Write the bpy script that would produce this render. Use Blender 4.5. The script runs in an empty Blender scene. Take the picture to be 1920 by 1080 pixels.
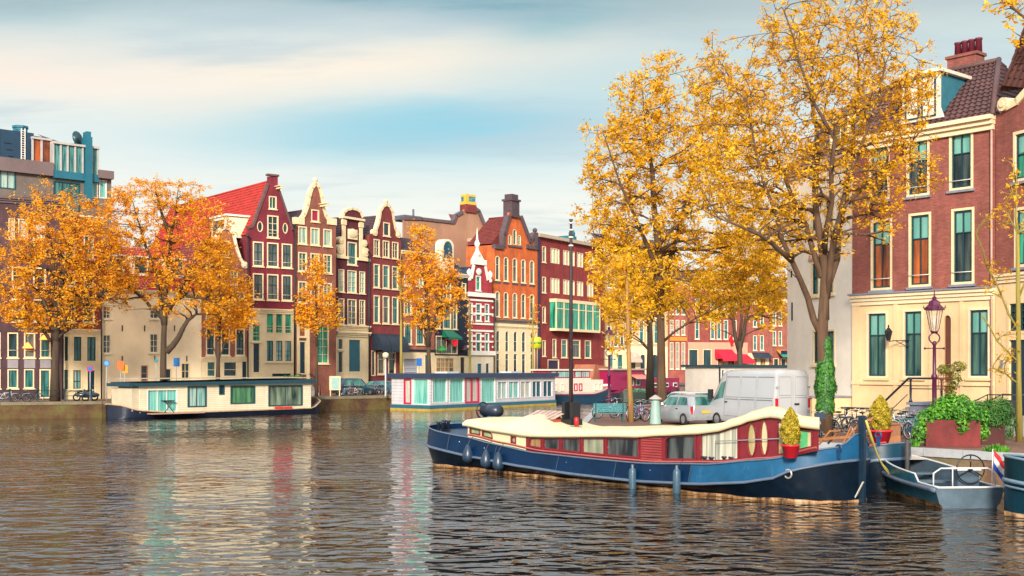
import bpy, math, random
import numpy as np
from mathutils import Vector, Matrix
from mathutils.geometry import tessellate_polygon
random.seed(7)
SC = bpy.context.scene
COL = SC.collection
FO, HO, CZ = 2200.0, 692.0, 4.0     # focal length in photo pixels, horizon row, eye height above the water
GZ = 1.3                             # street level above the water
PI = math.pi
def R(d): return math.radians(d)
def at(px, py, D): return Vector(((px-960)*D/FO, D, CZ-(py-HO)*D/FO))
def xd(px, D): return Vector(((px-960)*D/FO, D))

# ------------------------------------------------------------------ mesh builder
class MB:
    def __init__(s): s.v=[]; s.f=[]; s.mi=[]; s.sm=[]; s.m=0
    def add(s, vs, fs, smooth=False, m=None):
        n=len(s.v); s.v += [tuple(v) for v in vs]
        for f in fs:
            s.f.append(tuple(i+n for i in f)); s.mi.append(s.m if m is None else m); s.sm.append(smooth)
        return s
    def box(s, x0,x1,y0,y1,z0,z1, m=None):
        return s.add([(x0,y0,z0),(x1,y0,z0),(x1,y1,z0),(x0,y1,z0),(x0,y0,z1),(x1,y0,z1),(x1,y1,z1),(x0,y1,z1)],
                     [(0,3,2,1),(4,5,6,7),(0,1,5,4),(1,2,6,5),(2,3,7,6),(3,0,4,7)], m=m)
    def cbox(s, c, size, rot=None, m=None):
        a,b,d=[q/2 for q in size]; M = rot if rot is not None else Matrix.Identity(3)
        vs=[Vector(c)+M@Vector(p) for p in ((-a,-b,-d),(a,-b,-d),(a,b,-d),(-a,b,-d),(-a,-b,d),(a,-b,d),(a,b,d),(-a,b,d))]
        return s.add(vs,[(0,3,2,1),(4,5,6,7),(0,1,5,4),(1,2,6,5),(2,3,7,6),(3,0,4,7)], m=m)
    def beam(s, a, b, w, h=None, m=None):
        a=Vector(a); b=Vector(b); d=b-a
        q=d.to_track_quat('X','Z').to_matrix()
        return s.cbox((a+b)/2,(d.length,w,h or w),q,m)
    def tube(s, pts, r, n=6, cap=True, m=None, closed=False):
        pts=[Vector(p) for p in pts]; k=len(pts)
        rs = r if isinstance(r,(list,tuple)) else [r]*k
        vs=[]; fs=[]; up=None
        for i,p in enumerate(pts):
            if closed: t=pts[(i+1)%k]-pts[i-1]
            else: t=pts[min(i+1,k-1)]-pts[max(i-1,0)]
            if t.length<1e-9: t=Vector((0,0,1))
            t.normalize()
            if up is None:
                up = Vector((0,0,1)) if abs(t.z)<.9 else Vector((1,0,0))
            a=t.cross(up)
            if a.length<1e-6: a=t.orthogonal()
            a.normalize(); b=a.cross(t).normalized(); up=b
            for j in range(n):
                th=2*PI*j/n; vs.append(p+(a*math.cos(th)+b*math.sin(th))*rs[i])
        K = k if closed else k-1
        for i in range(K):
            i2=(i+1)%k
            for j in range(n):
                fs.append((i*n+j,i*n+(j+1)%n,i2*n+(j+1)%n,i2*n+j))
        if cap and not closed:
            fs.append(tuple(range(n))[::-1]); fs.append(tuple((k-1)*n+j for j in range(n)))
        return s.add(vs,fs,n>4,m)
    def lathe(s, prof, c=(0,0,0), n=12, m=None, smooth=True, sy=1):
        vs=[];fs=[];k=len(prof)
        for r,z in prof:
            for j in range(n):
                th=2*PI*j/n; vs.append((c[0]+r*math.cos(th),c[1]+r*sy*math.sin(th),c[2]+z))
        for i in range(k-1):
            for j in range(n): fs.append((i*n+j,i*n+(j+1)%n,(i+1)*n+(j+1)%n,(i+1)*n+j))
        fs.append(tuple(range(n))[::-1]); fs.append(tuple((k-1)*n+j for j in range(n)))
        return s.add(vs,fs,smooth,m)
    def ball(s, c, r, n=8, m=None):
        if not isinstance(r,(tuple,list)): r=(r,r,r)
        vs=[];fs=[];k=n//2+1
        for i in range(k):
            ph=PI*i/(k-1)
            for j in range(n):
                th=2*PI*j/n; q=max(math.sin(ph),1e-3)
                vs.append((c[0]+r[0]*q*math.cos(th),c[1]+r[1]*q*math.sin(th),c[2]-r[2]*math.cos(ph)))
        for i in range(k-1):
            for j in range(n): fs.append((i*n+j,i*n+(j+1)%n,(i+1)*n+(j+1)%n,(i+1)*n+j))
        return s.add(vs,fs,True,m)
    def ring(s, c, R0, r, axis='y', n=20, k=6, m=None, arc=None):
        pts=[]; a0,a1 = arc or (0,2*PI)
        N = n if arc is None else n+1
        for i in range(N):
            t=a0+(a1-a0)*i/n
            u,v=R0*math.cos(t),R0*math.sin(t)
            pts.append({'y':(c[0]+u,c[1],c[2]+v),'x':(c[0],c[1]+u,c[2]+v),'z':(c[0]+u,c[1]+v,c[2])}[axis])
        return s.tube(pts,r,k,closed=arc is None,m=m)
    def panel(s, outer, holes=(), y=0.0, y1=None, m=None):
        """flat polygon in the xz plane at y facing -y with holes; y1 adds edge faces back to y1"""
        base=[[Vector((p[0],p[1],0)) for p in outer]]+[[Vector((p[0],p[1],0)) for p in h] for h in holes]
        ar=lambda l: abs(sum(l[i-1].x*l[i].y-l[i].x*l[i-1].y for i in range(len(l))))/2
        want=ar(base[0])-sum(ar(l) for l in base[1:]); rj=random.Random(1); best=None
        for att in range(40):      # the tessellator now and then bridges a hole: jitter by a hair and try again
            e=0 if att==0 else .0006*att
            loops=[base[0]]+[[Vector((q.x+rj.uniform(-e,e),q.y+rj.uniform(-e,e),0)) for q in l] for l in base[1:]]
            if att%2: loops=[loops[0]]+rj.sample(loops[1:],len(loops)-1)
            tr=tessellate_polygon(loops); flat=[p for l in loops for p in l]
            got=sum(abs((flat[b].x-flat[a].x)*(flat[c].y-flat[a].y)-(flat[b].y-flat[a].y)*(flat[c].x-flat[a].x))/2 for a,b,c in tr)
            if best is None or abs(got-want)<best[0]: best=(abs(got-want),loops,tr,flat)
            if abs(got-want)<max(.004*want,.002): break
        else: print('TESS',len(holes),best[0],want)
        _,loops,tr,flat=best
        vs=[(p.x,y,p.y) for p in flat]; fs=[]
        for t in tr:
            a,b,c=[flat[i] for i in t]
            cr=(b.x-a.x)*(c.y-a.y)-(b.y-a.y)*(c.x-a.x)
            if abs(cr)<1e-9: continue
            fs.append(t if cr>0 else (t[0],t[2],t[1]))
        s.add(vs,fs,m=m)
        if y1 is not None:
            for l in loops:
                k=len(l); vs=[(p.x,y,p.y) for p in l]+[(p.x,y1,p.y) for p in l]
                s.add(vs,[(i,(i+1)%k,k+(i+1)%k,k+i) for i in range(k)],m=m)
        return s
    def prism(s, poly, y0, y1, m=None):
        s.panel(poly,(),y0,y1,m)
        n=len(s.f)
        loops=[[Vector((p[0],p[1],0)) for p in poly]]
        s.add([(p[0],y1,p[1]) for p in poly],[t for t in tessellate_polygon(loops)],m=m)
        return s
    def flat(s, poly, z0, z1, m=None):
        """horizontal polygon slab"""
        loops=[[Vector((p[0],p[1],0)) for p in poly]]
        tr=list(tessellate_polygon(loops)); k=len(poly)
        s.add([(p[0],p[1],z1) for p in poly],tr,m=m)
        s.add([(p[0],p[1],z0) for p in poly],tr,m=m)
        s.add([(p[0],p[1],z0) for p in poly]+[(p[0],p[1],z1) for p in poly],[(i,(i+1)%k,k+(i+1)%k,k+i) for i in range(k)],m=m)
        return s
    def grid(s, rows, smooth=True, m=None, closed=False):
        nr=len(rows); nc=len(rows[0]); fs=[]
        for i in range(nr-1):
            for j in range(nc if closed else nc-1):
                fs.append((i*nc+j,i*nc+(j+1)%nc,(i+1)*nc+(j+1)%nc,(i+1)*nc+j))
        return s.add([p for r in rows for p in r],fs,smooth,m)
    def build(s, name, mats, parent=None, loc=None, rz=0, bevel=0, fix=True):
        me=bpy.data.meshes.new(name); me.from_pydata(s.v,[],s.f)
        if not isinstance(mats,(list,tuple)): mats=[mats]
        for m in mats: me.materials.append(m)
        me.polygons.foreach_set('material_index',[min(i,len(mats)-1) for i in s.mi])
        me.polygons.foreach_set('use_smooth',s.sm)
        if fix:
            import bmesh
            b=bmesh.new(); b.from_mesh(me); bmesh.ops.recalc_face_normals(b,faces=b.faces); b.to_mesh(me); b.free()
        me.update()
        o=bpy.data.objects.new(name,me); COL.objects.link(o)
        if parent: o.parent=parent
        if loc is not None: o.location=loc
        if rz: o.rotation_euler=(0,0,rz)
        if bevel:
            md=o.modifiers.new('bevel','BEVEL'); md.width=bevel; md.segments=2; md.limit_method='ANGLE'; md.angle_limit=R(40)
        return o
def tag(o,label=None,cat=None,group=None,kind=None):
    if label: o['label']=label
    if cat: o['category']=cat
    if group: o['group']=group
    if kind: o['kind']=kind
    return o
def thing(name,label,cat,loc=(0,0,0),rz=0,group=None):
    o=bpy.data.objects.new(name,None); COL.objects.link(o); o.empty_display_size=.3
    o.location=loc; o.rotation_euler=(0,0,rz)
    return tag(o,label,cat,group)
def copy_tree(o,parent=None):
    c=o.copy(); COL.objects.link(c); c.parent=parent
    for ch in list(o.children): copy_tree(ch,c)
    return c

# ------------------------------------------------------------------ materials
class NT:
    def __init__(s,m): s.t=m.node_tree; s.n=s.t.nodes; s.l=s.t.links
    def N(s,typ,**k):
        n=s.n.new(typ)
        for a,b in k.items():
            if a.startswith('i_'):
                key=a[2:]; key=int(key) if key.isdigit() else key.replace('_',' ')
                n.inputs[key].default_value=b
            else: setattr(n,a,b)
        return n
    def L(s,a,b): s.l.new(a,b)
def newmat(name):
    m=bpy.data.materials.new(name); m.use_nodes=True
    t=NT(m); b=t.n['Principled BSDF']; return m,t,b
def c4(c): return (c[0],c[1],c[2],1)
def S(r,g,b):
    f=lambda c:(c/255/12.92 if c/255<=.04045 else ((c/255+.055)/1.055)**2.4)
    return (f(r),f(g),f(b))
def scale_c(c,k): return tuple(min(1,x*k) for x in c)
_mc={}
def M(col,rough=.6,var=.18,sc=2.0,bump=0.0,bsc=20.0,metal=0.0,coat=0.0,emit=0,streak=0,spec=.5):
    key=(tuple(round(x,4) for x in col),rough,var,sc,bump,bsc,metal,coat,emit,streak,spec)
    if key in _mc: return _mc[key]
    m,t,b=newmat('paint')
    b.inputs['Roughness'].default_value=rough; b.inputs['Metallic'].default_value=metal; b.inputs['Specular IOR Level'].default_value=spec
    if coat: b.inputs['Coat Weight'].default_value=coat
    tc=t.N('ShaderNodeTexCoord'); 
    n=t.N('ShaderNodeTexNoise',i_Scale=sc,i_Detail=6.0,i_Roughness=.65)
    if streak:
        mp=t.N('ShaderNodeMapping'); mp.inputs['Scale'].default_value=(streak,streak,.25)
        t.L(tc.outputs['Object'],mp.inputs[0]); t.L(mp.outputs[0],n.inputs['Vector'])
    else: t.L(tc.outputs['Object'],n.inputs['Vector'])
    r=t.N('ShaderNodeValToRGB'); r.color_ramp.elements[0].position=.3; r.color_ramp.elements[1].position=.7
    r.color_ramp.elements[0].color=c4(scale_c(col,1-var)); r.color_ramp.elements[1].color=c4(scale_c(col,1+var*.6))
    t.L(n.outputs[0],r.inputs[0]); t.L(r.outputs[0],b.inputs['Base Color'])
    if bump:
        n2=t.N('ShaderNodeTexNoise',i_Scale=bsc,i_Detail=3.0); t.L(tc.outputs['Object'],n2.inputs['Vector'])
        bp=t.N('ShaderNodeBump',i_Strength=bump,i_Distance=.02); t.L(n2.outputs[0],bp.inputs['Height']); t.L(bp.outputs[0],b.inputs['Normal'])
    if emit:
        b.inputs['Emission Color'].default_value=c4(col); b.inputs['Emission Strength'].default_value=emit
    _mc[key]=m; return m
def BRICK(c1,c2,mortar,w=.22,h=.065,bump=.3,big=.3,floor=False,var=.5,ms=.012):
    m,t,b=newmat('brick'); b.inputs['Roughness'].default_value=.85
    tc=t.N('ShaderNodeTexCoord'); sp=t.N('ShaderNodeSeparateXYZ'); t.L(tc.outputs['Object'],sp.inputs[0])
    cb=t.N('ShaderNodeCombineXYZ')
    if floor: t.L(sp.outputs[0],cb.inputs[0]); t.L(sp.outputs[1],cb.inputs[1])
    else:
        ad=t.N('ShaderNodeMath',operation='ADD'); t.L(sp.outputs[0],ad.inputs[0]); t.L(sp.outputs[1],ad.inputs[1])
        t.L(ad.outputs[0],cb.inputs[0]); t.L(sp.outputs[2],cb.inputs[1])
    br=t.N('ShaderNodeTexBrick'); br.inputs['Scale'].default_value=1
    br.inputs['Brick Width'].default_value=w; br.inputs['Row Height'].default_value=h; br.inputs['Mortar Size'].default_value=ms
    br.inputs['Mortar Smooth'].default_value=.2; br.inputs['Bias'].default_value=-.1
    br.inputs['Color1'].default_value=c4(c1); br.inputs['Color2'].default_value=c4(c2); br.inputs['Mortar'].default_value=c4(mortar)
    t.L(cb.outputs[0],br.inputs['Vector'])
    n=t.N('ShaderNodeTexNoise',i_Scale=big,i_Detail=7.0,i_Roughness=.7); t.L(tc.outputs['Object'],n.inputs['Vector'])
    r=t.N('ShaderNodeMapRange'); r.inputs[1].default_value=.3; r.inputs[2].default_value=.7; r.inputs[3].default_value=1-var*.6; r.inputs[4].default_value=1+var*.5
    t.L(n.outputs[0],r.inputs[0])
    mx=t.N('ShaderNodeMix',data_type='RGBA',blend_type='MULTIPLY'); mx.inputs[0].default_value=1
    t.L(br.outputs['Color'],mx.inputs[6]); t.L(r.outputs[0],mx.inputs[7])
    mp=t.N('ShaderNodeMapping'); mp.inputs['Scale'].default_value=(1.1,1.1,.16); t.L(tc.outputs['Object'],mp.inputs[0])
    n3=t.N('ShaderNodeTexNoise',i_Scale=1.6,i_Detail=8.0,i_Roughness=.7); t.L(mp.outputs[0],n3.inputs['Vector'])
    r3=t.N('ShaderNodeMapRange'); r3.inputs[1].default_value=.35; r3.inputs[2].default_value=.62; r3.inputs[3].default_value=1-var*.55; r3.inputs[4].default_value=1.05; t.L(n3.outputs[0],r3.inputs[0])
    m3=t.N('ShaderNodeMix',data_type='RGBA',blend_type='MULTIPLY'); m3.inputs[0].default_value=1; t.L(mx.outputs[2],m3.inputs[6]); t.L(r3.outputs[0],m3.inputs[7]); t.L(m3.outputs[2],b.inputs['Base Color'])
    bp=t.N('ShaderNodeBump',i_Strength=bump,i_Distance=.01); bp.invert=True; t.L(br.outputs['Fac'],bp.inputs['Height']); t.L(bp.outputs[0],b.inputs['Normal'])
    return m
def PANE(base,curt=None,scale=6.0,seed=0,rough=.06,contrast=.5):
    """window glass with whatever hangs behind it: vertical folds of cloth, or a painted glow, between base and curt"""
    m,t,b=newmat('glass'); b.inputs['Roughness'].default_value=rough; b.inputs['IOR'].default_value=1.5
    tc=t.N('ShaderNodeTexCoord'); mp=t.N('ShaderNodeMapping'); mp.inputs['Scale'].default_value=(scale,scale,.35); mp.inputs['Location'].default_value=(seed*3.1,seed*1.7,seed)
    oi=t.N('ShaderNodeObjectInfo'); cbn=t.N('ShaderNodeMath',operation='MULTIPLY'); cbn.inputs[1].default_value=60; t.L(oi.outputs['Random'],cbn.inputs[0])
    va=t.N('ShaderNodeVectorMath',operation='ADD'); t.L(tc.outputs['Object'],mp.inputs[0]); t.L(mp.outputs[0],va.inputs[0]); t.L(cbn.outputs[0],va.inputs[1])
    n=t.N('ShaderNodeTexNoise',i_Scale=1.0,i_Detail=4.0); t.L(va.outputs[0],n.inputs['Vector'])
    r=t.N('ShaderNodeValToRGB'); r.color_ramp.elements[0].position=.5-.5*contrast*.4; r.color_ramp.elements[1].position=.5+.5*contrast*.4
    r.color_ramp.elements[0].color=c4(base); r.color_ramp.elements[1].color=c4(curt or scale_c(base,1.8))
    t.L(n.outputs[0],r.inputs[0]); t.L(r.outputs[0],b.inputs['Base Color'])
    n2=t.N('ShaderNodeTexNoise',i_Scale=1.3,i_Detail=1.0); t.L(tc.outputs['Object'],n2.inputs['Vector'])
    bp=t.N('ShaderNodeBump',i_Strength=.08,i_Distance=.05); t.L(n2.outputs[0],bp.inputs['Height']); t.L(bp.outputs[0],b.inputs['Normal'])
    return m
cream=M((.78,.62,.38),.6,.12,1.5); cream2=M((.80,.69,.50),.6,.12,1.5); white=M((.78,.74,.66),.5,.1,2)
creamwall=M((.88,.70,.46),.85,.12,.5,.15,15); whitewall=M((.84,.76,.66),.85,.14,.5,.15,15)
sand=M((.60,.42,.22),.8,.2,2); stone=M((.30,.28,.27),.85,.25,2,.2,12); darkstone=M((.10,.085,.09),.85,.3,2)
navy=M((.012,.035,.06),.45,.25,2); tealdark=M((.01,.06,.075),.4,.25,2); black=M((.012,.014,.018),.5,.2,3)
pDark=PANE((.006,.02,.028),(.02,.05,.06),2.0); pTeal=PANE((.01,.06,.065),(.05,.20,.19),5.0,1); pLight=PANE((.10,.30,.28),(.42,.52,.46),7.0,2)
pCurt=PANE((.05,.30,.27),(.28,.62,.54),9.0,3,rough=.15,contrast=.9); pGrey=PANE((.03,.04,.045),(.13,.14,.13),3.0,4); pGreen=PANE((.005,.12,.07),(.04,.40,.25),5.0,5)
pWhiteC=PANE((.25,.30,.26),(.62,.62,.52),14.0,6,contrast=.8); pOrange=PANE((.28,.05,.012),(.62,.22,.05),2.0,7,contrast=.9); pBlue=PANE((.004,.05,.09),(.01,.10,.14),3.0,8)
def emis(col,e,name='lamp_or_glow'):
    m,t,b=newmat(name); b.inputs['Base Color'].default_value=c4(col); b.inputs['Emission Color'].default_value=c4(col); b.inputs['Emission Strength'].default_value=e; return m

# ------------------------------------------------------------------ facades
class Plane:
    """a vertical plane through two plan points (X, depth); local x runs along it, y away from the canal, z up"""
    def __init__(s,A,B,z0=GZ):
        s.A=Vector(A); s.B=Vector(B); s.e=(s.B-s.A).normalized(); s.W=(s.B-s.A).length; s.rz=math.atan2(s.e.y,s.e.x); s.z0=z0
    def uv(s,px,py):
        r=(px-960)/FO; t=(r*s.A.y-s.A.x)/(s.e.x-r*s.e.y); D=s.A.y+t*s.e.y
        return t, CZ-(py-HO)*D/FO-s.z0
    def x(s,px): return s.uv(px,0)[0]
    def z(s,px,py): return s.uv(px,py)[1]
    def thing(s,name,label,cat,group=None): return thing(name,label,cat,(s.A.x,s.A.y,s.z0),s.rz,group)
def outline(x0,x1,z0,z1,arch=0):
    if arch=='oval':
        return [((x0+x1)/2+(x1-x0)/2*math.cos(t),(z0+z1)/2+(z1-z0)/2*math.sin(t)) for t in [2*PI*i/16 for i in range(16)]]
    if not arch: return [(x0,z0),(x1,z0),(x1,z1),(x0,z1)]
    w=(x1-x0)/2; cx=(x0+x1)/2; n=8
    return [(x0,z0),(x1,z0)]+[(cx+w*math.cos(PI*i/n),z1-arch+arch*math.sin(PI*i/n)) for i in range(n+1)]
def inset(x0,x1,z0,z1,arch,f):
    return outline(x0+f,x1-f,z0+f,z1-f,arch if (not arch or arch=='oval') else max(arch-f*.6,.02))
def ringmesh(mb,o,i,y0,y1,m=None):
    k=len(o); vs=[(p[0],y0,p[1]) for p in o]+[(p[0],y0,p[1]) for p in i]+[(p[0],y1,p[1]) for p in o]+[(p[0],y1,p[1]) for p in i]
    fs=[]
    for j in range(k):
        a=(j+1)%k; fs+=[(j,a,k+a,k+j),(k+j,k+a,3*k+a,3*k+j),(2*k+j,2*k+a,a,j)]
    mb.add(vs,fs,m=m)
def window(par,x0,x1,z0,z1,fm=None,pm=None,nx=2,zs=(.5,),fw=.1,arch=0,sash=None,sill=True,top=None,name='window',bw=.045,y=0.0,proud=.025,bm=None,guard=None):
    """frame (+bars) as the part; pane and sill as its sub-parts. Returns the hole outline."""
    fm=fm or cream; pm=pm or pTeal
    o=outline(x0,x1,z0,z1,arch); i=inset(x0,x1,z0,z1,arch,fw)
    mb=MB(); ringmesh(mb,o,i,y-proud,y+.13)
    a0,a1,b0,b1=x0+fw,x1-fw,z0+fw,z1-fw
    mats=[fm,bm or fm]
    if sash:
        ms,sw=sash; ringmesh(mb,inset(x0,x1,z0,z1,arch,fw+.001),inset(x0,x1,z0,z1,arch,fw+sw),y+.05,y+.12,m=1); mats=[fm,ms]
        a0+=sw-.01;a1-=sw-.01;b0+=sw-.01;b1-=sw-.01
    for k in range(1,nx):
        xx=a0+(a1-a0)*k/nx; mb.box(xx-bw/2,xx+bw/2,y+.045,y+.105,b0,b1-(0 if not arch or arch=='oval' else arch*.15),m=1)
    for q in zs:
        zz=b0+(b1-b0)*q; mb.box(a0,a1,y+.04,y+.1,zz-bw/2,zz+bw/2,m=1)
    w=mb.build(name,mats,par)
    p=MB()
    if top:
        fr,tm=top; zz=b0+(b1-b0)*(1-fr)
        p.panel(outline(a0-.02,a1+.02,b0-.02,zz,0),(),y+.115); p.panel(outline(a0-.02,a1+.02,zz,b1+.02,0),(),y+.115,m=1)
        p.build('pane',[pm,tm],w)
    else:
        p.panel(inset(x0,x1,z0,z1,arch,fw-.01),(),y+.115); p.build('pane',pm,w)
    if sill:
        MB().box(x0-.08,x1+.08,y-.13,y+.03,z0-.11,z0-.002).build('sill',sill if sill is not True else fm,w)
    if guard:
        g=MB(); zz=z0+(z1-z0)*guard; g.tube([(x0+.02,y-.06,zz),(x1-.02,y-.06,zz)],.018,5); g.build('guard_rail',white,w)
    return o
def door(par,x0,x1,z0,z1,dm,fm=None,fw=.12,arch=0,panels=3,glass=None,name='door'):
    fm=fm or cream
    o=outline(x0,x1,z0,z1,arch); f=MB(); ringmesh(f,o,inset(x0,x1,z0,z1,arch,fw),-.03,.14)
    d=MB(); d.panel(inset(x0,x1,z0,z1,arch,fw-.01),(),.09)
    a0,a1,b0,b1=x0+fw,x1-fw,z0+fw,z1-fw
    for k in range(panels):
        za=b0+(b1-b0)*(k+.12)/panels; zb=b0+(b1-b0)*(k+.88)/panels
        d.box(a0+.08,a1-.08,.065,.1,za,zb,m=(1 if glass and k==panels-1 else 0))
    D=d.build(name,[dm,glass or dm],par)
    f.build('door_frame',fm,D)
    h=MB(); h.ball((a1-.12,.03,z0+(z1-z0)*.42),.045,6); h.build('handle',M((.5,.35,.1),.3,metal=1),D)
    return o
def tile_roof(mb,P00,P10,P01,P11,tw=.26,th=.34,amp=.035,m=None):
    """pantiles: P00-P10 along the eave, P01-P11 along the ridge"""
    P00,P10,P01,P11=[Vector(p) for p in (P00,P10,P01,P11)]
    nx=max(2,int((P10-P00).length/tw)); ny=max(2,int((P01-P00).length/th)); seg=4
    nrm=(P10-P00).cross(P01-P00).normalized()
    if nrm.z<0: nrm=-nrm
    for j in range(ny):
        rows=[]
        for vv,lift in ((j/ny,.045),((j+1.05)/ny,.0)):
            row=[]
            for i in range(nx*seg+1):
                u=i/(nx*seg); a=P00.lerp(P10,u); b=P01.lerp(P11,u)
                ph=2*PI*(i%seg)/seg
                row.append(a.lerp(b,min(vv,1))+nrm*(amp*math.sin(ph)+lift))
            rows.append(row)
        mb.grid(rows,smooth=True,m=m)
        # butt edge
        mb.add([rows[0][0],rows[0][-1],rows[0][-1]-nrm*.06,rows[0][0]-nrm*.06],[(0,1,2,3)],m=m)
def scroll(mb,c,r,y0,y1,m=None):
    mb.prism([(c[0]+r*math.cos(2*PI*i/12),c[1]+r*math.sin(2*PI*i/12)) for i in range(12)],y0,y1,m)
    mb.prism([(c[0]+r*.45*math.cos(2*PI*i/10),c[1]+r*.45*math.sin(2*PI*i/10)) for i in range(10)],y0-.06,y0+.01,m)
def coping(mb,pts,w=.22,y0=-.1,y1=.4,m=None):
    """a moulded band that follows a gable line"""
    for a,b in zip(pts[:-1],pts[1:]):
        a=Vector((a[0],0,a[1])); b=Vector((b[0],0,b[1])); d=(b-a)
        if d.length<1e-4: continue
        n=Vector((-d.z,0,d.x)).normalized()
        if n.z<0: n=-n
        e=d.normalized()*w*.18
        q=[a-e-n*w*.55,b+e-n*w*.55,b+e+n*w*.45,a-e+n*w*.45]
        mb.prism([(p.x,p.z) for p in q],y0,y1,m)
class House:
    def __init__(s,name,label,pxa,Da,pxb,Db,cat='house',group=None,z0=GZ):
        s.P=Plane(xd(pxa,Da),xd(pxb,Db),z0); s.o=s.P.thing(name,label,cat,group); s.holes=[]; s.W=s.P.W; s.pxa=pxa; s.pxb=pxb
    def win(s,x0,x1,y0,y1,ref=None,**k):
        ref=ref if ref is not None else (x0+x1)/2
        za=s.P.z(ref,y1); zb=s.P.z(ref,y0)
        if 'arch' in k and k['arch'] not in (0,'oval'): k['arch']=k['arch']*(s.P.x(x1)-s.P.x(x0))/2
        k.setdefault('fw',min(.13,max(.07,(s.P.x(x1)-s.P.x(x0))*.12)))
        s.holes.append(window(s.o,s.P.x(x0),s.P.x(x1),za,zb,**k))
    def row(s,y0,y1,xs,ref,**k):
        for i,(a,b) in enumerate(xs):
            kk=dict(k)
            if isinstance(kk.get('pm'),list): kk['pm']=kk['pm'][i%len(kk['pm'])]
            s.win(a,b,y0,y1,ref=ref,**kk)
    def door(s,x0,x1,y0,y1,dm,ref=None,**k):
        ref=ref or (x0+x1)/2
        if k.get('arch'): k['arch']=k['arch']*(s.P.x(x1)-s.P.x(x0))/2
        s.holes.append(door(s.o,s.P.x(x0),s.P.x(x1),max(s.P.z(ref,y1),.02),s.P.z(ref,y0),dm,**k))
    def pts(s,L): return [s.P.uv(*p) for p in L]
    def wall(s,top,m,depth=9,band=None,eave=None,z00=-.05):
        """top: outline in photo pixels from the right eave over the gable to the left eave"""
        T=s.pts(top); W=s.W-.012
        T=[(min(max(x,.012),W),z) for x,z in T]
        pl=[(.012,z00),(W,z00)]+T
        mb=MB()
        if band:   # painted lower storey: its own material
            zb=s.P.z((s.pxa+s.pxb)/2,band[0])
            def cut(h): return (min(p[1] for p in h)+max(p[1] for p in h))/2<zb
            mb.panel([(.012,z00),(W,z00),(W,zb),(.012,zb)],[h for h in s.holes if cut(h)],0,.3,m=1)
            mb.panel([(.012,zb),(W,zb)]+T,[h for h in s.holes if not cut(h)],0,.3,m=0)
            mats=[m,band[1]]
        else:
            mb.panel(pl,s.holes,0,.3); mats=[m]
        # rear skin of the gable and the body behind
        loops=[(p[0],p[1]) for p in pl]
        tr=tessellate_polygon([[Vector((p[0],p[1],0)) for p in loops]])
        mb.add([(p[0],.3,p[1]) for p in loops],list(tr),m=0)
        s.ze=eave if eave is not None else min(T[0][1],T[-1][1])
        mb.box(.03,W-.02,.31,depth,z00,s.ze-.05,m=0)
        mb.build('wall',mats,s.o); s.depth=depth; s.top=T
    def gable_roof(s,zr,m,y0=.32,ze=None,ox=0.05,depth=None,tile=True,xr=None,ridge=None):
        ze=s.ze if ze is None else ze; W=s.W; xc=W/2 if xr is None else xr; d=depth or s.depth
        mb=MB()
        tile_roof(mb,(ox,d,ze),(ox,y0,ze),(xc,d,zr),(xc,y0,zr)); tile_roof(mb,(W-ox,y0,ze),(W-ox,d,ze),(xc,y0,zr),(xc,d,zr))
        mb.add([(ox,d,ze),(W-ox,d,ze),(xc,d,zr)],[(0,1,2)]); mb.add([(ox,y0,ze),(W-ox,y0,ze),(xc,y0,zr)],[(0,1,2)])
        mb.tube([(xc,y0,zr+.04),(xc,d,zr+.04)],.11,6)
        r=mb.build('roof',m,s.o,fix=False); return r
    def cornice(s,px,py,h=.35,proj=.25,m=None,x0=-.03,x1=None,brackets=False):
        z=s.P.z(px,py); x1=s.W+.03 if x1 is None else x1; mb=MB()
        mb.box(x0+.06,x1-.06,-proj*.35,.05,z-h,z-h*.62); mb.box(x0+.03,x1-.03,-proj*.65,.06,z-h*.62,z-h*.3); mb.box(x0,x1,-proj,.07,z-h*.3,z)
        if brackets:
            n=int((x1-x0)/.7)
            for k in range(n): xx=x0+.2+(x1-x0-.4)*k/(n-1); mb.box(xx-.06,xx+.06,-proj*.8,.0,z-h*1.2,z-h*.31)
        return mb.build('cornice',m or cream,s.o)
    def chim(s,x,y,z,w=.7,h=1.3,pots=2,m=None,potm=None):
        c=MB(); c.box(x-w/2,x+w/2,y-w*.35,y+w*.35,z-1.5,z+h); c.box(x-w/2-.06,x+w/2+.06,y-w*.35-.06,y+w*.35+.06,z+h,z+h+.12)
        o=c.build('chimney',m or stone,s.o)
        for k in range(pots):
            xx=x-w/2+w*(k+.5)/pots; MB().lathe([(.11,0),(.09,.45),(.12,.47),(.12,.52)],(xx,y,z+h+.12),8).build('chimney_pot',potm or M((.35,.09,.04),.8),o)
        return o
    def hoist(s,px,py,m=None,L=1.1):
        x,z=s.P.uv(px,py); b=MB(); b.box(x-.1,x+.1,-L,.0,z-.12,z+.12); b.ring((x,-L+.12,z-.28),.1,.02,'x',8,4)
        b.box(x-.28,x+.28,-L-.05,.02,z+.12,z+.19); b.build('hoist_beam',m or cream,s.o)
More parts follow.
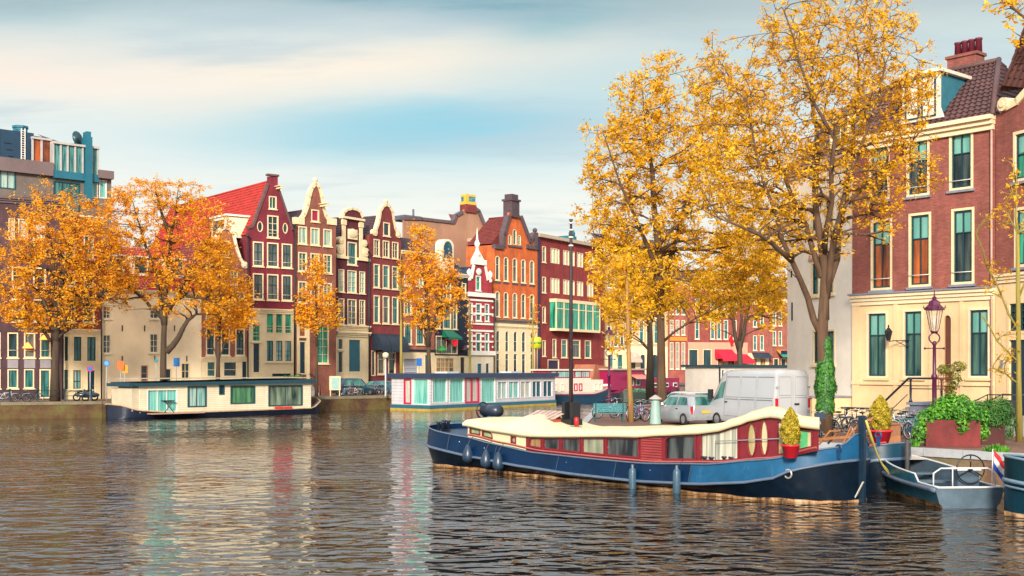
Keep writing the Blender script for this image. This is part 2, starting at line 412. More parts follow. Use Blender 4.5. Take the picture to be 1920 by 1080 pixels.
# ================================================================== camera, sky, sun
cam=bpy.data.cameras.new('camera'); cam.sensor_width=36; cam.lens=FO/1920*36; cam.shift_y=(HO-540)/1920; cam.clip_end=6000
co=bpy.data.objects.new('camera',cam); COL.objects.link(co); co.location=(0,0,CZ); co.rotation_euler=(R(90),0,0); SC.camera=co
SUN_EL,SUN_AZ=21,188        # degrees; azimuth clockwise from straight ahead
sd=bpy.data.lights.new('sun','SUN'); sd.energy=3.7; sd.angle=R(11); sd.color=(1,.90,.76)
so=bpy.data.objects.new('sun',sd); COL.objects.link(so)
dv=Vector((math.sin(R(SUN_AZ))*math.cos(R(SUN_EL)),math.cos(R(SUN_AZ))*math.cos(R(SUN_EL)),math.sin(R(SUN_EL))))
so.rotation_euler=dv.to_track_quat('Z','Y').to_euler()
wd=bpy.data.worlds.new('World'); SC.world=wd; wd.use_nodes=True
w=NT(wd); bg=w.n['Background']
sky=w.N('ShaderNodeTexSky',sky_type='NISHITA'); sky.sun_disc=False; sky.sun_elevation=R(SUN_EL); sky.sun_rotation=R(SUN_AZ); sky.air_density=1.0; sky.dust_density=1.5
tc=w.N('ShaderNodeTexCoord'); sp=w.N('ShaderNodeSeparateXYZ'); w.L(tc.outputs['Generated'],sp.inputs[0])
def mth(op,a,b=None,c=None):
    n=w.N('ShaderNodeMath',operation=op)
    for i,q in enumerate((a,b,c)):
        if q is None: continue
        if isinstance(q,(int,float)): n.inputs[i].default_value=q
        else: w.L(q,n.inputs[i])
    return n.outputs[0]
zc=mth('MAXIMUM',sp.outputs[2],0.0); den=mth('ADD',zc,.16)
ux=mth('DIVIDE',sp.outputs[0],den); uy=mth('DIVIDE',sp.outputs[1],den)
cb=w.N('ShaderNodeCombineXYZ'); w.L(ux,cb.inputs[0]); w.L(uy,cb.inputs[1])
def noise(scale,loc,det=5,rough=.5,sc=(1,1,1)):
    mp=w.N('ShaderNodeMapping'); mp.inputs['Location'].default_value=loc; mp.inputs['Scale'].default_value=sc; w.L(cb.outputs[0],mp.inputs[0])
    n=w.N('ShaderNodeTexNoise',i_Scale=scale,i_Detail=float(det),i_Roughness=rough); w.L(mp.outputs[0],n.inputs['Vector']); return n.outputs[0]
def ramp(fac,els):
    r=w.N('ShaderNodeValToRGB'); e=r.color_ramp.elements; r.color_ramp.interpolation='EASE'
    e[0].position,e[0].color=els[0][0],c4(els[0][1]); e[1].position,e[1].color=els[-1][0],c4(els[-1][1])
    for p,c in els[1:-1]:
        q=e.new(p); q.color=c4(c)
    w.L(fac,r.inputs[0]); return r.outputs[0]
def mixc(f,a,b,bt='MIX'):
    n=w.N('ShaderNodeMix',data_type='RGBA',blend_type=bt)
    if isinstance(f,float): n.inputs[0].default_value=f
    else: w.L(f,n.inputs[0])
    for q,i in ((a,6),(b,7)):
        if isinstance(q,tuple): n.inputs[i].default_value=c4(q)
        else: w.L(q,n.inputs[i])
    return n.outputs[2]
# thin overcast: cloud colour by elevation, brighter overhead, with banks placed by direction and torn up by noise
nw1=noise(.9,(3.2,1.5,0),6,.55,(.5,1.2,1)); nw2=noise(1.6,(8.2,5.5,0),6,.55,(.5,1.2,1))
X_=mth('ADD',sp.outputs[0],mth('MULTIPLY',mth('SUBTRACT',nw2,.5),.12)); Z_=mth('ADD',sp.outputs[2],mth('MULTIPLY',mth('SUBTRACT',nw1,.5),.085))
def bank(x,z,sx,sz,tilt=0.0,k=1.0):
    dx=mth('DIVIDE',mth('SUBTRACT',X_,x),sx); dz=mth('DIVIDE',mth('SUBTRACT',mth('SUBTRACT',Z_,z),mth('MULTIPLY',mth('SUBTRACT',X_,x),tilt)),sz)
    q=mth('ADD',mth('MULTIPLY',dx,dx),mth('MULTIPLY',dz,dz)); return mth('MULTIPLY',mth('POWER',2.718,mth('MULTIPLY',q,-1.0)),k)
el=ramp(Z_,[(0.0,(.95,.94,.84)),(.12,(.93,.93,.84)),(.19,(.76,.86,.84)),(.25,(.62,.74,.74)),(.30,(.40,.52,.56)),(.37,(.9,.95,.98)),(1,(1,1,1))])
zen=ramp(sp.outputs[2],[(.34,(1,1,1)),(.55,(1.35,1.35,1.38))])
c=mixc(bank(-.09,.203,.17,.026,.06,.95),el,(.36,.66,.76))
c=mixc(bank(-.02,.205,.09,.014,.0,.5),c,(.22,.62,.78))
c=mixc(bank(-.17,.234,.20,.020,.13,.95),c,(1.0,.88,.72))
c=mixc(bank(-.40,.218,.14,.018,.0,.9),c,(1.0,.84,.70))
c=mixc(bank(-.42,.275,.16,.028,.05,.9),c,(.15,.34,.41))
c=mixc(bank(-.06,.295,.16,.013,-.06,.9),c,(.10,.34,.41))
c=mixc(bank(.03,.275,.05,.012,.2,.5),c,(.28,.55,.60))
c=mixc(bank(.30,.29,.16,.03,.0,.5),c,(.55,.62,.60))
nd=noise(1.3,(1.1,9.0,0),7,.6,(.5,1.3,1))
gr=ramp(nd,[(.40,(0,0,0)),(.72,(.4,.4,.4))])
c2=mixc(gr,c,(.97,.92,.84))
ne=noise(2.2,(5.1,2.0,0),8,.62,(.45,1.5,1)); dk=ramp(ne,[(.47,(0,0,0)),(.66,(.55,.55,.55))]); c3=mixc(dk,c2,(.50,.62,.68))
c3=mixc(1.0,c3,zen,'MULTIPLY')
ns=w.N('ShaderNodeMix',data_type='RGBA',blend_type='MULTIPLY'); ns.inputs[0].default_value=1.0; w.L(sky.outputs[0],ns.inputs[6]); ns.inputs[7].default_value=(.1,.1,.1,1)
# thin overcast: mostly cloud, the clear sky shining through a little
sk=mixc(.93,ns.outputs[2],c3)
w.L(sk,bg.inputs[0]); bg.inputs[1].default_value=.67
SC.view_settings.view_transform='Standard'; SC.view_settings.look='None'; SC.view_settings.exposure=0.68; SC.view_settings.gamma=1
SC.cycles.use_denoising=True; SC.cycles.max_bounces=6; SC.cycles.diffuse_bounces=2; SC.cycles.glossy_bounces=3; SC.cycles.transmission_bounces=3; SC.cycles.transparent_max_bounces=6

# ================================================================== water
m,t,b=newmat('water'); b.inputs['Base Color'].default_value=(.012,.010,.007,1); b.inputs['Roughness'].default_value=.03; b.inputs['IOR'].default_value=1.95
tcn=t.N('ShaderNodeTexCoord')
def wn(scale,sc,det=3.0,rough=.5,rot=0,dist=0.0):
    mp=t.N('ShaderNodeMapping'); mp.inputs['Scale'].default_value=sc; mp.inputs['Rotation'].default_value=(0,0,rot); t.L(tcn.outputs['Object'],mp.inputs[0])
    n=t.N('ShaderNodeTexNoise',i_Scale=scale,i_Detail=det,i_Roughness=rough,i_Distortion=dist); t.L(mp.outputs[0],n.inputs['Vector']); return n.outputs[0]
n1=wn(1.0,(.95,1.5,1),1.0,.5,R(8),.6); n2=wn(1.0,(2.6,3.9,1),1.0,.5,R(-12),.4); n3=wn(1.0,(.14,.22,1),2.0,.5)
gust=wn(1.0,(.05,.11,1),2.0,.5,R(5))
mr=t.N('ShaderNodeMapRange'); mr.inputs[1].default_value=.38; mr.inputs[2].default_value=.66; mr.inputs[3].default_value=.35; mr.inputs[4].default_value=1.35; t.L(gust,mr.inputs[0])
a=t.N('ShaderNodeMath',operation='MULTIPLY'); a.inputs[1].default_value=.18; t.L(n2,a.inputs[0])
a2=t.N('ShaderNodeMath',operation='ADD'); t.L(n1,a2.inputs[0]); t.L(a.outputs[0],a2.inputs[1])
sy=t.N('ShaderNodeSeparateXYZ'); t.L(tcn.outputs['Object'],sy.inputs[0])
lee=t.N('ShaderNodeMapRange'); lee.inputs[1].default_value=35; lee.inputs[2].default_value=80; lee.inputs[3].default_value=1.0; lee.inputs[4].default_value=.17; t.L(sy.outputs[1],lee.inputs[0])   # sheltered water under the far houses
a3=t.N('ShaderNodeMath',operation='MULTIPLY'); t.L(mr.outputs[0],a3.inputs[0]); t.L(lee.outputs[0],a3.inputs[1])
a4=t.N('ShaderNodeMath',operation='MULTIPLY'); t.L(a2.outputs[0],a4.inputs[0]); t.L(a3.outputs[0],a4.inputs[1])
bp=t.N('ShaderNodeBump',i_Strength=1.0,i_Distance=.46); t.L(a4.outputs[0],bp.inputs['Height']); t.L(bp.outputs[0],b.inputs['Normal'])
WATER=m
tag(MB().add([(-900,-60,0),(900,-60,0),(900,2500,0),(-900,2500,0)],[(0,1,2,3)]).build('water',WATER),kind='structure')

# ================================================================== land
pave=BRICK((.19,.085,.055),(.25,.12,.08),(.10,.08,.07),.2,.1,.3,.4,floor=True,var=.4)
paveL=BRICK((.16,.10,.08),(.21,.14,.11),(.09,.075,.07),.3,.1,.2,.2,floor=True,var=.4)
E_=Vector((.643,-.766))      # along the near (right) quay, towards the camera
def quay(tt): return Vector((14.5,38.3))+E_*tt
RQ=[(60,-15.9),tuple(quay(-18.05)),(5,72),(9.3,86),(24,104),(60,122),(160,150),(260,-15.9)]
tag(MB().flat(RQ,-1.5,GZ).build('street_by_the_brick_house',pave),kind='structure')
LQ=[(-190,60),(-62,84.5),(-40.8,93.6),(-33.8,96.7),(-15.2,115),(-11.7,117.6),(5.5,139),(13,152),(19,166),(60,172),(320,190),(900,900),(900,2400),(-900,2400),(-900,60)]
tag(MB().flat(LQ,-1.5,GZ).build('street_along_the_house_row',paveL),kind='structure')
# quay walls with coping stones
def moss(c1,c2,c3):
    m,t,b=newmat('quay brick'); b.inputs['Roughness'].default_value=.9
    tc=t.N('ShaderNodeTexCoord'); n=t.N('ShaderNodeTexNoise',i_Scale=.7,i_Detail=8.0,i_Roughness=.7); t.L(tc.outputs['Object'],n.inputs['Vector'])
    r=t.N('ShaderNodeValToRGB'); e=r.color_ramp.elements; e[0].position=.35; e[0].color=c4(c1); e[1].position=.7; e[1].color=c4(c3); q=e.new(.5); q.color=c4(c2)
    t.L(n.outputs[0],r.inputs[0]); t.L(r.outputs[0],b.inputs['Base Color'])
    n2=t.N('ShaderNodeTexNoise',i_Scale=6.0,i_Detail=4.0); t.L(tc.outputs['Object'],n2.inputs['Vector'])
    bp=t.N('ShaderNodeBump',i_Strength=.6,i_Distance=.03); t.L(n2.outputs[0],bp.inputs['Height']); t.L(bp.outputs[0],b.inputs['Normal']); return m
qm=moss((.05,.02,.015),(.10,.055,.02),(.12,.11,.03)); qm2=moss((.14,.07,.04),(.22,.15,.08),(.12,.11,.06))
granite=M((.40,.41,.43),.8,.2,3,.3,30)
def quaywall(label,pts,m,cap,h=GZ,cw=.38):
    o=thing('quay_wall',label,'quay wall',(pts[0][0],pts[0][1],0)); O=Vector(pts[0]); a=MB(); c=MB()
    for p,q in zip(pts[:-1],pts[1:]):
        p=Vector(p)-O; q=Vector(q)-O; d=(q-p); L=d.length; d.normalize(); n=Vector((d.y,-d.x))
        P0=p+n*.10; Q0=q+n*.10; P1=p-n*.25; Q1=q-n*.25
        a.add([(P0.x,P0.y,-.6),(Q0.x,Q0.y,-.6),(Q0.x,Q0.y,h-.2),(P0.x,P0.y,h-.2),(P1.x,P1.y,-.6),(Q1.x,Q1.y,-.6),(Q1.x,Q1.y,h-.2),(P1.x,P1.y,h-.2)],[(0,1,2,3),(3,2,6,7),(0,3,7,4),(1,5,6,2)])
        k=max(1,int(L/1.4)); 
        for i in range(k):
            u=p+d*(L*i/k+.01)+n*.16; v=p+d*(L*(i+1)/k-.01)+n*.16; u2=u-n*cw; v2=v-n*cw; z0,z1=h-.198,h+.06
            c.add([(u.x,u.y,z0),(v.x,v.y,z0),(v2.x,v2.y,z0),(u2.x,u2.y,z0),(u.x,u.y,z1),(v.x,v.y,z1),(v2.x,v2.y,z1),(u2.x,u2.y,z1)],[(0,3,2,1),(4,5,6,7),(0,1,5,4),(1,2,6,5),(2,3,7,6),(3,0,4,7)])
    a.build('masonry',m,o); c.build('coping',cap,o); return o
quaywall('long mossy brown quay wall below the row of gabled houses, far side of the water',LQ[0:9],qm,M((.20,.16,.10),.9,.3,1))
quaywall('old brick quay wall with pale granite kerb beside the small grey boat',[tuple(quay(30)),tuple(quay(-18.05)),(5,72),(9.3,86),(24,104),(60,122)][::-1],qm2,granite)
# ================================================================== the far row of houses (left to right)
def wallm(c,var=.55,br=.0): 
    return BRICK(c,scale_c(c,.8),scale_c(c,1.25),.24,.075,.15,.8,var=var,ms=.006)
bPurp=wallm((.085,.040,.050)); bPink=wallm((.32,.10,.07)); bMaroon=wallm((.20,.018,.035)); bBrown=wallm((.27,.09,.06)); bDkMar=wallm((.11,.016,.025))
bRed=wallm((.22,.035,.035)); bSalm=wallm((.38,.12,.075)); bNavy=wallm((.010,.016,.035)); bCrim=wallm((.36,.030,.045)); bOrange=wallm((.62,.13,.03)); bRed2=wallm((.26,.030,.030)); bPlaster=M((.36,.19,.12),.9,.3,.5,.3,8,streak=.6)
tRed=M((.38,.022,.014),.7,.35,1.5); tDark=M((.065,.035,.045),.7,.35,1.5); tNavy=M((.025,.04,.07),.6,.3,1.5); tMar=M((.17,.025,.02),.7,.35,1.5)
dBlue=M((.006,.03,.055),.35,.2,2); dTeal=M((.01,.11,.16),.4,.2,2); mag=M((.36,.012,.06),.5,.15,2)
DS=dict(bm=cream2)

# --- modern flats behind, top left
h=House('apartment_block','dark blue grey modern apartment block with glass roof rooms, above the left trees',-60,119,209,129,'building')
P=h.P; slabm=M((.17,.12,.12),.8,.2,.5); bluem=M((.012,.045,.09),.5,.2,.8); tealm=M((.012,.13,.19),.5,.15,.8); grey=M((.16,.13,.11),.85,.25,.6)
h.win(-14,30,314,354,ref=10,nx=3,zs=(),pm=pLight,fm=tealdark,sill=False); h.win(-55,-22,314,354,ref=-40,nx=3,zs=(),pm=pLight,fm=tealdark,sill=False)
h.win(100,150,340,395,ref=120,nx=3,zs=(.5,),pm=pTeal,fm=tealdark,sill=False); h.win(170,183,338,372,nx=1,zs=(),pm=pCurt,fm=white,sill=False); h.win(186,200,338,372,nx=1,zs=(),pm=pCurt,fm=white,sill=False)
h.wall([(209,326),(-60,300)],grey,14)
X=P.x; Z=P.z
a=MB(); a.box(X(-60),X(97),-.5,14.1,Z(60,327),Z(60,302)); a.build('roof_slab',slabm,h.o)
a=MB(); a.box(X(181),X(209),-.7,9,Z(195,336),Z(195,321)); a.build('roof_slab',slabm,h.o)
a=MB(); a.box(X(-60),X(66),.4,11,Z(30,303),Z(30,244)); a.box(X(66),X(98),.9,11,Z(75,303),Z(75,253)); a.box(X(-2),X(2),.35,.5,Z(0,303),Z(0,244))
pr=a.build('plant_room',bluem,h.o)
a=MB()
for k in range(3): a.box(X(10+k*4),X(24+k*2),.33,.39,Z(20,268+k*12),Z(20,267+k*12))
a.build('grille',black,pr)
a=MB(); a.lathe([(.75,0),(.75,.7),(.85,.72),(.85,.95)],((X(46)+X(62))/2,2.5,Z(46,246)),8,smooth=False); a.box(X(38),X(44),1.4,2.4,Z(40,250),Z(40,238)); a.build('ventilator',tealm,h.o)
l=MB()
for q in (42,49): l.tube([(X(q),.3,Z(q,303)),(X(q),.3,Z(q,240))],.05,4)
for k in range(14): l.tube([(X(42),.3,Z(44,300-k*4.3)),(X(49),.3,Z(44,300-k*4.3))],.04,4)
l.build('ladder',white,h.o)
# glazed roof rooms
a=MB(); a.box(X(63),X(97),.25,4,Z(80,306),Z(80,262)); g=a.build('glass_room',PANE((.012,.008,.01),(.42,.09,.015),1.2,11,contrast=.8),h.o)  # orange glow inside the room is painted into the glass colour
f=MB()
for q in (62,79,97): f.box(X(q)-.1,X(q)+.1,.1,.24,Z(q,306),Z(80,260))
f.box(X(60),X(98),.0,4.2,Z(80,262),Z(80,258)); f.build('frame',M((.45,.42,.40)),g)
zA,zB=Z(112,323),Z(182,325)
a=MB(); a.box(X(98),X(182),-.2,4,zA,Z(140,275)); g=a.build('glass_bay',PANE((.02,.10,.11),(.10,.30,.28),6,12),h.o)
f=MB()
for q in (98,112,125,139,153,170,182): f.box(X(q)-.09,X(q)+.09,-.35,-.21,zA,Z(140,273))
f.box(X(97),X(184),-.5,4.2,Z(140,275),Z(140,271)); f.build('frame',M((.45,.42,.40)),g)
a=MB(); a.box(X(97),X(184),-.4,5,Z(140,338),Z(140,324)); a.build('spandrel_band',tealm,h.o)
a=MB(); x0,x1=X(99),X(166); z0,z1=Z(112,272),Z(100,257); a.add([(x0,-.3,z0),(x1,-.3,z0),(x0,4.5,z1+1.0),(x1,4.5,z0+.9)],[(0,1,3,2)]); a.build('sloping_roof',tMar,h.o)
a=MB(); a.box(X(157),X(168.5),-.7,.6,Z(163,380),Z(163,258)); a.box(X(158.5),X(167),-.55,.45,Z(163,258),Z(163,248)); a.build('flue_tower',tealm,h.o)
a=MB(); a.lathe([(.05,-.1),(.45,0),(.75,.25),(.8,.3)],(0,0,0),12)
o=a.build('dish',tealdark,h.o); o.location=(X(147),.8,Z(144,258)); o.rotation_euler=(R(80),0,R(25))
a=MB(); a.tube([(X(147),1,Z(144,270)),(X(147),.9,Z(144,259))],.08,5); a.tube([(X(9),2,Z(8,245)),(X(9),2,Z(8,236))],.25,8); a.build('pipe',tealdark,h.o)

# --- 1 purple brick house
h=House('brick_house','purple grey brick house with orange lamps in its windows, at the left edge',-70,100,118,104)
xs=[(-45,-26),(-18,1),(14,34),(45,66),(75,95)]
h.row(560,603,[(-30,-10),(22,46),(62,86)],34,nx=1,zs=(),pm=[pDark,pTeal,pDark],guard=.3)
h.row(500,540,[(-30,-10),(22,46),(62,86)],34,nx=1,zs=(.6,),pm=pDark)
h.row(410,448,[(-30,-10),(16,28),(34,52),(62,86)],34,nx=1,zs=(.6,),pm=pWhiteC)
h.row(624,671,xs,54,nx=1,zs=(),pm=[pDark,pDark,pDark,pGrey,pTeal],guard=.3)
h.row(692,728,[(14,34),(45,64),(-18,1),(-45,-26)],54,nx=1,zs=(),pm=pTeal)
h.door(74,95,692,747,pTeal,panels=1,fm=cream)
h.wall([(118,372),(118,372),(-70,366)],bPurp,10)
h.cornice(30,371,.5,.4,M((.10,.07,.08)))
for x0,x1 in xs: MB().box(h.P.x(x0),h.P.x(x1),-.04,.02,h.P.z(54,690),h.P.z(54,674)).build('panel',M((.30,.27,.30)),h.o)
for px,py in ((51,653),(83,637)):
    x,z=h.P.uv(px,py); L=MB(); L.lathe([(.05,.5),(.12,.42),(.42,.05),(.40,0),(.05,.0)],(x,-.28,z),12); L.build('hanging_lamp',emis((1,.32,.05),1.6),h.o)
# --- 2 brick over cream shopfront
h=House('brick_house','narrow brick house with cream painted lower two storeys behind left tree trunk',118,104,190.5,106.5)
h.row(555,605,[(121,141),(155,177)],150,nx=1,zs=(.5,),pm=pDark,guard=.2); h.row(510,538,[(121,141),(157,176)],150,nx=1,zs=(.5,),pm=pTeal); h.row(440,485,[(121,141),(157,176)],150,nx=2,zs=(.5,),pm=pTeal)
h.row(629,679,[(118.8,130),(136,155),(161,182)],150,nx=2,zs=(.5,),pm=[pDark,pTeal,pTeal],fw=.12,sash=(tealdark,.07),sill=False)
h.row(692,731,[(118.8,129),(135,154)],150,nx=2,zs=(.4,),pm=pLight,sash=(tealdark,.06)); h.door(162,180,692,745,dBlue)
h.wall([(190.5,408),(118,405)],bRed,10,band=(618,cream)); h.cornice(154,404,.5,.4); h.cornice(154,617,.4,.2)
# --- 3 wide cream plastered house
h=House('plastered_house','wide cream plastered house with small shuttered windows and red tiled roof, behind second tree',190.5,106.5,378,113)
sh=M((.50,.25,.18),.7,.15,2)
for x0,x1,y0,y1 in ((192,208,573,598),(280,297,572,598),(192,208,627,663),(280,297,625,662)):
    h.win(x0,x1,y0,y1,nx=2,zs=(.33,.66),pm=pGrey,fm=cream2)
h.win(264,277,685,715,nx=1,zs=(.5,),pm=pDark,fm=sh,sill=False); h.win(339,356,680,712,nx=2,zs=(.5,),pm=pDark,sill=False); h.door(310,322,690,742,dBlue)
h.wall([(378,548),(190.5,546)],creamwall,9); h.cornice(284,545,.3,.25,cream2)
a=MB(); W=h.W; z0=h.P.z(284,546); z1=h.P.z(284,455)
tile_roof(a,(0,-.2,z0),(W,-.2,z0),(.3,5.5,z1),(W-.3,5.5,z1),.3,.38)
a.build('roof',tRed,h.o,fix=False)
for q,y in ((229,621),(271,621),(327,621),(345,621),(229,678),(290,678),(350,678)): MB().box(h.P.x(q)-.04,h.P.x(q)+.04,-.06,.02,h.P.z(q,y),h.P.z(q,y-11)).build('wall_anchor',black,h.o)
for q in (215,262,330):
    x=h.P.x(q); d=MB(); d.box(x,x+1.6,1.6,4.2,z0+1.5,z0+3.2); dd=d.build('dormer',cream2,h.o); MB().box(x-.1,x+1.7,1.3,4.4,z0+3.21,z0+3.36).build('dormer_roof',white,dd); MB().box(x+.25,x+1.35,1.55,1.59,z0+1.8,z0+3.0).build('pane',pDark,dd)
h.chim(3.6,6,z1,.8,1.0,2,bRed)
# --- 4 pink brick bell gable
h=House('gabled_house','pink brick bell gable house edged in white scrolls, left of the maroon gable',378,113,465,116.3)
h.row(615,667,[(386,403),(414,431),(441,459)],420,nx=2,zs=(.6,),pm=pDark,sash=(tealdark,.06),guard=.25); h.row(545,598,[(386,403),(414,431),(441,459)],420,nx=2,zs=(.6,),pm=pTeal); h.row(505,533,[(404,417),(432,446)],420,nx=2,zs=(.5,),pm=pTeal); h.win(416,430,452,482,nx=1,zs=(.5,),pm=pDark)
h.row(677,707,[(387,405),(418,445)],420,nx=1,zs=(.45,),pm=[pTeal,pDark],sill=False); h.door(452,464.5,675,740,dBlue)
bell=[(465,502),(458,497),(450,484),(443,463),(438,440),(431,430),(423,426),(414,430),(409,440),(404,462),(397,484),(388,497),(378,502)]
h.wall(bell,bPink,9,band=(671,cream)); a=MB(); T=h.pts(bell); coping(a,T[1:-1],.3); scroll(a,T[1],.35,-.15,.35); scroll(a,T[-2],.35,-.15,.35); a.build('gable_trim',cream2,h.o); h.cornice(421,670,.4,.2)
h.gable_roof(h.P.z(421,445),tMar)
# --- 5 maroon pointed gable
h=House('gabled_house','tall maroon pointed gable house with two oval windows and bright red tiled roof',465,116.3,552,119.5)
h.win(504,518.5,368,392,pm=pTeal,nx=2,zs=()); h.win(501,522,404,446,pm=pDark,nx=2,zs=(.33,.66),guard=.2); h.win(482,493,415,435,arch='oval',pm=pDark,nx=1,zs=(),sill=False); h.win(530,539.5,418,438,arch='oval',pm=pDark,nx=1,zs=(),sill=False)
X3=[(474,494),(500.5,522),(528,547.5)]
h.row(455,501,X3,511,pm=pGrey,nx=2,zs=(.6,),sash=(tealdark,.06),guard=.22); h.row(514,563,X3,511,pm=pGrey,nx=2,zs=(.6,),sash=(tealdark,.06),guard=.22)
h.win(472,489,607,641,pm=pGreen,nx=1,zs=(.3,.5)); h.door(473,488,642,700,dBlue,panels=4)
h.row(587,626,[(498.5,514),(515.5,531.5),(533,548)],523,pm=pGreen,nx=1,zs=(.2,.35),sill=False); h.row(637,679,[(498.5,514),(515.5,531.5),(533,548)],523,pm=[pTeal,pLight,pLight],nx=2,zs=(.25,.5),sash=(tealdark,.05)); h.win(508,547,698,708,pm=pDark,nx=1,zs=(),sill=False)
tp=[(552,452),(548,430),(521,350),(521,331),(503,331),(503,345),(474,424),(465,427)]
h.wall(tp,bMaroon,26,band=(581,cream),eave=h.P.z(465,440)); T=h.pts(tp); a=MB(); coping(a,[T[1],T[2]],.22); coping(a,[T[5],T[6],T[7]],.22); a.box(T[4][0]-.1,T[3][0]+.1,-.12,.4,T[3][1]-.01,T[3][1]+.18); a.build('gable_trim',M((.13,.06,.06),.8,.3),h.o)
h.cornice(508,579,.5,.25); h.hoist(519,353,L=1.0)
xr=(T[3][0]+T[4][0])/2; r=h.gable_roof(h.P.z(508,338),tRed,xr=xr,ox=-.05)
d=MB(); ze=h.P.z(465,440); d.box(-1.6,.9,1.5,5.0,ze-.2,ze+1.9); dd=d.build('dormer',cream2,r); MB().box(-1.75,1.1,1.3,5.2,ze+1.91,ze+2.1).build('dormer_roof',white,dd); MB().box(-1.64,-1.6,2.0,4.5,ze+.2,ze+1.6).build('pane',pBlue,dd)
st=MB()
for k in range(5): st.box(h.P.x(468),h.P.x(494),-.4-.28*k,-.12-.28*k,-.05,1.1-.2*k)
st.build('front_steps',cream,h.o)
# --- 6 brown bell gable, magenta hatch
h=House('gabled_house','brown brick bell gable house with magenta hatch under cream scrolled top',552,119.5,630,123.5)
h.win(583.5,598.5,393,416,pm=mag,nx=1,zs=()); h.row(427,460,[(559,575.5),(582,599),(606,622)],591,pm=pLight,nx=2,zs=()); X3=[(559,575.5),(582,599),(606,622)]
h.row(475,511,X3,591,pm=pTeal,nx=2,zs=(.33,.66)); h.row(529,569,X3,591,pm=pTeal,nx=2,zs=(.33,.66)); 
h.win(560.5,574,605,632,pm=M((.25,.07,.03)),nx=1,zs=()); h.door(560.5,574,639,702,dBlue,panels=3); h.win(594.5,616.5,604,682,pm=pGreen,nx=2,zs=(.2,.4,.6,.8))
tp=[(630,420),(618,417),(611,405),(606,388),(603,368),(599,352),(592,344),(585,352),(580,366),(577,385),(571,402),(563,413),(552,417)]
h.wall(tp,bBrown,12); T=h.pts(tp); a=MB(); coping(a,T[1:-1],.32); 
for k in (0,-1): a.box(min(max(T[k][0]-.6,0),h.W-1.2),min(max(T[k][0]-.6,0),h.W-1.2)+1.2,-.14,.4,T[k][1]-.15,T[k][1]+.55)
for k in (4,8): scroll(a,T[k],.22,-.16,.3)
a.ball((T[6][0],.1,T[6][1]+.35),(.35,.2,.3),8); a.build('gable_trim',cream,h.o)
h.hoist(601,386); h.gable_roof(h.P.z(591,392),tDark); ff=MB(); ff.box(h.P.x(556),h.P.x(560.3),-.07,.02,0,h.P.z(558,601)); ff.box(h.P.x(574.3),h.P.x(580),-.07,.02,0,h.P.z(577,601)); ff.box(h.P.x(556),h.P.x(580),-.1,.02,h.P.z(568,601),h.P.z(568,596)); ff.build('door_surround',cream,h.o)
st=MB()
for k in range(6): st.box(h.P.x(558),h.P.x(578),-.4-.28*k,-.12-.28*k,-.05,1.3-.2*k)
s0=st.build('front_steps',stone,h.o); g=MB()
for q in (557,579):
    x=h.P.x(q); g.tube([(x,-1.9,0),(x,-1.9,1.0),(x,-.5,2.2),(x,-.05,2.2)],.04,5); g.tube([(x,-.5,0.8),(x,-.5,2.2)],.04,5)
g.build('railing',black,s0)
# --- 7 dark ornate neck gable
h=House('gabled_house','dark maroon house with ornate carved neck gable and wide teal double doors',630,125,692,129.5)
h.win(651.5,669,454,497,pm=pTeal,nx=1,zs=(.33,)); h.row(507,549,[(634.5,645.5),(651.5,668.5),(673.5,684.5)],660,pm=pLight,nx=2,zs=(.25,.5,.75),fw=.1); h.row(561,609,[(634.5,645.5),(651.5,668.5),(673.5,684.5)],660,pm=pGrey,nx=2,zs=(.25,.5,.75),fw=.1)
h.door(652,678,634,700,dTeal,panels=1,fw=.2); h.win(633,643.5,634,656,pm=pDark,nx=1,zs=()); h.door(633,643.5,658,700,dBlue,panels=2)
tp=[(692,488),(680,488),(679.5,407),(676,398),(669,393),(660,391),(651,393),(645,398),(642,407),(641,488),(630,485)]
h.wall(tp,bDkMar,10,band=(616,cream)); a=MB(); x=h.P.x; z=lambda py:h.P.z(660,py)
a.box(x(641)-.1,x(680)+.1,-.3,.35,z(412),z(408)); coping(a,h.pts(tp[2:9]),.25)
for q in (644,676): a.box(x(q)-.25,x(q)+.25,-.12,.03,z(486),z(413)); a.box(x(q)-.35,x(q)+.35,-.18,.03,z(424),z(415))
for q,s_ in ((636,-1),(684,1)):
    a.prism([(x(q)-.55,z(486)),(x(q)+.55,z(486)),(x(q)-.45*s_*-1*-1,z(447))] ,-.1,.3); scroll(a,(x(q),z(470)),.5,-.2,.3); scroll(a,(x(q)-.15*s_,z(453)),.38,-.18,.3)
a.box(x(652),x(669),-.12,.03,z(449),z(430)); a.ball((x(660.5),-.1,z(438)),(.9,.15,.55),8)
a.box(x(630)-.02,x(652),-.2,.05,z(487),z(482)); a.box(x(669),x(692),-.2,.05,z(487),z(482)); a.build('gable_trim',cream,h.o)
h.cornice(661,610,.5,.3); h.cornice(661,622,.55,.35); h.gable_roof(h.P.z(661,407),tDark,ze=h.P.z(661,480))
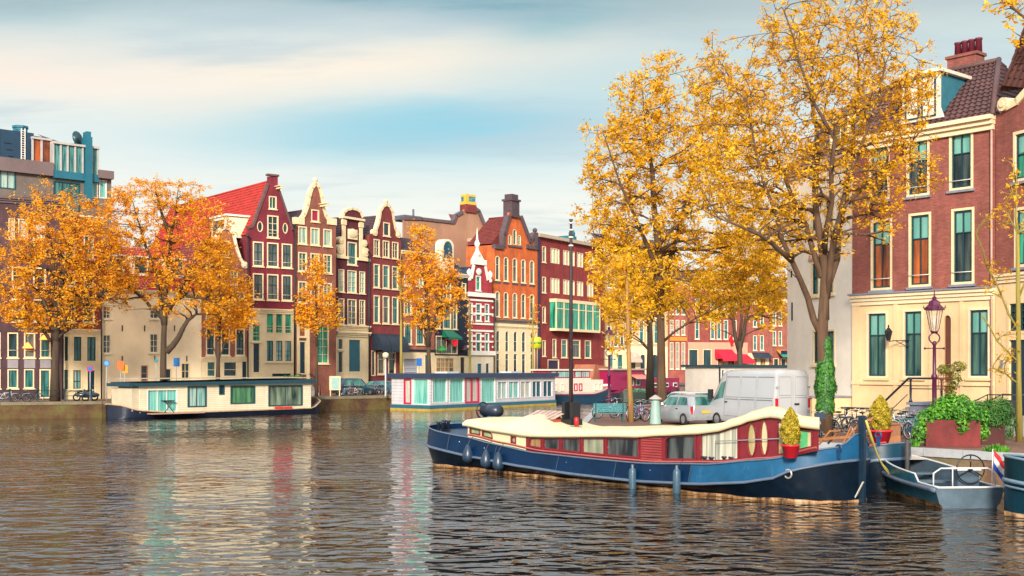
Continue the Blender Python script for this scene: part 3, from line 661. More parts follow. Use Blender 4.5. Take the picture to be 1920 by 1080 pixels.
# --- 8 red brown bell gable, black awnings
h=House('gabled_house','red brown bell gable house with three black barrel awnings over its shopfront',692,129.5,752,134.5)
h.win(718.5,731,417,443,pm=pDark,nx=1,zs=()); X3=[(700.5,712),(717.5,730),(735,747)]
h.row(451,483,X3,723,pm=pDark,nx=2,zs=(.5,)); h.row(497,541,X3,723,pm=pTeal,nx=1,zs=(.55,)); h.row(555,607,X3,723,pm=[pTeal,pGrey,pTeal],nx=1,zs=(.6,))
h.win(708,722,660,702,pm=pGrey,nx=1,zs=(.7,)); h.win(728,742,660,702,pm=pDark,nx=1,zs=(.7,)); h.door(696,704,657,705,dBlue,panels=2)
tp=[(752,446),(746,440),(741,428),(738,412),(736,398),(731,388),(724.5,383),(718,387),(713,396),(711,412),(707,426),(702,436),(692,441)]
h.wall(tp,bRed,10); T=h.pts(tp); a=MB(); coping(a,T[1:-1],.3); scroll(a,T[1],.4,-.18,.3); scroll(a,T[-2],.4,-.18,.3); a.ball((T[6][0],.1,T[6][1]+.3),(.4,.2,.3),8); a.build('gable_trim',cream,h.o)
h.gable_roof(h.P.z(722,405),tDark)
for x0,x1 in ((697.5,713.5),(714.5,730.5),(731.5,748)):
    A,B=h.P.x(x0),h.P.x(x1); z1=h.P.z(722,626); z0=h.P.z(722,657); rows=[]
    for k in range(9):
        t=PI/2*k/8; rows.append([(A,-1.5*math.sin(t),z0+(z1-z0)*math.cos(t)),(B,-1.5*math.sin(t),z0+(z1-z0)*math.cos(t))])
    m_=MB(); m_.grid(rows); m_.add([(A,0,z0)]+[r[0] for r in rows],[tuple(range(10))]); m_.add([(B,0,z0)]+[r[1] for r in rows],[tuple(range(10))]); m_.box(A,B,-1.5,-1.47,z0-.2,z0); m_.build('awning',M((.008,.02,.04),.6,.2),h.o,fix=False)
a=MB(); a.box(h.P.x(729),h.P.x(742),-.5,-.1,0,1.1); a.build('flower_box',M((.02,.12,.03),.8,.4,6,1,20),h.o)
# --- 9 salmon
h=House('brick_house','salmon brick house with grey garage door between black awnings and middle tree trunk',752,134.5,815,139.5)
h.row(606,646,[(757.5,772),(780,795)],776,pm=pTeal,nx=2,zs=(.5,),sash=(tealdark,.05)); h.row(558,591,[(757.5,772),(780,795)],776,pm=pTeal,nx=2,zs=(.5,)); h.row(510,537,[(757.5,771),(780,795)],776,pm=pLight,nx=2,zs=(.5,))
h.win(757,784,672,714,pm=M((.30,.33,.42),.5,.05),nx=1,zs=(.2,.4,.6,.8),fw=.05,sill=False); h.door(796,806,664,716,dTeal,panels=1)
h.wall([(815,478),(752,474)],bSalm,9,band=(656,cream)); h.cornice(784,473,.4,.3); h.cornice(784,655,.3,.25,M((.05,.05,.07)))
a=MB(); z0=h.P.z(784,474); tile_roof(a,(0,0,z0),(h.W,0,z0),(.0,4,z0+2.2),(h.W,4,z0+2.2)); a.build('roof',tDark,h.o,fix=False)
# --- 10 navy
h=House('painted_house','dark navy painted house with green awning and cream cafe front',815,139.5,877,144.5)
h.win(830,846,531,562,nx=2,zs=(.5,),pm=pTeal); h.row(573,617,[(818.5,826),(830.5,846),(849,857)],842,nx=1,zs=(.4,),pm=pTeal); h.win(817,858,630,664,nx=4,zs=(),pm=pGrey,sill=False); h.win(817,852,670,702,nx=4,zs=(.4,.75),pm=PANE((.02,.03,.03),(.55,.32,.10),3,21),sill=False); h.door(862,872,668,716,black,panels=2)
h.win(866,874,531,560,nx=1,zs=(),pm=pDark)
h.wall([(877,516),(815,512)],bNavy,9,band=(667,cream)); h.cornice(846,512,.4,.3,cream2)
a=MB(); z0=h.P.z(846,512); z1=h.P.z(846,468); tile_roof(a,(0,-.1,z0),(h.W,-.1,z0),(.0,3.8,z1),(h.W,3.8,z1)); r=a.build('roof',tNavy,h.o,fix=False)
a=MB(); a.box(h.P.x(828),h.P.x(850),-.05,1.0,z0,h.P.z(838,460)); a.prism(outline(h.P.x(828),h.P.x(850),h.P.z(838,460),h.P.z(838,448),h.P.z(838,448)-h.P.z(838,460)-.01),-.06,1.0); d=a.build('dormer',cream2,h.o); MB().prism(outline(h.P.x(831),h.P.x(847),h.P.z(838,484),h.P.z(838,452),1.0),-.1,-.07).build('pane',pBlue,d)
a=MB(); A,B=h.P.x(826),h.P.x(852); zt=h.P.z(838,619); zb=h.P.z(838,633); a.add([(A+.4,-.02,zt),(B-.4,-.02,zt),(B,-1.3,zb),(A,-1.3,zb),(A,-1.3,zb-.25),(B,-1.3,zb-.25),(A+.2,-.02,zb),(B-.2,-.02,zb)],[(0,1,2,3),(3,2,5,4),(0,3,6),(1,7,2)]); a.build('awning',M((.005,.17,.10),.6,.1),h.o,fix=False)
x,zz=h.P.uv(847,641); s_=MB(); s_.lathe([(.05,.35),(.38,.1),(.4,-.1),(.2,-.4),(.03,-.6)],(x,-.5,zz),10); s_.build('sign',emis((.75,.02,.03),.5),h.o)
x,zz=h.P.uv(822,653); s_=MB(); s_.lathe([(.04,.4),(.3,.05),(.62,-.25),(.6,-.32),(.1,-.3)],(x,-.6,zz),10); s_.build('green_lamp',M((.03,.35,.06),.4),h.o)
x,zz=h.P.uv(864,654); s_=MB(); s_.lathe([(.04,.5),(.3,.25),(.6,-.1),(.58,-.2),(.1,-.18)],(x,-.6,zz),10); s_.build('dark_lamp',M((.05,.02,.02),.4),h.o)
# --- 11 crimson and white
h=House('gabled_house','narrow crimson house banded in white with obelisk topped stepped gable',877,144.5,926.5,148.5)
h.win(892,901.5,517,545,nx=1,zs=(.6,),pm=pGreen,fm=white); XS=[(879,886),(892,902.5),(909,917)]
h.row(569,602,XS,900,nx=1,zs=(.6,),pm=pTeal,fm=white); h.row(624,660,XS,900,nx=1,zs=(.6,),pm=pTeal,fm=white); h.door(894,904,680,718,dTeal,panels=1,fm=white); h.win(910,918,680,706,nx=1,zs=(),pm=pDark,fm=white)
tp=[(926.5,552),(924,552),(922,527),(917,524),(910,496),(906,478),(884,478),(887,496),(879,524),(878,552),(877,552)]
tp=[(926.5,553),(923,553),(921,528),(915,524),(909,498),(908,486),(888,486),(887,498),(882,524),(879,528),(878.5,553),(877,553)]
h.wall(tp,bCrim,9,band=(664,cream2)); a=MB(); x=h.P.x; z=lambda py:h.P.z(900,py)
for y in (555,563,588,607,620,640,664): a.box(-.02,h.W+.02,-.1 if y not in (555,664) else -.28,.02,z(y+2),z(y-1.5 if y not in (555,664) else y-6))
a.box(x(886),x(910),-.25,.3,z(497),z(487)); 
for q in (881,920): a.lathe([(.25,0),(.3,.3),(.1,.5),(.35,.9),(.3,1.2),(.05,1.5)],(x(q),.1,z(528)),8)
a.lathe([(.45,0),(.32,.3),(.18,1.1),(.34,1.3),(.36,1.6),(.15,2.0),(.10,2.6),(.02,3.5)],(x(897),.2,z(480)),8); a.add([(x(889),-.1,z(487)),(x(907),-.1,z(487)),(x(897),-.1,z(470)),(x(889),.5,z(487)),(x(907),.5,z(487)),(x(897),.5,z(470))],[(0,1,2),(3,5,4),(0,2,5,3),(1,4,5,2)])
for p,q in (((883,524),(888,498)),((914,524),(909,498))): a.beam((x(p[0]),-.05,z(p[1])),(x(q[0]),-.05,z(q[1])),.25,.3)
a.ball((x(897),-.1,z(510)),(.55,.15,.45),8)
for q in (877.8,889,905,924.5):
    for y in (575,590,630,650): a.box(x(q)-.22,x(q)+.22,-.08,.02,z(y+2),z(y-2))
a.build('gable_trim',white,h.o); h.gable_roof(h.P.z(900,500),tNavy,ze=h.P.z(900,550))
# --- stuccoed gable building behind
h=House('plastered_building','large bare plaster building with yellow topped chimney, behind the navy and crimson houses',757,156,930,168)
tp=[(930,480),(916,442),(897,396),(889,390),(873,390),(866,398),(855,404),(850,417),(790,410),(757,409)]
h.wall(tp,bPlaster,1.5); T=h.pts(tp); gm=M((.12,.08,.09),.8,.3); a=MB(); coping(a,T[:4],.5,-.25,.6); a.build('gable_trim',gm,h.o); a=MB(); coping(a,T[5:],.4,-.2,.6); a.build('gable_trim',gm,h.o)
x,z0=h.P.uv(881,392); W1=h.P.uv(891,392)[0]-h.P.uv(871.5,392)[0]
a=MB(); a.box(x-W1/2,x+W1/2,-.3,1.0,z0-.5,z0+.6,m=2); a.box(x-W1/2,x+W1/2,-.3,1.0,z0+.601,z0+1.0,m=0); a.box(x-W1*.42,x+W1*.42,-.25,.9,z0+1.001,z0+1.7,m=1); a.box(x-W1*.45,x+W1*.45,-.3,.95,z0+1.701,z0+2.0,m=0); a.box(x-W1*.5,x-W1*.25,-.32,.2,z0+1.001,z0+1.71,m=0); a.build('chimney',[M((.60,.42,.04),.7,.2),M((.10,.25,.33),.6,.8,3),bRed],h.o)
a=MB(); a.box(h.P.x(757),h.P.x(790),-.1,3,h.P.z(770,412),h.P.z(770,404)); a.lathe([(.15,0),(.15,1.5)],(h.P.x(784),1,h.P.z(784,412)),6); a.build('parapet',M((.10,.11,.15),.7,.2),h.o)
a=MB(); z1=h.P.z(925,400); z0=h.P.z(925,470); tile_roof(a,(h.P.x(885),1.6,z0),(h.P.x(945),1.6,z0),(h.P.x(885),5,z1),(h.P.x(945),5,z1)); a.build('cross_roof',tMar,h.o,fix=False)
# --- 12 orange
h=House('brick_house','bright orange brick house with pointed stepped gable and dark chimney',926.5,150,1008,158)
h.win(953.5,959,440,459,nx=1,zs=(),pm=pTeal,arch=.8,sill=False,fw=.08); h.win(961.5,968.5,430,459,nx=1,zs=(),pm=pTeal,arch=.8,sill=False,fw=.08); h.win(971,976.5,441,460,nx=1,zs=(),pm=pTeal,arch=.8,sill=False,fw=.08)
XS=[(928.5,937),(944.5,953),(961,969.5),(977,985.5),(993,1001.5)]
h.row(484,529,XS,965,nx=1,zs=(.65,),pm=pGrey,arch=.7,fm=cream); h.row(549,596,XS,965,nx=1,zs=(.7,),pm=pGrey,arch=.7,fm=cream)
XT=[(930,937),(947,954),(962.5,970),(978,985.5),(994,1001)]
h.row(621,660,XT,965,nx=1,zs=(.5,),pm=pDark,arch=.9,fm=cream2,sill=False,fw=.06); h.row(663,708,XT,965,nx=1,zs=(.75,),pm=pDark,fm=cream2,sill=False,fw=.06)
tp=[(1008,470),(1004,466),(1003,440),(1000,440),(993,452),(976,407),(973,400),(955,398),(953,406),(944,440),(944,462),(940,462),(926.5,458)]
h.wall(tp,bOrange,4.5,band=(600,cream)); T=h.pts(tp); a=MB(); coping(a,T[3:6],.55,-.25,.5); coping(a,T[8:11],.55,-.25,.5); a.box(T[1][0]-.4,T[1][0]+.3,-.25,.5,T[1][1],T[2][1]+.3); a.ball((T[1][0],.1,T[2][1]+.6),.35,6)
for q,w_ in ((926.5,16),(986,21)): a.box(h.P.x(q),h.P.x(q+w_),-.25,.4,h.P.z(q+8,467),h.P.z(q+8,459))
a.build('gable_trim',M((.10,.065,.075),.8,.3),h.o)
for q in XS: MB().box(h.P.x(q[0])-.15,h.P.x(q[1])+.15,-.07,.02,h.P.z(965,534),h.P.z(965,530)).build('sill_band',M((.10,.07,.09),.8,.2),h.o)
a=MB(); a.box(h.P.x(952),h.P.x(978),-.15,.02,h.P.z(965,464),h.P.z(965,461)); a.build('sill_band',M((.10,.07,.09),.8,.2),h.o)
h.cornice(967,600,.45,.3,M((.20,.16,.14),.8)); h.cornice(967,612,.25,.15)
a=MB(); x,z0=h.P.uv(963.5,399); a.box(x-.85,x+.85,-.3,1.1,z0-.6,z0+1.5); a.box(x-1.0,x+1.0,-.45,1.25,z0+1.5,z0+1.75); a.box(x-.7,x+.7,-.2,1,z0+1.75,z0+2.4); a.build('chimney',M((.08,.05,.06),.8,.4),h.o)
h.gable_roof(h.P.z(965,405),tMar,ze=h.P.z(965,462),depth=4.5,y0=.5)
# --- 13 red modern brick
h=House('brick_building','dull red brick building with flat roof and wide green glazed bay',1008,158,1132,174,'building')
h.win(1016.5,1023.5,462,492,nx=1,zs=(.7,),pm=pGrey); h.win(1016.5,1023.5,519,549,nx=1,zs=(.7,),pm=pGrey); h.win(1017,1023,575,605,nx=1,zs=(),pm=pGrey); h.win(1017,1023,638,668,nx=1,zs=(),pm=pGrey)
for y0,y1 in ((466,494),(522,550)):
    h.row(y0,y1,[(1032.5,1037.5),(1038,1043),(1043.5,1048.5),(1056,1061),(1062,1067),(1071,1077),(1082,1087),(1088,1093),(1101,1106),(1107,1112)],1040,nx=1,zs=(),pm=pWhiteC,sill=False,fw=.06)
h.row(637,671,[(1036,1043),(1052.5,1063.5),(1071.5,1088),(1096.5,1108)],1075,nx=1,zs=(.75,),pm=[pGrey,pTeal,pGrey,pTeal])
h.door(1027,1048,674,716,M((.03,.02,.06)),panels=1)
h.wall([(1132,466),(1008,443)],bRed2,12); x=h.P.x
a=MB(); z=h.P.z(1010,443); W=h.W
a.box(-.1,W+.1,-.5,12,z-.1,z+.35); a.build('roof_slab',M((.45,.36,.26),.8,.2),h.o)
a=MB(); A,B=x(1031),x(1113); z0,z1=h.P.z(1060,617),h.P.z(1060,569); a.box(A,B,-1.0,-.02,z0,z1); bay=a.build('glazed_bay',pGreen,h.o); f=MB()
for k in range(7): q=A+(B-A)*k/6; f.box(q-.09,q+.09,-1.08,-.95,z0,z1)
f.box(A-.1,B+.1,-1.1,-.0,z1,z1+.45); f.box(A-.05,B+.05,-1.1,-.0,z0-.35,z0); f.box(A,B,-1.06,-.98,z0+(z1-z0)*.75-.06,z0+(z1-z0)*.75+.06); f.build('frame',cream,bay)
a=MB(); a.box(h.P.x(1008.5),h.P.x(1010),-.25,.0,0,z-.2); a.build('drainpipe',M((.02,.02,.05)),h.o)
a=MB(); a.box(x(1086),x(1098),1.5,3.5,z,z+1.3); a.lathe([(.45,0),(.5,.5),(.3,.9)],(x(1095),2,z+1.3),8); a.build('roof_plant',tealm,h.o)

# ================================================================== the block beyond the side canal
def far(label,a,b,Da,Db,top,m,wins,band=None,roofm=None,name='house',z0=GZ+.6,bandm=None):
    h=House('canal_house',label,a,Da,b,Db,z0=z0)
    for (y0,y1,xs,k) in wins: h.row(y0,y1,xs,(a+b)/2,**k)
    h.wall([(b,top),(a,top)],m,8,band=(band,bandm or cream) if band else None); h.cornice((a+b)/2,top,.45,.35)
    if roofm:
        q=MB(); zz=h.P.z((a+b)/2,top); tile_roof(q,(0,0,zz),(h.W,0,zz),(0,4,zz+3),(h.W,4,zz+3),.3,.4); q.build('roof',roofm,h.o,fix=False)
    return h
W1=dict(nx=1,zs=(.5,),pm=pTeal,fm=cream2,fw=.09); W2=dict(nx=2,zs=(.33,.66),pm=pGrey,fm=cream2,fw=.09)
bYel=wallm((.50,.30,.12)); bR3=wallm((.28,.06,.05)); bR4=wallm((.34,.09,.07))
far('yellow cream house with tall windows behind the slim yellow tree',1134,1172,178,180,470,bYel,[(555,598,[(1138,1146),(1151,1159),(1163,1170)],W1),(612,650,[(1138,1146),(1151,1159),(1163,1170)],W1),(500,540,[(1138,1146),(1151,1159),(1163,1170)],W1),(664,712,[(1140,1150),(1157,1168)],W1)],656,tDark)
h=far('cream stone house with arched ground floor and striped awning left of tall dark trunk',1172,1252,180,182,480,M((.55,.38,.20),.8,.2,1),[(555,596,[(1178,1186),(1196,1204),(1212,1220),(1228,1236)],W1),(600,644,[(1178,1186),(1198,1207),(1212,1220),(1226,1234)],W1),(500,540,[(1178,1186),(1196,1204),(1212,1220),(1228,1236)],W1),(664,714,[(1182,1192),(1200,1210),(1222,1234)],dict(nx=1,zs=(),pm=pDark,fw=.08,arch=.9,sill=False))],650,tDark)
a=MB(); A,B=h.P.x(1173),h.P.x(1195); zt=h.P.z(1180,660); a.add([(A,-.05,zt),(B,-.05,zt),(B,-2,zt-1.3),(A,-2,zt-1.3),(A,-2,zt-1.6),(B,-2,zt-1.6)],[(0,1,2,3),(3,2,5,4)]); a.build('awning',M((.62,.40,.33),.7,.4,1.5),h.o,fix=False)
h=far('red brick house with three tall paned windows and orange sign board',1252,1290,182,183,530,bR4,[(600,628,[(1256,1262.5),(1267,1273.5),(1278,1284.5)],W2),(642,692,[(1256,1262.5),(1267,1273.5),(1278,1284.5)],W2),(560,590,[(1256,1262.5),(1267,1273.5),(1278,1284.5)],W1)],None,tDark)
MB().box(h.P.x(1255.5),h.P.x(1287),-.18,-.02,h.P.z(1270,639),h.P.z(1270,632)).build('sign_board',M((.75,.22,.02),.6,.1),h.o)
h=far('cafe house with cream cornice band and crimson awnings, between red brick houses',1290,1402,183,186,540,bR3,[(600,636,[(1303,1311),(1332,1340),(1344,1352),(1357,1365),(1374,1381)],W1),(560,590,[(1303,1311),(1332,1340),(1344,1352),(1357,1365),(1374,1381)],W1),(655,688,[(1291,1309),(1318,1334)],dict(nx=1,zs=(),pm=pDark,sill=False,fw=.1)),(660,690,[(1345,1360),(1364,1378)],dict(nx=1,zs=(),pm=PANE((.03,.01,.01),(.4,.12,.05),2,31),sill=False,fw=.1))],642,tDark,bandm=M((.58,.30,.20),.7,.15))
for a_,b_,y,dz in ((1340,1372,655,1.5),(1373,1400,664,1.1)):
    a=MB(); A,B=h.P.x(a_),h.P.x(b_); zt=h.P.z(1360,y); a.add([(A,-.05,zt),(B,-.05,zt),(B+.3,-2.2,zt-dz),(A+.3,-2.2,zt-dz),(A+.3,-2.2,zt-dz-.35),(B+.3,-2.2,zt-dz-.35),(A,-.05,zt-dz),(B,-.05,zt-dz)],[(0,1,2,3),(3,2,5,4),(0,3,6),(1,7,2)]); a.build('awning',M((.66,.01,.04),.6,.1),h.o,fix=False)
a=MB(); x,z=h.P.uv(1365,634); a.tube([(x,-.05,z-.3),(x,-1.1,z+.6)],.04,5); f=a.build('flag_pole',white,h.o); MB().add([(x,-.3,z-.1),(x,-1.1,z+.55),(x+.5,-1.15,z-.7),(x+.35,-.4,z-1.3)],[(0,1,2,3)]).build('flag',M((.60,.01,.03),.7),f)
h=far('brick house with white framed windows and navy awning over lit shopfront',1402,1442,186,187,566,bR4,[(590,613,[(1412,1419),(1425,1432)],W1),(629,657,[(1412,1419),(1425,1432)],W1),(672,690,[(1408,1420),(1425,1436)],dict(nx=1,zs=(),pm=PANE((.05,.03,.02),(.7,.35,.08),2,33),sill=False,fw=.1))],662,tDark)
a=MB(); A,B=h.P.x(1409),h.P.x(1441); zt=h.P.z(1425,661); a.add([(A,-.05,zt),(B,-.05,zt),(B,-1.6,zt-.9),(A,-1.6,zt-.9)],[(0,1,2,3)]); a.build('awning',navy,h.o,fix=False)
h=far('brick house with paired white windows and green and orange awning, beside white wall',1442,1500,187,189,562,bPink,[(583,611,[(1449,1455),(1460,1466)],W1),(621,648,[(1449,1455),(1460,1466)],W1),(672,690,[(1450,1460),(1464,1474)],dict(nx=1,zs=(),pm=pDark,sill=False,fw=.1))],None,tDark)
a=MB(); A,B=h.P.x(1455),h.P.x(1482); zt=h.P.z(1466,656); a.add([(A,-.05,zt),(B,-.05,zt),(B,-1.0,zt-.6),(A,-1.0,zt-.6)],[(0,1,2,3)],m=0); a.add([(A,-1,zt-.6),(B,-1,zt-.6),(B,-2,zt-1.2),(A,-2,zt-1.2)],[(0,1,2,3)],m=1); a.build('awning',[M((.62,.22,.02),.6),M((.01,.25,.12),.6)],h.o,fix=False)
# ================================================================== the near houses on the right
bNear=BRICK((.30,.060,.045),(.40,.105,.075),(.17,.10,.085),.22,.064,.6,.5,var=.45,ms=.011)
sash=(M((.006,.04,.055),.3,.1,3),.075); zinc=M((.22,.24,.30),.5,.25,3); ochre=M((.80,.57,.32),.75,.14,.9,.08,30)
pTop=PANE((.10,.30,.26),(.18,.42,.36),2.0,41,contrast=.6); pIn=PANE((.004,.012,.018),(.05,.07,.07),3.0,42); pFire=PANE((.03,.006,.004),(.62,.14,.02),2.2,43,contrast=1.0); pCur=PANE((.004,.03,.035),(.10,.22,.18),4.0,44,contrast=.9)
cm=M((.84,.66,.43),.6,.08,2)
h=House('canal_house','corner brick house with cream ground floor, dark tiled roof and tall sash windows',1598,57.6,1866,52)
P=h.P
def tallwin(x0,x1,y0,y1,pm,tp=.38,**k):
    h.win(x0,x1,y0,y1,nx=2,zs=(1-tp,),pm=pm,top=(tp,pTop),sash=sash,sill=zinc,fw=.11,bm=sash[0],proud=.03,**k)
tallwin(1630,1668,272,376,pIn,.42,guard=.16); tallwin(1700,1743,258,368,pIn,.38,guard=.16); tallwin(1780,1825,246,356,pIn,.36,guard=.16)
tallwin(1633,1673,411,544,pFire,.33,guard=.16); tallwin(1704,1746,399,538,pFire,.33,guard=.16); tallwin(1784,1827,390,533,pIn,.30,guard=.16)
for x0,x1,y0,y1 in ((1625,1665,584,709),(1693,1732,580,709),(1815,1857,577,709)):
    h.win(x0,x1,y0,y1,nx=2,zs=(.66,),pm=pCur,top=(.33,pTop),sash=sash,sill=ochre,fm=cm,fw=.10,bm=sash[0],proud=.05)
h.door(1763,1791,583,757,M((.16,.05,.03),.4,.2,3),arch=.9,fm=ochre,fw=.2,panels=3)
h.wall([(1866,219),(1598,272)],bNear,8,band=(548,ochre),eave=P.z(1740,246))
# the sides are hidden by the neighbours; mouldings
h.cornice(1740,238,.62,.5,cm); h.cornice(1740,547,.5,.28,cm)
MB().box(-.05,h.W+.03,-.36,.04,P.z(1740,547)+.002,P.z(1740,547)+.07).build('lead_flashing',zinc,h.o)
a=MB(); zb=P.z(1740,716); a.box(.02,h.W-.02,-.10,-.001,zb-.16,zb); 
for q0,q1 in ((1599,1612),(1676,1684),(1742,1750),(1800,1806),(1860,1866)): a.box(P.x(q0),P.x(q1),-.06,-.001,.02,P.z(1740,566))
a.build('plinth_moulding',ochre,h.o)
a=MB(); a.lathe([(.05,0),(.05,P.z(1870,222))],(h.W-.12,-.1,0),8); a.build('drainpipe',M((.5,.30,.24)),h.o)
zE=P.z(1740,240); a=MB(); zR=P.z(1740,128)
tile_roof(a,(0,-.25,zE),(h.W,-.25,zE),(0,3.6,zR+.6),(h.W-1.7,3.6,zR+.6),.30,.36,.05)
tile_roof(a,(h.W,-.25,zE),(h.W,7,zE),(h.W-1.7,3.6,zR+.6),(h.W-1.7,3.8,zR+.6),.30,.36,.05)
a.tube([(h.W,-.25,zE+.08),(h.W-1.7,3.6,zR+.72)],.13,8); a.tube([(0,3.6,zR+.68),(h.W-1.7,3.6,zR+.68)],.13,8)
a.add([(0,3.65,zE),(h.W-1.7,3.65,zE),(h.W-1.7,3.65,zR+.6),(0,3.65,zR+.6)],[(0,1,2,3)])
rf=a.build('roof',M((.10,.045,.045),.65,.4,1.2),h.o,fix=False)
x0,x1=P.x(1692),P.x(1757); z0=P.z(1725,226); z1=P.z(1725,140); dm=M((.03,.16,.22),.6,.2,2)
a=MB(); a.box(x0,x1,.25,3.4,z0,z1); d=a.build('dormer',dm,rf)
f=MB(); xm=(x0+x1)/2
f.prism([(x0-.25,z0),(x1+.25,z0),(x1+.06,z0+.5),(x1+.06,z1),(x0-.06,z1),(x0-.06,z0+.5)],.1,.249); f.box(x0-.2,x1+.2,-.05,3.5,z1+.001,z1+.16); f.build('dormer_frame',M((.72,.66,.54),.5),d)
for a0,a1 in ((x0+.1,xm-.06),(xm+.06,x1-.1)):
    window(d,a0,a1,z0+.12,z1-.1,fm=sash[0],pm=pTeal,nx=1,zs=(.5,),fw=.06,sill=False,y=.06,name='dormer_window')
c=MB(); x0,x1=P.x(1783)-2.4,P.x(1850)-2.6; z=P.z(1810,112)+1.0; c.box(x0,x1,3.9,4.7,z-1.2,z+.28); c.box(x0-.08,x1+.08,3.82,4.78,z+.28,z+.42); c=c.build('chimney',bNear,h.o)
for k in range(4):
    MB().lathe([(.17,0),(.15,.6),(.18,.62),(.18,.7)],(x0+.35+k*.36,4.3,z+.42),10).build('chimney_pot',M((.14,.012,.03),.6),c)
# wall lantern on its iron bracket
x,z=P.uv(1703,638)
a=MB(); a.tube([(x,0,z),(x-.45,-.5,z-.02)],.022,6); a.tube([(x,0,z-.28),(x-.1,-.1,z-.25),(x-.4,-.42,z-.03)],.018,6); a.ball((x,-.02,z),.05); a.ball((x,-.02,z-.28),.05); br=a.build('lantern_bracket',black,h.o)
lx,ly=x-.62,-.68
a=MB(); a.lathe([(.10,-.02),(.20,.42),(.03,.62),(.05,.66),(.02,.74)],(lx,ly,z),6,smooth=False); a.tube([(x-.45,-.5,z-.02),(lx,ly,z-.06)],.022,5); a.build('lantern',black,br)
MB().lathe([(.085,.02),(.17,.38)],(lx,ly,z),4,smooth=False).build('lantern_glass',PANE((.25,.14,.05),(.6,.4,.2),4,51),br)

# --- white neighbour
h=House('canal_house','plain white plastered house behind the ivy clad trunk',1476,64.0,1598,57.75)
P=h.P
h.row(488,553,[(1521,1536),(1546,1564)],1545,nx=1,zs=(.55,),pm=pTeal,sash=sash,fm=cream,fw=.1,sill=cream); h.row(618,684,[(1524,1537),(1547,1566)],1545,nx=1,zs=(.55,),pm=pTeal,sash=sash,fm=cream,fw=.1,sill=cream); h.row(372,432,[(1521,1536),(1546,1564)],1545,nx=1,zs=(.55,),pm=pTeal,sash=sash,fm=cream,fw=.1,sill=cream)
h.wall([(1598,300),(1476,316)],whitewall,8); h.cornice(1540,305,.45,.3,M((.55,.36,.28),.7))
x0,x1=P.x(1521),P.x(1565); a=MB(); zz=P.z(1545,486); a.box(x0-.2,x1+.2,-.08,.02,zz,zz+.14)
for k in range(9): q=x0-.1+(x1-x0+.2)*k/8; a.box(q-.06,q+.06,-.06,.02,zz+.14,zz+.32)
a.build('lintel',M((.50,.26,.20),.8),h.o)
for px,y0,y1 in ((1486,567,601),(1485,508,520)): MB().box(P.x(px)-.03,P.x(px)+.03,-.06,.02,P.z(px,y1),P.z(px,y0)).build('wall_anchor',black,h.o)
zE=P.z(1540,303); a=MB(); tile_roof(a,(0,-.2,zE),(h.W,-.2,zE),(0,4,zE+4.2),(h.W,4,zE+4.2),.3,.36,.05); a.add([(0,4.02,zE),(h.W,4.02,zE),(h.W,4.02,zE+4.2),(0,4.02,zE+4.2)],[(0,1,2,3)]); rf=a.build('roof',M((.12,.06,.05),.65,.4,1.2),h.o,fix=False)
x0,x1=P.x(1552),P.x(1590); a=MB(); a.box(x0,x1,.2,3.2,zE+.2,zE+2.0); a.box(x0-.1,x1+.1,.05,3.3,zE+2.001,zE+2.15); d=a.build('dormer',dm,rf); window(d,x0+.1,x1-.1,zE+.35,zE+1.85,fm=cream,pm=pTeal,nx=2,zs=(.5,),fw=.08,sill=False,y=.08,name='dormer_window')
a=MB(); a.box(h.W-.95,h.W-.02,-2.2,-.001,0,P.z(1590,745)); a.box(h.W-1.05,h.W+.05,-2.3,.0,P.z(1590,745)+.001,P.z(1590,745)+.08,m=1); a.build('cellar_porch',[ochre,zinc],h.o)
# blue street name plate
x,z=P.uv(1496,661)
a=MB(); a.box(x-.02,x+.62,-1.0,-.97,z-.1,z+.1); o=a.build('street_name_plate',M((.02,.05,.30),.4,.05),h.o)

# --- right hand neighbour (runs out of the frame)
h=House('canal_house','brick house with scrolled neck gable at the right edge',1866.3,51.99,2150,44.5)
P=h.P
h.win(1900,1950,242,338,nx=2,zs=(.55,),pm=pGreen,top=(.4,pTop),sash=sash,bm=sash[0],sill=zinc); h.win(1902,1953,386,500,nx=2,zs=(.6,),pm=pGreen,top=(.4,pTop),sash=sash,bm=sash[0],sill=zinc)
h.win(1889,1930,563,626,nx=3,zs=(.25,.5,.75),pm=pIn,sash=sash,bm=sash[0],fm=ochre,sill=False); h.door(1889,1930,632,792,dBlue,fm=ochre,panels=2)
h.win(1985,2040,560,700,nx=2,zs=(.6,),pm=pIn,sash=sash,fm=ochre)
tp=[(2150,150),(2140,128),(2090,60),(2050,-20),(1985,-20),(1960,110),(1930,165),(1908,190),(1890,200),(1866.3,219)]
h.wall(tp,bNear,8,band=(520,ochre),eave=P.z(1870,215)); h.cornice(1900,512,.4,.2,cm)
T=h.pts(tp); a=MB(); coping(a,T[5:-1],.3); scroll(a,(T[-2][0]-.12,T[-2][1]+.12),.3,-.22,.35); a.build('gable_trim',cream,h.o)
a=MB(); zE=P.z(1870,217); tile_roof(a,(-.4,2.6,zE+1.6),(-.4,.5,zE+1.2),(h.W*.5,2.6,zE+6),(h.W*.5,.5,zE+6)); tile_roof(a,(.0,7,zE+1.4),(.0,.4,zE+1.4),(2.6,7,zE+6),(2.6,.4,zE+6),.3,.36,.05); a.build('roof',M((.12,.05,.045),.65,.4,1.2),h.o,fix=False)
MB().box(P.x(1877),P.x(1881),-.05,.0,P.z(1879,690),P.z(1879,675)).build('house_number_plate',zinc,h.o)

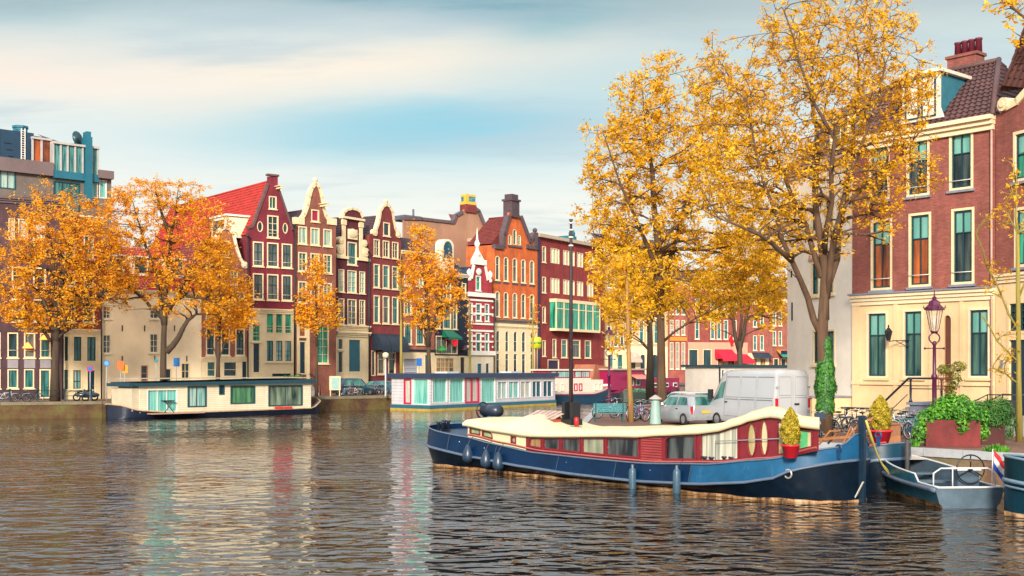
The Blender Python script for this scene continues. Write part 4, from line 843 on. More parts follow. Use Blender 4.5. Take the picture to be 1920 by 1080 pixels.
# --- stoop with iron railings before the arched door
def local(px,D): 
    p=xd(px,D); return p
S0=xd(1762,50.0)
stp=thing('stoop','grey stone stoop with dark iron railings before the arched door','stoop',(S0.x,S0.y,GZ),Plane(xd(1598,57.6),xd(1866,52)).rz)
a=MB(); a.box(-1.3,1.0,-.2,2.05,-.02,1.15); a.box(-1.4,1.1,-.3,2.06,1.151,1.27); a.build('platform',M((.20,.22,.30),.8,.25,2,.1,10),stp)
a=MB()
for k in range(6): a.box(-1.3-.28*(k+1),-1.301-.28*k,-.1,1.1,-.02,1.05-.18*k)
a.build('steps',stone,stp)
def newel(mb,x,y,z,h): mb.lathe([(.10,0),(.06,.08),(.045,.2),(.055,h*.5),(.04,h*.9),(.08,h),(.05,h+.06)],(x,y,z),8)
for sgn,yy in ((0,-.2),):
    a=MB(); newel(a,-1.25,yy,1.27,1.0); newel(a,.2,yy,1.27,1.0); newel(a,-2.9,yy,0,1.05)
    a.tube([(-2.95,yy,1.1),(-2.7,yy,1.12),(-1.35,yy,2.3),(.9,yy,2.3)],.05,6); a.tube([(-1.25,yy,1.85),(.9,yy,1.85)],.022,5); a.tube([(-2.7,yy,.45),(-1.4,yy,1.6)],.022,5)
    a.build('railing',M((.01,.02,.04),.35,.2),stp)
a=MB(); newel(a,-4.6,0,0,.9); newel(a,-3.2,0,0,.9); a.tube([(-4.9,0,.93),(-3.1,0,.93)],.05,6); a.build('low_railing',M((.01,.02,.04),.35,.2),stp)
S1=xd(1868,48.0)
st2=thing('stoop','stone steps with thin black handrails before the dark door at right edge','stoop',(S1.x,S1.y,GZ),Plane(xd(1598,57.6),xd(1866,52)).rz)
a=MB(); a.box(-.3,1.4,-.2,1.95,-.02,.75); 
for k in range(4): a.box(-.3-.28*(k+1),-.301-.28*k,-.1,1.2,-.02,.62-.16*k)
a.build('steps',stone,st2); a=MB()
for yy in (-.15,1.1): a.tube([(-1.5,yy,.1),(-1.5,yy,1.0),(-.9,yy,1.35),(-.3,yy,1.65),(1.3,yy,1.65)],.025,5); a.tube([(-.3,yy,.7),(-.3,yy,1.65)],.025,5)
a.build('railing',black,st2)
# ================================================================== boats
def hull(par,stations,mats,rows_m,name='hull',smooth=True,closed_deck=None,deckm=None,cap=None):
    """stations: list of (x, [(y,z)...keel->gunwale]) for the +y side, mirrored. rows_m: material per strip"""
    mb=MB()
    for side in (1,-1):
        for r in range(len(rows_m)):
            rows=[[(x,side*p[r][0],p[r][1]),(x,side*p[r+1][0],p[r+1][1])] for x,p in stations]
            mb.grid(rows,smooth=smooth,m=rows_m[r])
    return mb.build(name,mats,par)
def loft(u0,u1,n,half,sheer,rail,zb=-.35,flare=.86,railw=1.05,band=.1,pw=2.6,ends=(1,1)):
    st=[]
    for i in range(n+1):
        t=i/n; t=.5-.5*math.cos(PI*t); x=u0+(u1-u0)*t
        q=abs(2*t-1); w=half*max(0,1-q**pw)**.5
        wd=lambda k:half*max(0,1-min(1,q*k)**pw)**.5
        zs,zr=sheer(x),rail(x)
        wl=half*flare*max(0,1-min(1,q*1.02)**pw)**.5
        st.append((x,[(wl*.9,zb),(wl,band),(w*(railw*.98),zr-.04),(w*railw,zr),(w*railw*.98,zr+.05),(w*.97,zs)]))
    return st
def interp(pts):
    def f(x):
        if x<=pts[0][0]: return pts[0][1]
        for (a,b),(c,d) in zip(pts[:-1],pts[1:]):
            if x<=c:
                t=(x-a)/(c-a); t=t*t*(3-2*t)*.5+t*.5; return b+(d-b)*t
        return pts[-1][1]
    return f
# ---------- the blue barge: local x runs left -> right along the boat, origin at the stem on the right
def HULL(col,scuff,amt=.5):
    m=M(col,.36,.35,1.2,spec=.2); m=m.copy(); t=NT(m); b=t.n['Principled BSDF']; src=b.inputs['Base Color'].links[0].from_socket
    tc=t.N('ShaderNodeTexCoord'); mp=t.N('ShaderNodeMapping'); mp.inputs['Scale'].default_value=(2.2,2.2,.5); t.L(tc.outputs['Object'],mp.inputs[0])
    n=t.N('ShaderNodeTexNoise',i_Scale=1.5,i_Detail=10.0,i_Roughness=.75); t.L(mp.outputs[0],n.inputs['Vector'])
    r=t.N('ShaderNodeMapRange'); r.inputs[1].default_value=.56; r.inputs[2].default_value=.72; r.inputs[4].default_value=amt; t.L(n.outputs[0],r.inputs[0])
    mx=t.N('ShaderNodeMix',data_type='RGBA'); t.L(r.outputs[0],mx.inputs[0]); t.L(src,mx.inputs[6]); mx.inputs[7].default_value=c4(scuff); t.L(mx.outputs[2],b.inputs['Base Color'])
    r2=t.N('ShaderNodeMapRange'); r2.inputs[3].default_value=.28; r2.inputs[4].default_value=.55; t.L(n.outputs[0],r2.inputs[0]); t.L(r2.outputs[0],b.inputs['Roughness']); return m
hb=HULL((.0003,.017,.058),(.012,.05,.10),.35); hlt=HULL((.010,.085,.19),(.07,.19,.32),.5); hdk=M((.003,.010,.022),.35,.5,1.2,spec=.18)
def rustmat():
    m,t,b=newmat('rusty waterline'); b.inputs['Roughness'].default_value=.7
    tc=t.N('ShaderNodeTexCoord'); n=t.N('ShaderNodeTexNoise',i_Scale=2.2,i_Detail=9.0,i_Roughness=.75); t.L(tc.outputs['Object'],n.inputs['Vector'])
    r=t.N('ShaderNodeValToRGB'); e=r.color_ramp.elements; e[0].position=.40; e[0].color=(.05,.025,.015,1); e[1].position=.62; e[1].color=(.60,.42,.26,1); q=e.new(.5); q.color=(.34,.17,.06,1)
    t.L(n.outputs[0],r.inputs[0]); t.L(r.outputs[0],b.inputs['Base Color']); return m
rust=rustmat(); redw=M((.20,.012,.022),.35,.2,3,coat=.2); redp=M((.42,.10,.09),.5,.15,3); roofc=M((.72,.61,.38),.55,.10,.6); deckm=M((.02,.05,.10),.6,.3,2); greyrail=M((.09,.13,.20),.4,.2,3)
BA=Vector((10.5,35.4)); Be=Vector((.643,-.766))
barge=thing('houseboat_barge','long dark blue barge with cream wavy roof and maroon cabin, moored in the foreground','barge',(BA.x,BA.y,0),math.atan2(Be.y,Be.x))
_n=Vector((-Be.y,Be.x))
def trace(L,y,head,tail):
    Q=Plane(BA-_n*y-Be*20.6,BA-_n*y,0); return interp(head+[(Q.x(px)-20.6,Q.z(px,py)) for px,py in L]+tail)
sheer=trace([(870,819),(925,833),(1000,849),(1112,861),(1200,869),(1321,871),(1427,863),(1520,843)],2.23,[(-20.6,1.62)],[(0,2.05)])
rail=trace([(892,858),(973,874),(1080,890),(1190,902),(1300,908),(1380,906),(1450,897)],2.36,[(-20.6,1.02),(-19.2,.80)],[(-1.2,.98),(0,1.25)])
st=loft(-20.6,0,44,2.3,sheer,rail,pw=5.0)
def bluff(x):     # plan: bluff round bow on the right, fuller on the left
    d=-x; e=20.6+x; a=(1-(1-d/3.4)**2.3)**.55 if d<3.4 else 1; b=(1-(1-e/2.6)**2.2)**.5 if e<2.6 else 1
    return max(a*b,.004)
st=[(x,[(2.3*bluff(x)*k,z) for k,(w,z) in zip((.76,.86,1.02,1.04,1.02,.97),p)]) for x,p in st]
hl=MB()
for side in (1,-1):
    for r in range(5):
        rows=[[(x,side*p[r][0],p[r][1]),(x,side*p[r+1][0],p[r+1][1])] for x,p in st]
        m=[2,2,4,4,0][r]
        if r==4:
            cut=[i for i,(x,p) in enumerate(st) if x<=-4.6][-1]
            hl.grid(rows[:cut+1],m=0); hl.grid(rows[cut:],m=1)
        else: hl.grid(rows,m=m)
# rust band: strip just above the water
for side in (1,-1):
    hl.grid([[(x,side*(p[1][0]+.01),-.05),(x,side*(p[1][0]+.02),.075+.02*math.sin(x*3)+.012*math.sin(x*11))] for x,p in st],m=3)
hullo=hl.build('hull',[hb,hlt,hdk,rust,greyrail],barge)
g=MB()
for side in (1,-1): g.tube([(x,side*(p[5][0]+.02),p[5][1]+.01) for x,p in st],.032,6)
g.build('gunwale',greyrail,barge)
g=MB()
for side in (1,-1): g.tube([(x,side*(p[3][0]+.015),p[3][1]+.0) for x,p in st],.042,6)
g.build('rubbing_rail',greyrail,barge)
d=MB(); d.grid([[(x,-p[5][0]*.98,p[5][1]-.22),(x,p[5][0]*.98,p[5][1]-.22)] for x,p in st],smooth=False); d.build('deck',deckm,barge)
# stem post with rudder blade and draught scale
a=MB(); a.box(-.02,.17,-.06,.06,-.3,2.5); a.box(-.02,.14,-.08,.08,2.501,2.6); a.build('stem_post',M((.008,.025,.05),.35,.3,1.5),barge)
a=MB(); a.beam((.2,-.13,.62),(-.12,-.2,-.02),.09,.03); a.build('draught_scale',M((.55,.52,.45),.5),barge)
a=MB(); a.ring((-1.25,-1.86,.86),.13,.03,'y',12,5); a.build('hawse_ring',M((.5,.5,.5),.4,metal=.5),barge)
# cabin side in pixels of the photograph -> boat coordinates on the plane y=-1.78
off=1.78
nrm=Vector((-Be.y,Be.x))   # local +y
CP=Plane(BA-nrm*off-Be*20.6,BA-nrm*off,0)
def bx(px): return CP.x(px)-20.6
def bz(px,py): return CP.z(px,py)
# cabin wall follows the roof line above and the sheer below
edge=[(877,797),(925,807),(994,817),(1196,818),(1242,815),(1310,812),(1344,808),(1385,796),(1408,787),(1442,780),(1462,782),(1483,791),(1504,799),(1532,802)]
T=[(bx(px),bz(px,py)) for px,py in edge]
def top(x):
    if x<=T[0][0]: return T[0][1]
    for (a,b),(c,e) in zip(T[:-1],T[1:]):
        if x<=c: return b+(e-b)*(x-a)/(c-a)
    return T[-1][1]
tf=interp(T)
cx0,cx1=T[0][0],T[-1][0]
N=60; xs=[cx0+(cx1-cx0)*i/N for i in range(N+1)]
# hero cabin wall with holes
def hole(px0,px1,dz0=.12,dz1=.06,z0=None,z1=None,n=6,round_l=False,round_r=False):
    a,b=bx(px0),bx(px1); L=[]
    lo=lambda x: sheer(x)+dz0; hi=lambda x: tf(x)-dz1
    low=[(a+(b-a)*k/n,lo(a+(b-a)*k/n)) for k in range(n+1)]; up=[(b-(b-a)*k/n,hi(b-(b-a)*k/n)) for k in range(n+1)]
    if round_l:
        r=.22; up=[p for p in up if p[0]>a+r]+[(a+r*(1-math.sin(PI/2*k/4)),hi(a)-r*(1-math.cos(PI/2*k/4))) for k in range(5)]
    if round_r:
        r=.22; up=[(b-r*(1-math.sin(PI/2*k/4)),hi(b)-r*(1-math.cos(PI/2*k/4))) for k in range(4,-1,-1)]+[p for p in up if p[0]<b-r]
    return low+up
def inner(h,f):
    cx=sum(p[0] for p in h)/len(h); cz=sum(p[1] for p in h)/len(h); w=max(p[0] for p in h)-min(p[0] for p in h); hh=max(p[1] for p in h)-min(p[1] for p in h)
    return [(cx+(p[0]-cx)*(1-2*f/w),cz+(p[1]-cz)*(1-2*f/hh)) for p in h]
wins=[]  # (hole, frame mat, pane mat)
pSal=PANE((.01,.012,.016),(.10,.11,.11),3,61,rough=.04); pSalG=PANE((.08,.20,.08),(.40,.55,.30),2.2,62,contrast=.8); pSalW=PANE((.22,.24,.20),(.70,.66,.52),11,63,contrast=.8); pSalM=PANE((.03,.03,.02),(.38,.40,.28),2.5,64,contrast=.9)
wins+= [(hole(881,901,.10,.07),redw,pSalG),(hole(904,924,.10,.07,round_r=True),redw,pSalG),(hole(958,968,.10,.10),redw,pSalM)]
wins+= [(hole(991,1016,.12,.05,round_l=True),redw,PANE((.05,.03,.02),(.5,.30,.12),5,65,contrast=1.0)),(hole(1018,1050,.12,.05),redw,pSal),(hole(1052,1089,.12,.05),redw,pSal),(hole(1091,1134,.12,.05),redw,pSalM),(hole(1136,1199,.12,.05),redw,pSal)]
wins+= [(hole(1246,1306,.10,.05,round_l=True),redw,pSal),(hole(1312,1386,.08,.04),redw,pSalW)]
outer=[(cx0,sheer(cx0)-.05)]+[(x,sheer(x)-.05) for x in xs[1:]]+[(x,tf(x)+.1) for x in reversed(xs)]
# two materials: cream part left of px 986, maroon on the right
cutx=bx(986)
def seg(a,b): 
    X_=[a]+[x for x in xs if a<x<b]+[b]; return [(x,sheer(x)-.05) for x in X_]+[(x,tf(x)+.1) for x in reversed(X_)]
pScr=PANE((.38,.32,.15),(.66,.56,.34),1.5,66,rough=.15)
ovA=outline(bx(1399),bx(1419),sheer(bx(1409))+.10,tf(bx(1409))-.06,'oval'); ovB=outline(bx(1424),bx(1442),sheer(bx(1433))+.10,tf(bx(1433))-.06,'oval')
big=hole(1456,1524,.10,.10)
for sgn,nm in ((-1,'cabin_wall'),(1,'cabin_wall')):
    w_=MB(); y=sgn*off
    mid=bx(1388)
    hs=[q[0] for q in wins]
    if sgn<0:
        w_.panel(seg(cx0,cutx),hs[:3],y,y+.08,m=0); w_.panel(seg(cutx,mid),hs[3:],y,y+.08,m=1); w_.panel(seg(mid,cx1),[ovA,ovB,big],y,y+.08,m=1)
    else:
        w_.panel(seg(cx0,cutx),[],y,y-.08,m=0); w_.panel(seg(cutx,bx(1180)),[],y,y-.08,m=1)
    cw=w_.build(nm,[roofc,redw],barge)
    if sgn<0:
        for hh,fm,pm in wins:
            f=MB(); ringmesh(f,hh,inner(hh,.055),y-.03,y+.06); w2=f.build('window',fm,cw)
            MB().panel(inner(hh,.03),(),y+.05).build('pane',pm,w2)
        sl=MB()
        for k in range(9):
            xa,xb=bx(1203),bx(1241); t0=(k+.1)/9; t1=(k+.85)/9
            lo=sheer((xa+xb)/2)+.08; hi=tf((xa+xb)/2)-.05
            sl.box(xa,xb,y-.03,y-.001,lo+(hi-lo)*(t0+.02),lo+(hi-lo)*t1)
        sl.build('slatted_panel',M((.36,.05,.05),.4,.2,3),cw)
        for ov in (ovA,ovB):
            f=MB(); ringmesh(f,ov,inner(ov,.04),y-.03,y+.1); w2=f.build('oval_window',redw,cw); MB().panel(inner(ov,.03),(),y+.06).build('pane',pScr,w2)
        f=MB(); ringmesh(f,big,inner(big,.04),y-.03,y+.1); w2=f.build('window',redw,cw); MB().panel(inner(big,.03),(),y+.06).build('pane',[pScr],w2); MB().panel(outline(bx(1485),bx(1512),sheer(bx(1498))+.14,tf(bx(1498))-.12),(),y+.055).build('curtain',M((.10,.48,.20),.5,.25,4),w2)
# sill line in pale pink paint
a=MB()
for s_ in (-1,1): a.tube([(x,s_*(off+.03),sheer(x)+.05) for x in xs],.035,4)
a.build('sill_line',redp,barge)
# cream roof: cambered, wavy, with a thick rounded edge
def wide(x): t=min(1,max(0,(x-bx(1180))/(bx(1440)-bx(1180)))); t=t*t*(3-2*t); return 2*(off+.17)*(1-t)+1.5*t   # the cabin narrows towards the bow
def skew(x,y): return x-.71*(y+off)*min(1,max(0,(x-bx(1330))/(bx(1450)-bx(1330))))   # the cabin end runs aslant
rows=[]
for x in [cx0-.15]+xs+[cx1+.08]:
    z=tf(x); th=.20; row=[]
    hump=.42*math.exp(-((x-bx(962))/1.15)**2)+.10
    for k in range(21):
        v=-1+2*k/20; e=abs(v); yy=-(off+.17)+(1+v)/2*wide(x)
        zz=z+th-.02+hump*(1-e**2.4)-(.11 if e>.999 else 0)
        row.append((x,yy,zz))
    row=[(x,-(off+.15),z-.04)]+row+[(x,row[-1][1]-.02,z-.04)]
    row=[(x,-(off-.1),z-.02)]+row+[(x,row[-1][1]-.25,z-.02)]
    row=[(skew(a_,b_),b_,c_) for a_,b_,c_ in row]
    rows.append(row)
rf=MB(); rf.grid(rows)
for R_ in (rows[0],rows[-1]): rf.add(R_,[tuple(range(len(R_)))])
rf.build('roof',roofc,barge)
a=MB(); q0=(cx1-.03,-off+.09); q1=(skew(cx1-.03,-off+1.25),-off+1.25); zl,zh=sheer(cx1)-.1,tf(cx1)+.1
a.add([(q0[0],q0[1],zl),(q1[0],q1[1],zl),(q1[0],q1[1],zh),(q0[0],q0[1],zh)],[(0,1,2,3)]); a.build('cabin_end',redw,barge,fix=False)
a=MB(); a.box(cx0+.01,cx0+.05,-off+.09,off-.09,sheer(cx0)-.1,tf(cx0)+.1); a.build('cabin_end',redw,barge)
CC=Plane(BA-Be*20.6,BA,0)
def bxc(px): return CC.x(px)-20.6
# canvas seams across the roof and plate seams on the hull
for i in range(4,len(rows)-8,9): r_=rows[i]; MB().tube([(q[0],q[1],q[2]+.006) for q in r_[2:-2]],.012,4).build('canvas_seam',M((.62,.52,.32),.8),barge)
for x in (-17.6,-14.4,-11.2,-8.0,-5.0):
    i=min(range(len(st)),key=lambda i:abs(st[i][0]-x)); q=st[i][1]; MB().tube([(st[i][0],-q[3][0]-.004,q[3][1]+.04),(st[i][0],-q[5][0]-.004,q[5][1])],.009,4).build('plate_seam',M((.01,.03,.06),.6),barge)
# skylight hatch on the roof
sx=bxc(1030)-.1; zt=tf(sx)+.30
a=MB(); a.box(sx-.75,sx+1.0,-.55,.75,zt-.1,zt+.22); a.build('skylight',M((.33,.07,.04),.5,.2,3),barge)
sk_=bpy.data.objects[-1] if False else None
a=MB()
for k in range(6): a.beam((sx-.7+k*.32,-.62,zt+.24),(sx-.6+k*.32,.1,zt+.52),.2,.03)
for k in range(6): a.beam((sx-.7+k*.32,.82,zt+.24),(sx-.6+k*.32,.1,zt+.52),.2,.03)
a.build('skylight_cover',M((.50,.36,.30),.5,.2,3),barge)
# mast in its tabernacle
mx=bxc(1067); mz=tf(mx)+.3; mtop=CZ+(692-386)*41.6/FO
a=MB(); a.box(mx-.28,mx-.12,-.12,.3,mz-.15,mz+.95); a.box(mx+.16,mx+.32,-.12,.3,mz-.15,mz+.95); a.box(mx-.30,mx+.34,-.2,.38,mz-.16,mz+.28); a.tube([(mx-.5,-.4,mz),(mx+1.1,-.4,mz)],.05,6); tb=a.build('mast_case',black,barge)
a=MB(); a.lathe([(.09,0),(.07,(mtop-mz)*.6),(.055,mtop-mz-.5),(.045,mtop-mz-.1),(.09,mtop-mz)],(mx,.1,mz),10); ms=a.build('mast',M((.03,.015,.02),.35,.3,2),barge)
a=MB()
for py in (395,409,424,441): a=MB(); a.lathe([(.095,0),(.095,.05)],(mx,.1,CZ+(692-py)*41.6/FO),8); a.build('mast_band',white,ms)
for k,(dx,c) in enumerate(((.52,(.45,.01,.015)),(-.5,(.40,.03,.02)))): MB().lathe([(.09,0),(.10,.3),(.05,.36)],(mx+dx,-.1,mz+.02),8).build('gas_bottle',M(c,.4),barge)
# winch on the left end
wx=bxc(912); wz=2.0
a=MB(); a.box(wx-.5,wx-.42,.2,.3,1.3,wz+.35); a.box(wx+.35,wx+.43,.2,.3,1.3,wz+.3); a.tube([(wx-.5,.25,wz+.25),(wx+.55,.25,wz+.25)],[.24,.24],12); a.build('winch',M((.02,.03,.055),.35,.3),barge)
a=MB(); a.ring((wx-.56,.25,wz+.25),.34,.035,'x',16,5)
for k in range(3): t=PI*k/3; a.tube([(wx-.56,.25+.34*math.cos(t),wz+.25+.34*math.sin(t)),(wx-.56,.25-.34*math.cos(t),wz+.25-.34*math.sin(t))],.02,4)
a.build('winch_wheel',M((.02,.03,.055),.35,.3),barge)
# bollards and fittings on the left foredeck and right deck
for x,y in ((-20.0,-.7),(-19.6,-1.3),(-2.3,-1.35),(-4.6,-1.72),(-3.8,-1.7)):
    z=sheer(x)-.22; a=MB(); a.lathe([(.07,0),(.07,.38),(.11,.40),(.11,.45)],(x,y,z),8); a.lathe([(.07,0),(.07,.38),(.11,.40),(.11,.45)],(x+.28,y,z),8); a.box(x-.1,x+.38,y-.08,y+.08,z,z+.05); a.build('bollard',M((.02,.03,.05),.4,.2),barge)
# handrail along the verandah
a=MB(); x0,x1=bx(1346),bx(1500); a.tube([(x0,-off-.12,sheer(x0)),(x0,-off-.12,sheer(x0)+.72),(x1,-off-.12,sheer(x1)+.45),(x1,-off-.12,sheer(x1))],.018,5); a.build('handrail',M((.25,.25,.28),.4),barge)
# fairleads on the right gunwale
for px in (1531,1577): x=bx(px)+.1; i=min(range(len(st)),key=lambda i:abs(st[i][0]-x)); yy=-st[i][1][5][0]; a=MB(); a.ring((x,yy-.03,sheer(x)-.02),.10,.03,'y',10,5); a.box(x-.05,x+.05,yy-.06,yy-.0,sheer(x)-.35,sheer(x)-.05); a.build('fairlead',M((.01,.05,.14),.4),barge)
for x in (-16.9,-15.3,-12.6,-10.6,-6.5):
    i=min(range(len(st)),key=lambda i:abs(st[i][0]-x)); MB().ball((x,-st[i][1][5][0]-.02,sheer(x)-.22),.035,6).build('hull_light',M((.6,.6,.55),.4),barge)
# fenders hang from the gunwale: things of their own
def W_(x,y,z): p=BA+Be*x+nrm*y; return (p.x,p.y,z)
fm_=M((.018,.04,.075),.35,.2,3)
def fender(kind,x,label,grp,drop):
    i=min(range(len(st)),key=lambda i:abs(st[i][0]-x)); w=st[i][1][5][0]; zt=sheer(x); y=-(w+.22)
    o=thing('fender',label,'fender',W_(x,y,zt-drop),barge.rotation_euler.z,grp)
    if kind=='round': MB().lathe([(.02,.42),(.07,.38),(.16,.2),(.23,-.02),(.22,-.16),(.14,-.27),(.03,-.31)],(0,0,0),14).build('body',fm_,o)
    else: MB().lathe([(.03,.46),(.06,.42),(.05,.36),(.11,.28),(.13,.2),(.13,-.42),(.10,-.5),(.03,-.53)],(0,0,0),14).build('body',M((.05,.10,.15),.35,.2,3),o)
    a=MB(); a.tube([(0,0,.42),(0,.1,drop-.05),(0,.28,drop+.1)],.014,4); a.build('rope',black,o)
for px,l in ((899,'leftmost'),(933,'middle'),(956,'rightmost')):
    fender('round',bx(px)+.12,l+' of the three teardrop fenders hanging at the left end of the blue barge','teardrop fenders on the blue barge',.62)
fender('long',bx(1212),'long grey cylinder fender below the maroon slatted panel of the barge','cylinder fenders on the blue barge',.48)
fender('long',bx(1295),'long dark cylinder fender below the big window of the barge','cylinder fenders on the blue barge',.48)

# conifers in red pots on the deck
def leafball(mb,c,r,n,size,seed,zmin=0,cone=False):
    rnd=random.Random(seed)
    for k in range(n):
        u=rnd.random()
        if cone: 
            z=u**1.15; th=rnd.random()*2*PI; rr=r[0]*(math.sin(PI*min(1,(z*.86+.14)))**.75)*(.72+.30*rnd.random()+.16*math.sin(th*5+z*17)+.08*math.sin(th*3-z*31))*(1.12-.25*z)
            p=Vector((c[0]+rr*math.cos(th),c[1]+rr*math.sin(th),c[2]+z*r[2])); nn=Vector((math.cos(th),math.sin(th),.7))
        else:
            v=Vector((rnd.gauss(0,1),rnd.gauss(0,1),rnd.gauss(0,1))).normalized(); q=.55+.5*rnd.random(); p=Vector((c[0]+v.x*r[0]*q,c[1]+v.y*r[1]*q,c[2]+v.z*r[2]*q)); nn=v+Vector((0,0,.4))
        if p.z<zmin: continue
        nn=(nn+Vector((rnd.uniform(-.8,.8),rnd.uniform(-.8,.8),rnd.uniform(-.8,.8)))).normalized(); a=nn.orthogonal().normalized(); a.rotate(Matrix.Rotation(rnd.random()*2*PI,3,nn)); b=nn.cross(a)
        s_=size*rnd.uniform(.6,1.3)
        mb.add([p-a*s_,p-b*s_*.45+nn*s_*.15,p+a*s_,p+b*s_*.45+nn*s_*.15],[(0,1,2,3)])
    return mb
def LEAF(c1,c2,c3,rough=.6,trans=.35,sc=.9):
    m,t,b=newmat('leaves'); b.inputs['Roughness'].default_value=rough
    ge=t.N('ShaderNodeNewGeometry'); tc=t.N('ShaderNodeTexCoord'); n=t.N('ShaderNodeTexNoise',i_Scale=sc,i_Detail=2.0); t.L(tc.outputs['Object'],n.inputs['Vector'])
    ad=t.N('ShaderNodeMath',operation='MULTIPLY_ADD'); t.L(ge.outputs['Random Per Island'],ad.inputs[0]); ad.inputs[1].default_value=.55
    mu=t.N('ShaderNodeMath',operation='MULTIPLY'); t.L(n.outputs[0],mu.inputs[0]); mu.inputs[1].default_value=.75; t.L(mu.outputs[0],ad.inputs[2])
    r=t.N('ShaderNodeValToRGB'); e=r.color_ramp.elements; e[0].position=.25; e[0].color=c4(c1); e[1].position=.85; e[1].color=c4(c3); q=e.new(.52); q.color=c4(c2)
    t.L(ad.outputs[0],r.inputs[0]); t.L(r.outputs[0],b.inputs['Base Color'])
    tr=t.N('ShaderNodeBsdfTranslucent'); t.L(r.outputs[0],tr.inputs[0]); mx=t.N('ShaderNodeMixShader'); mx.inputs[0].default_value=trans
    out=t.n['Material Output']; t.L(b.outputs[0],mx.inputs[1]); t.L(tr.outputs[0],mx.inputs[2]); t.L(mx.outputs[0],out.inputs[0]); return m
conif=LEAF((.05,.07,.006),(.36,.30,.015),(.72,.52,.04),sc=6)
redpot=M((.62,.015,.03),.4,.08,3); soil=M((.03,.02,.012),.95)
def potted(p,px,h,r,label,pr=.32,ph=.45):
    o=thing('potted_conifer',label,'potted plant',tuple(p))
    a=MB(); a.lathe([(pr*.72,0),(pr*.98,ph*.85),(pr*1.08,ph*.86),(pr*1.08,ph),(pr*.95,ph),(pr*.9,ph-.06)],(0,0,0),18); a.build('pot',redpot,o)
    MB().lathe([(.01,0),(pr*.92,0.001)],(0,0,ph-.07),12).build('soil',soil,o)
    c=MB(); leafball(c,(0,0,ph-.02),(r,r,h),7500,.036,int(px),cone=True); c.lathe([(.04,0),(r*.45,.1*h),(r*.55,.4*h),(r*.38,.65*h),(.03,.8*h)],(0,0,ph-.03),8); c.build('foliage',conif,o,fix=False)
potted(W_(bx(1479)+.25,-2.03,sheer(bx(1479))-.03),1479,1.12,.27,'yellow green conifer in a bright red pot, in front of the barge windows',.26,.40)
# dark boat moored between the barge and the quay: its round bow shows past the stem post
xo=W_(0,3.55,0); b2=thing('canal_boat','dark navy boat with blue bulwark, its round bow showing past the barge stem','boat',(xo[0],xo[1],0),barge.rotation_euler.z)
s3=interp([(-9,.95),(-4,1.1),(-2,1.35),(-.6,1.6)]); r3=interp([(-9,.5),(-3,.75),(-.6,1.1)])
stb=[(x,[(w,z) for (w,z) in p]) for x,p in loft(-9,-.6,30,1.25,s3,r3,pw=5)]
m_=MB()
for side in (1,-1):
    for r in range(5): m_.grid([[(x,side*p[r][0],p[r][1]),(x,side*p[r+1][0],p[r+1][1])] for x,p in stb],m=[1,1,2,2,0][r])
m_.build('hull',[M((.004,.04,.075),.35,.3,1),hdk,greyrail],b2)
a=MB(); a.grid([[(x,-p[5][0]*.98,p[5][1]-.2),(x,p[5][0]*.98,p[5][1]-.2)] for x,p in stb],smooth=False); a.build('deck',deckm,b2)
a=MB()
for side in (1,-1): a.tube([(x,side*(p[5][0]+.01),p[5][1]+.01) for x,p in stb],.03,5)
a.build('gunwale',greyrail,b2)
potted(W_(-1.35,3.2,s3(-1.35)+.12),1649,1.15,.34,'taller yellow green conifer in a red pot beside the stem post of the barge',.36,.42)
# folding wooden deck chair
teak=M((.42,.17,.07),.55,.2,4)
p=Vector(W_(-.75,.35,sheer(-1.2)+.34))
o=thing('deck_chair','brown wooden deck chair lying unfolded on the end of the blue barge','deck chair',(p.x,p.y,p.z),barge.rotation_euler.z+.1)
a=MB()
for s_ in (-.28,.28): a.beam((-1.0,s_,.02),(.7,s_,.22),.05,.06); a.beam((-.75,s_,-.1),(-.35,s_,.35),.045,.05); a.beam((.05,s_,-.1),(.35,s_,.5),.045,.05)
a.beam((-.35,-.3,.33),(-.35,.3,.33),.05); a.build('frame',teak,o)
a=MB()
for k in range(8): a.beam((-.95+k*.17,-.3,.06+k*.02),(-.95+k*.17,.3,.06+k*.02),.10,.02)
a.build('seat',teak,o); a=MB(); 
for k in range(6): a.beam((.30+k*.075,-.3,.24+k*.085),(.30+k*.075,.3,.24+k*.085),.10,.02)
for s_ in (-.28,.28): a.beam((.25,s_,.18),(.78,s_,.78),.04,.05)
a.build('backrest',teak,o)
# wooden chest / cupboard at the end of the barge
p=Vector(W_(-2.1,4.1,s3(-2)-.1)); o=thing('storage_box','open topped brown wooden cupboard behind the conifer on the barge','wooden box',(p.x,p.y,p.z-.1),barge.rotation_euler.z)
a=MB(); a.box(-.75,.75,-.25,.3,0,.62); a.build('body',M((.48,.20,.08),.6,.2,4),o); a=MB(); a.box(.15,.75,-.28,.3,.621,1.0); a.box(.1,.8,-.33,.34,1.001,1.05); a.build('top_shelf',M((.36,.15,.07),.6,.2,4),o)
for q in (.2,): MB().box(.22,.68,-.30,-.281,.66,.95).build('pane',pTeal,o)
# mooring rope
a=MB(); P0=Vector(W_(.2,0,2.45)); P1=at(1690,892,38.5); pts=[]
for k in range(15): t=k/14; q=P0.lerp(P1,t); q.z-=.95*4*t*(1-t)*.62; pts.append(q)
a.tube(pts,.028,6); pts2=[q+Vector((.03,.05,.05*math.sin(i))) for i,q in enumerate(pts)]; a.tube(pts2[:10],.026,6); tag(a.build('mooring_rope',M((.62,.50,.12),.8,.15,6)),'yellow mooring rope running from the barge stem post to the small grey boat','rope')

# ---------- small grey sloop
Sc=Vector((13.15,33.7)); sd_=Vector((12.75,39.6))-Sc; sd_.normalize()
sloop=thing('sloop','small open grey aluminium sloop with steering wheel, moored behind the barge stem','boat',(Sc.x,Sc.y,0),math.atan2(sd_.y,sd_.x))
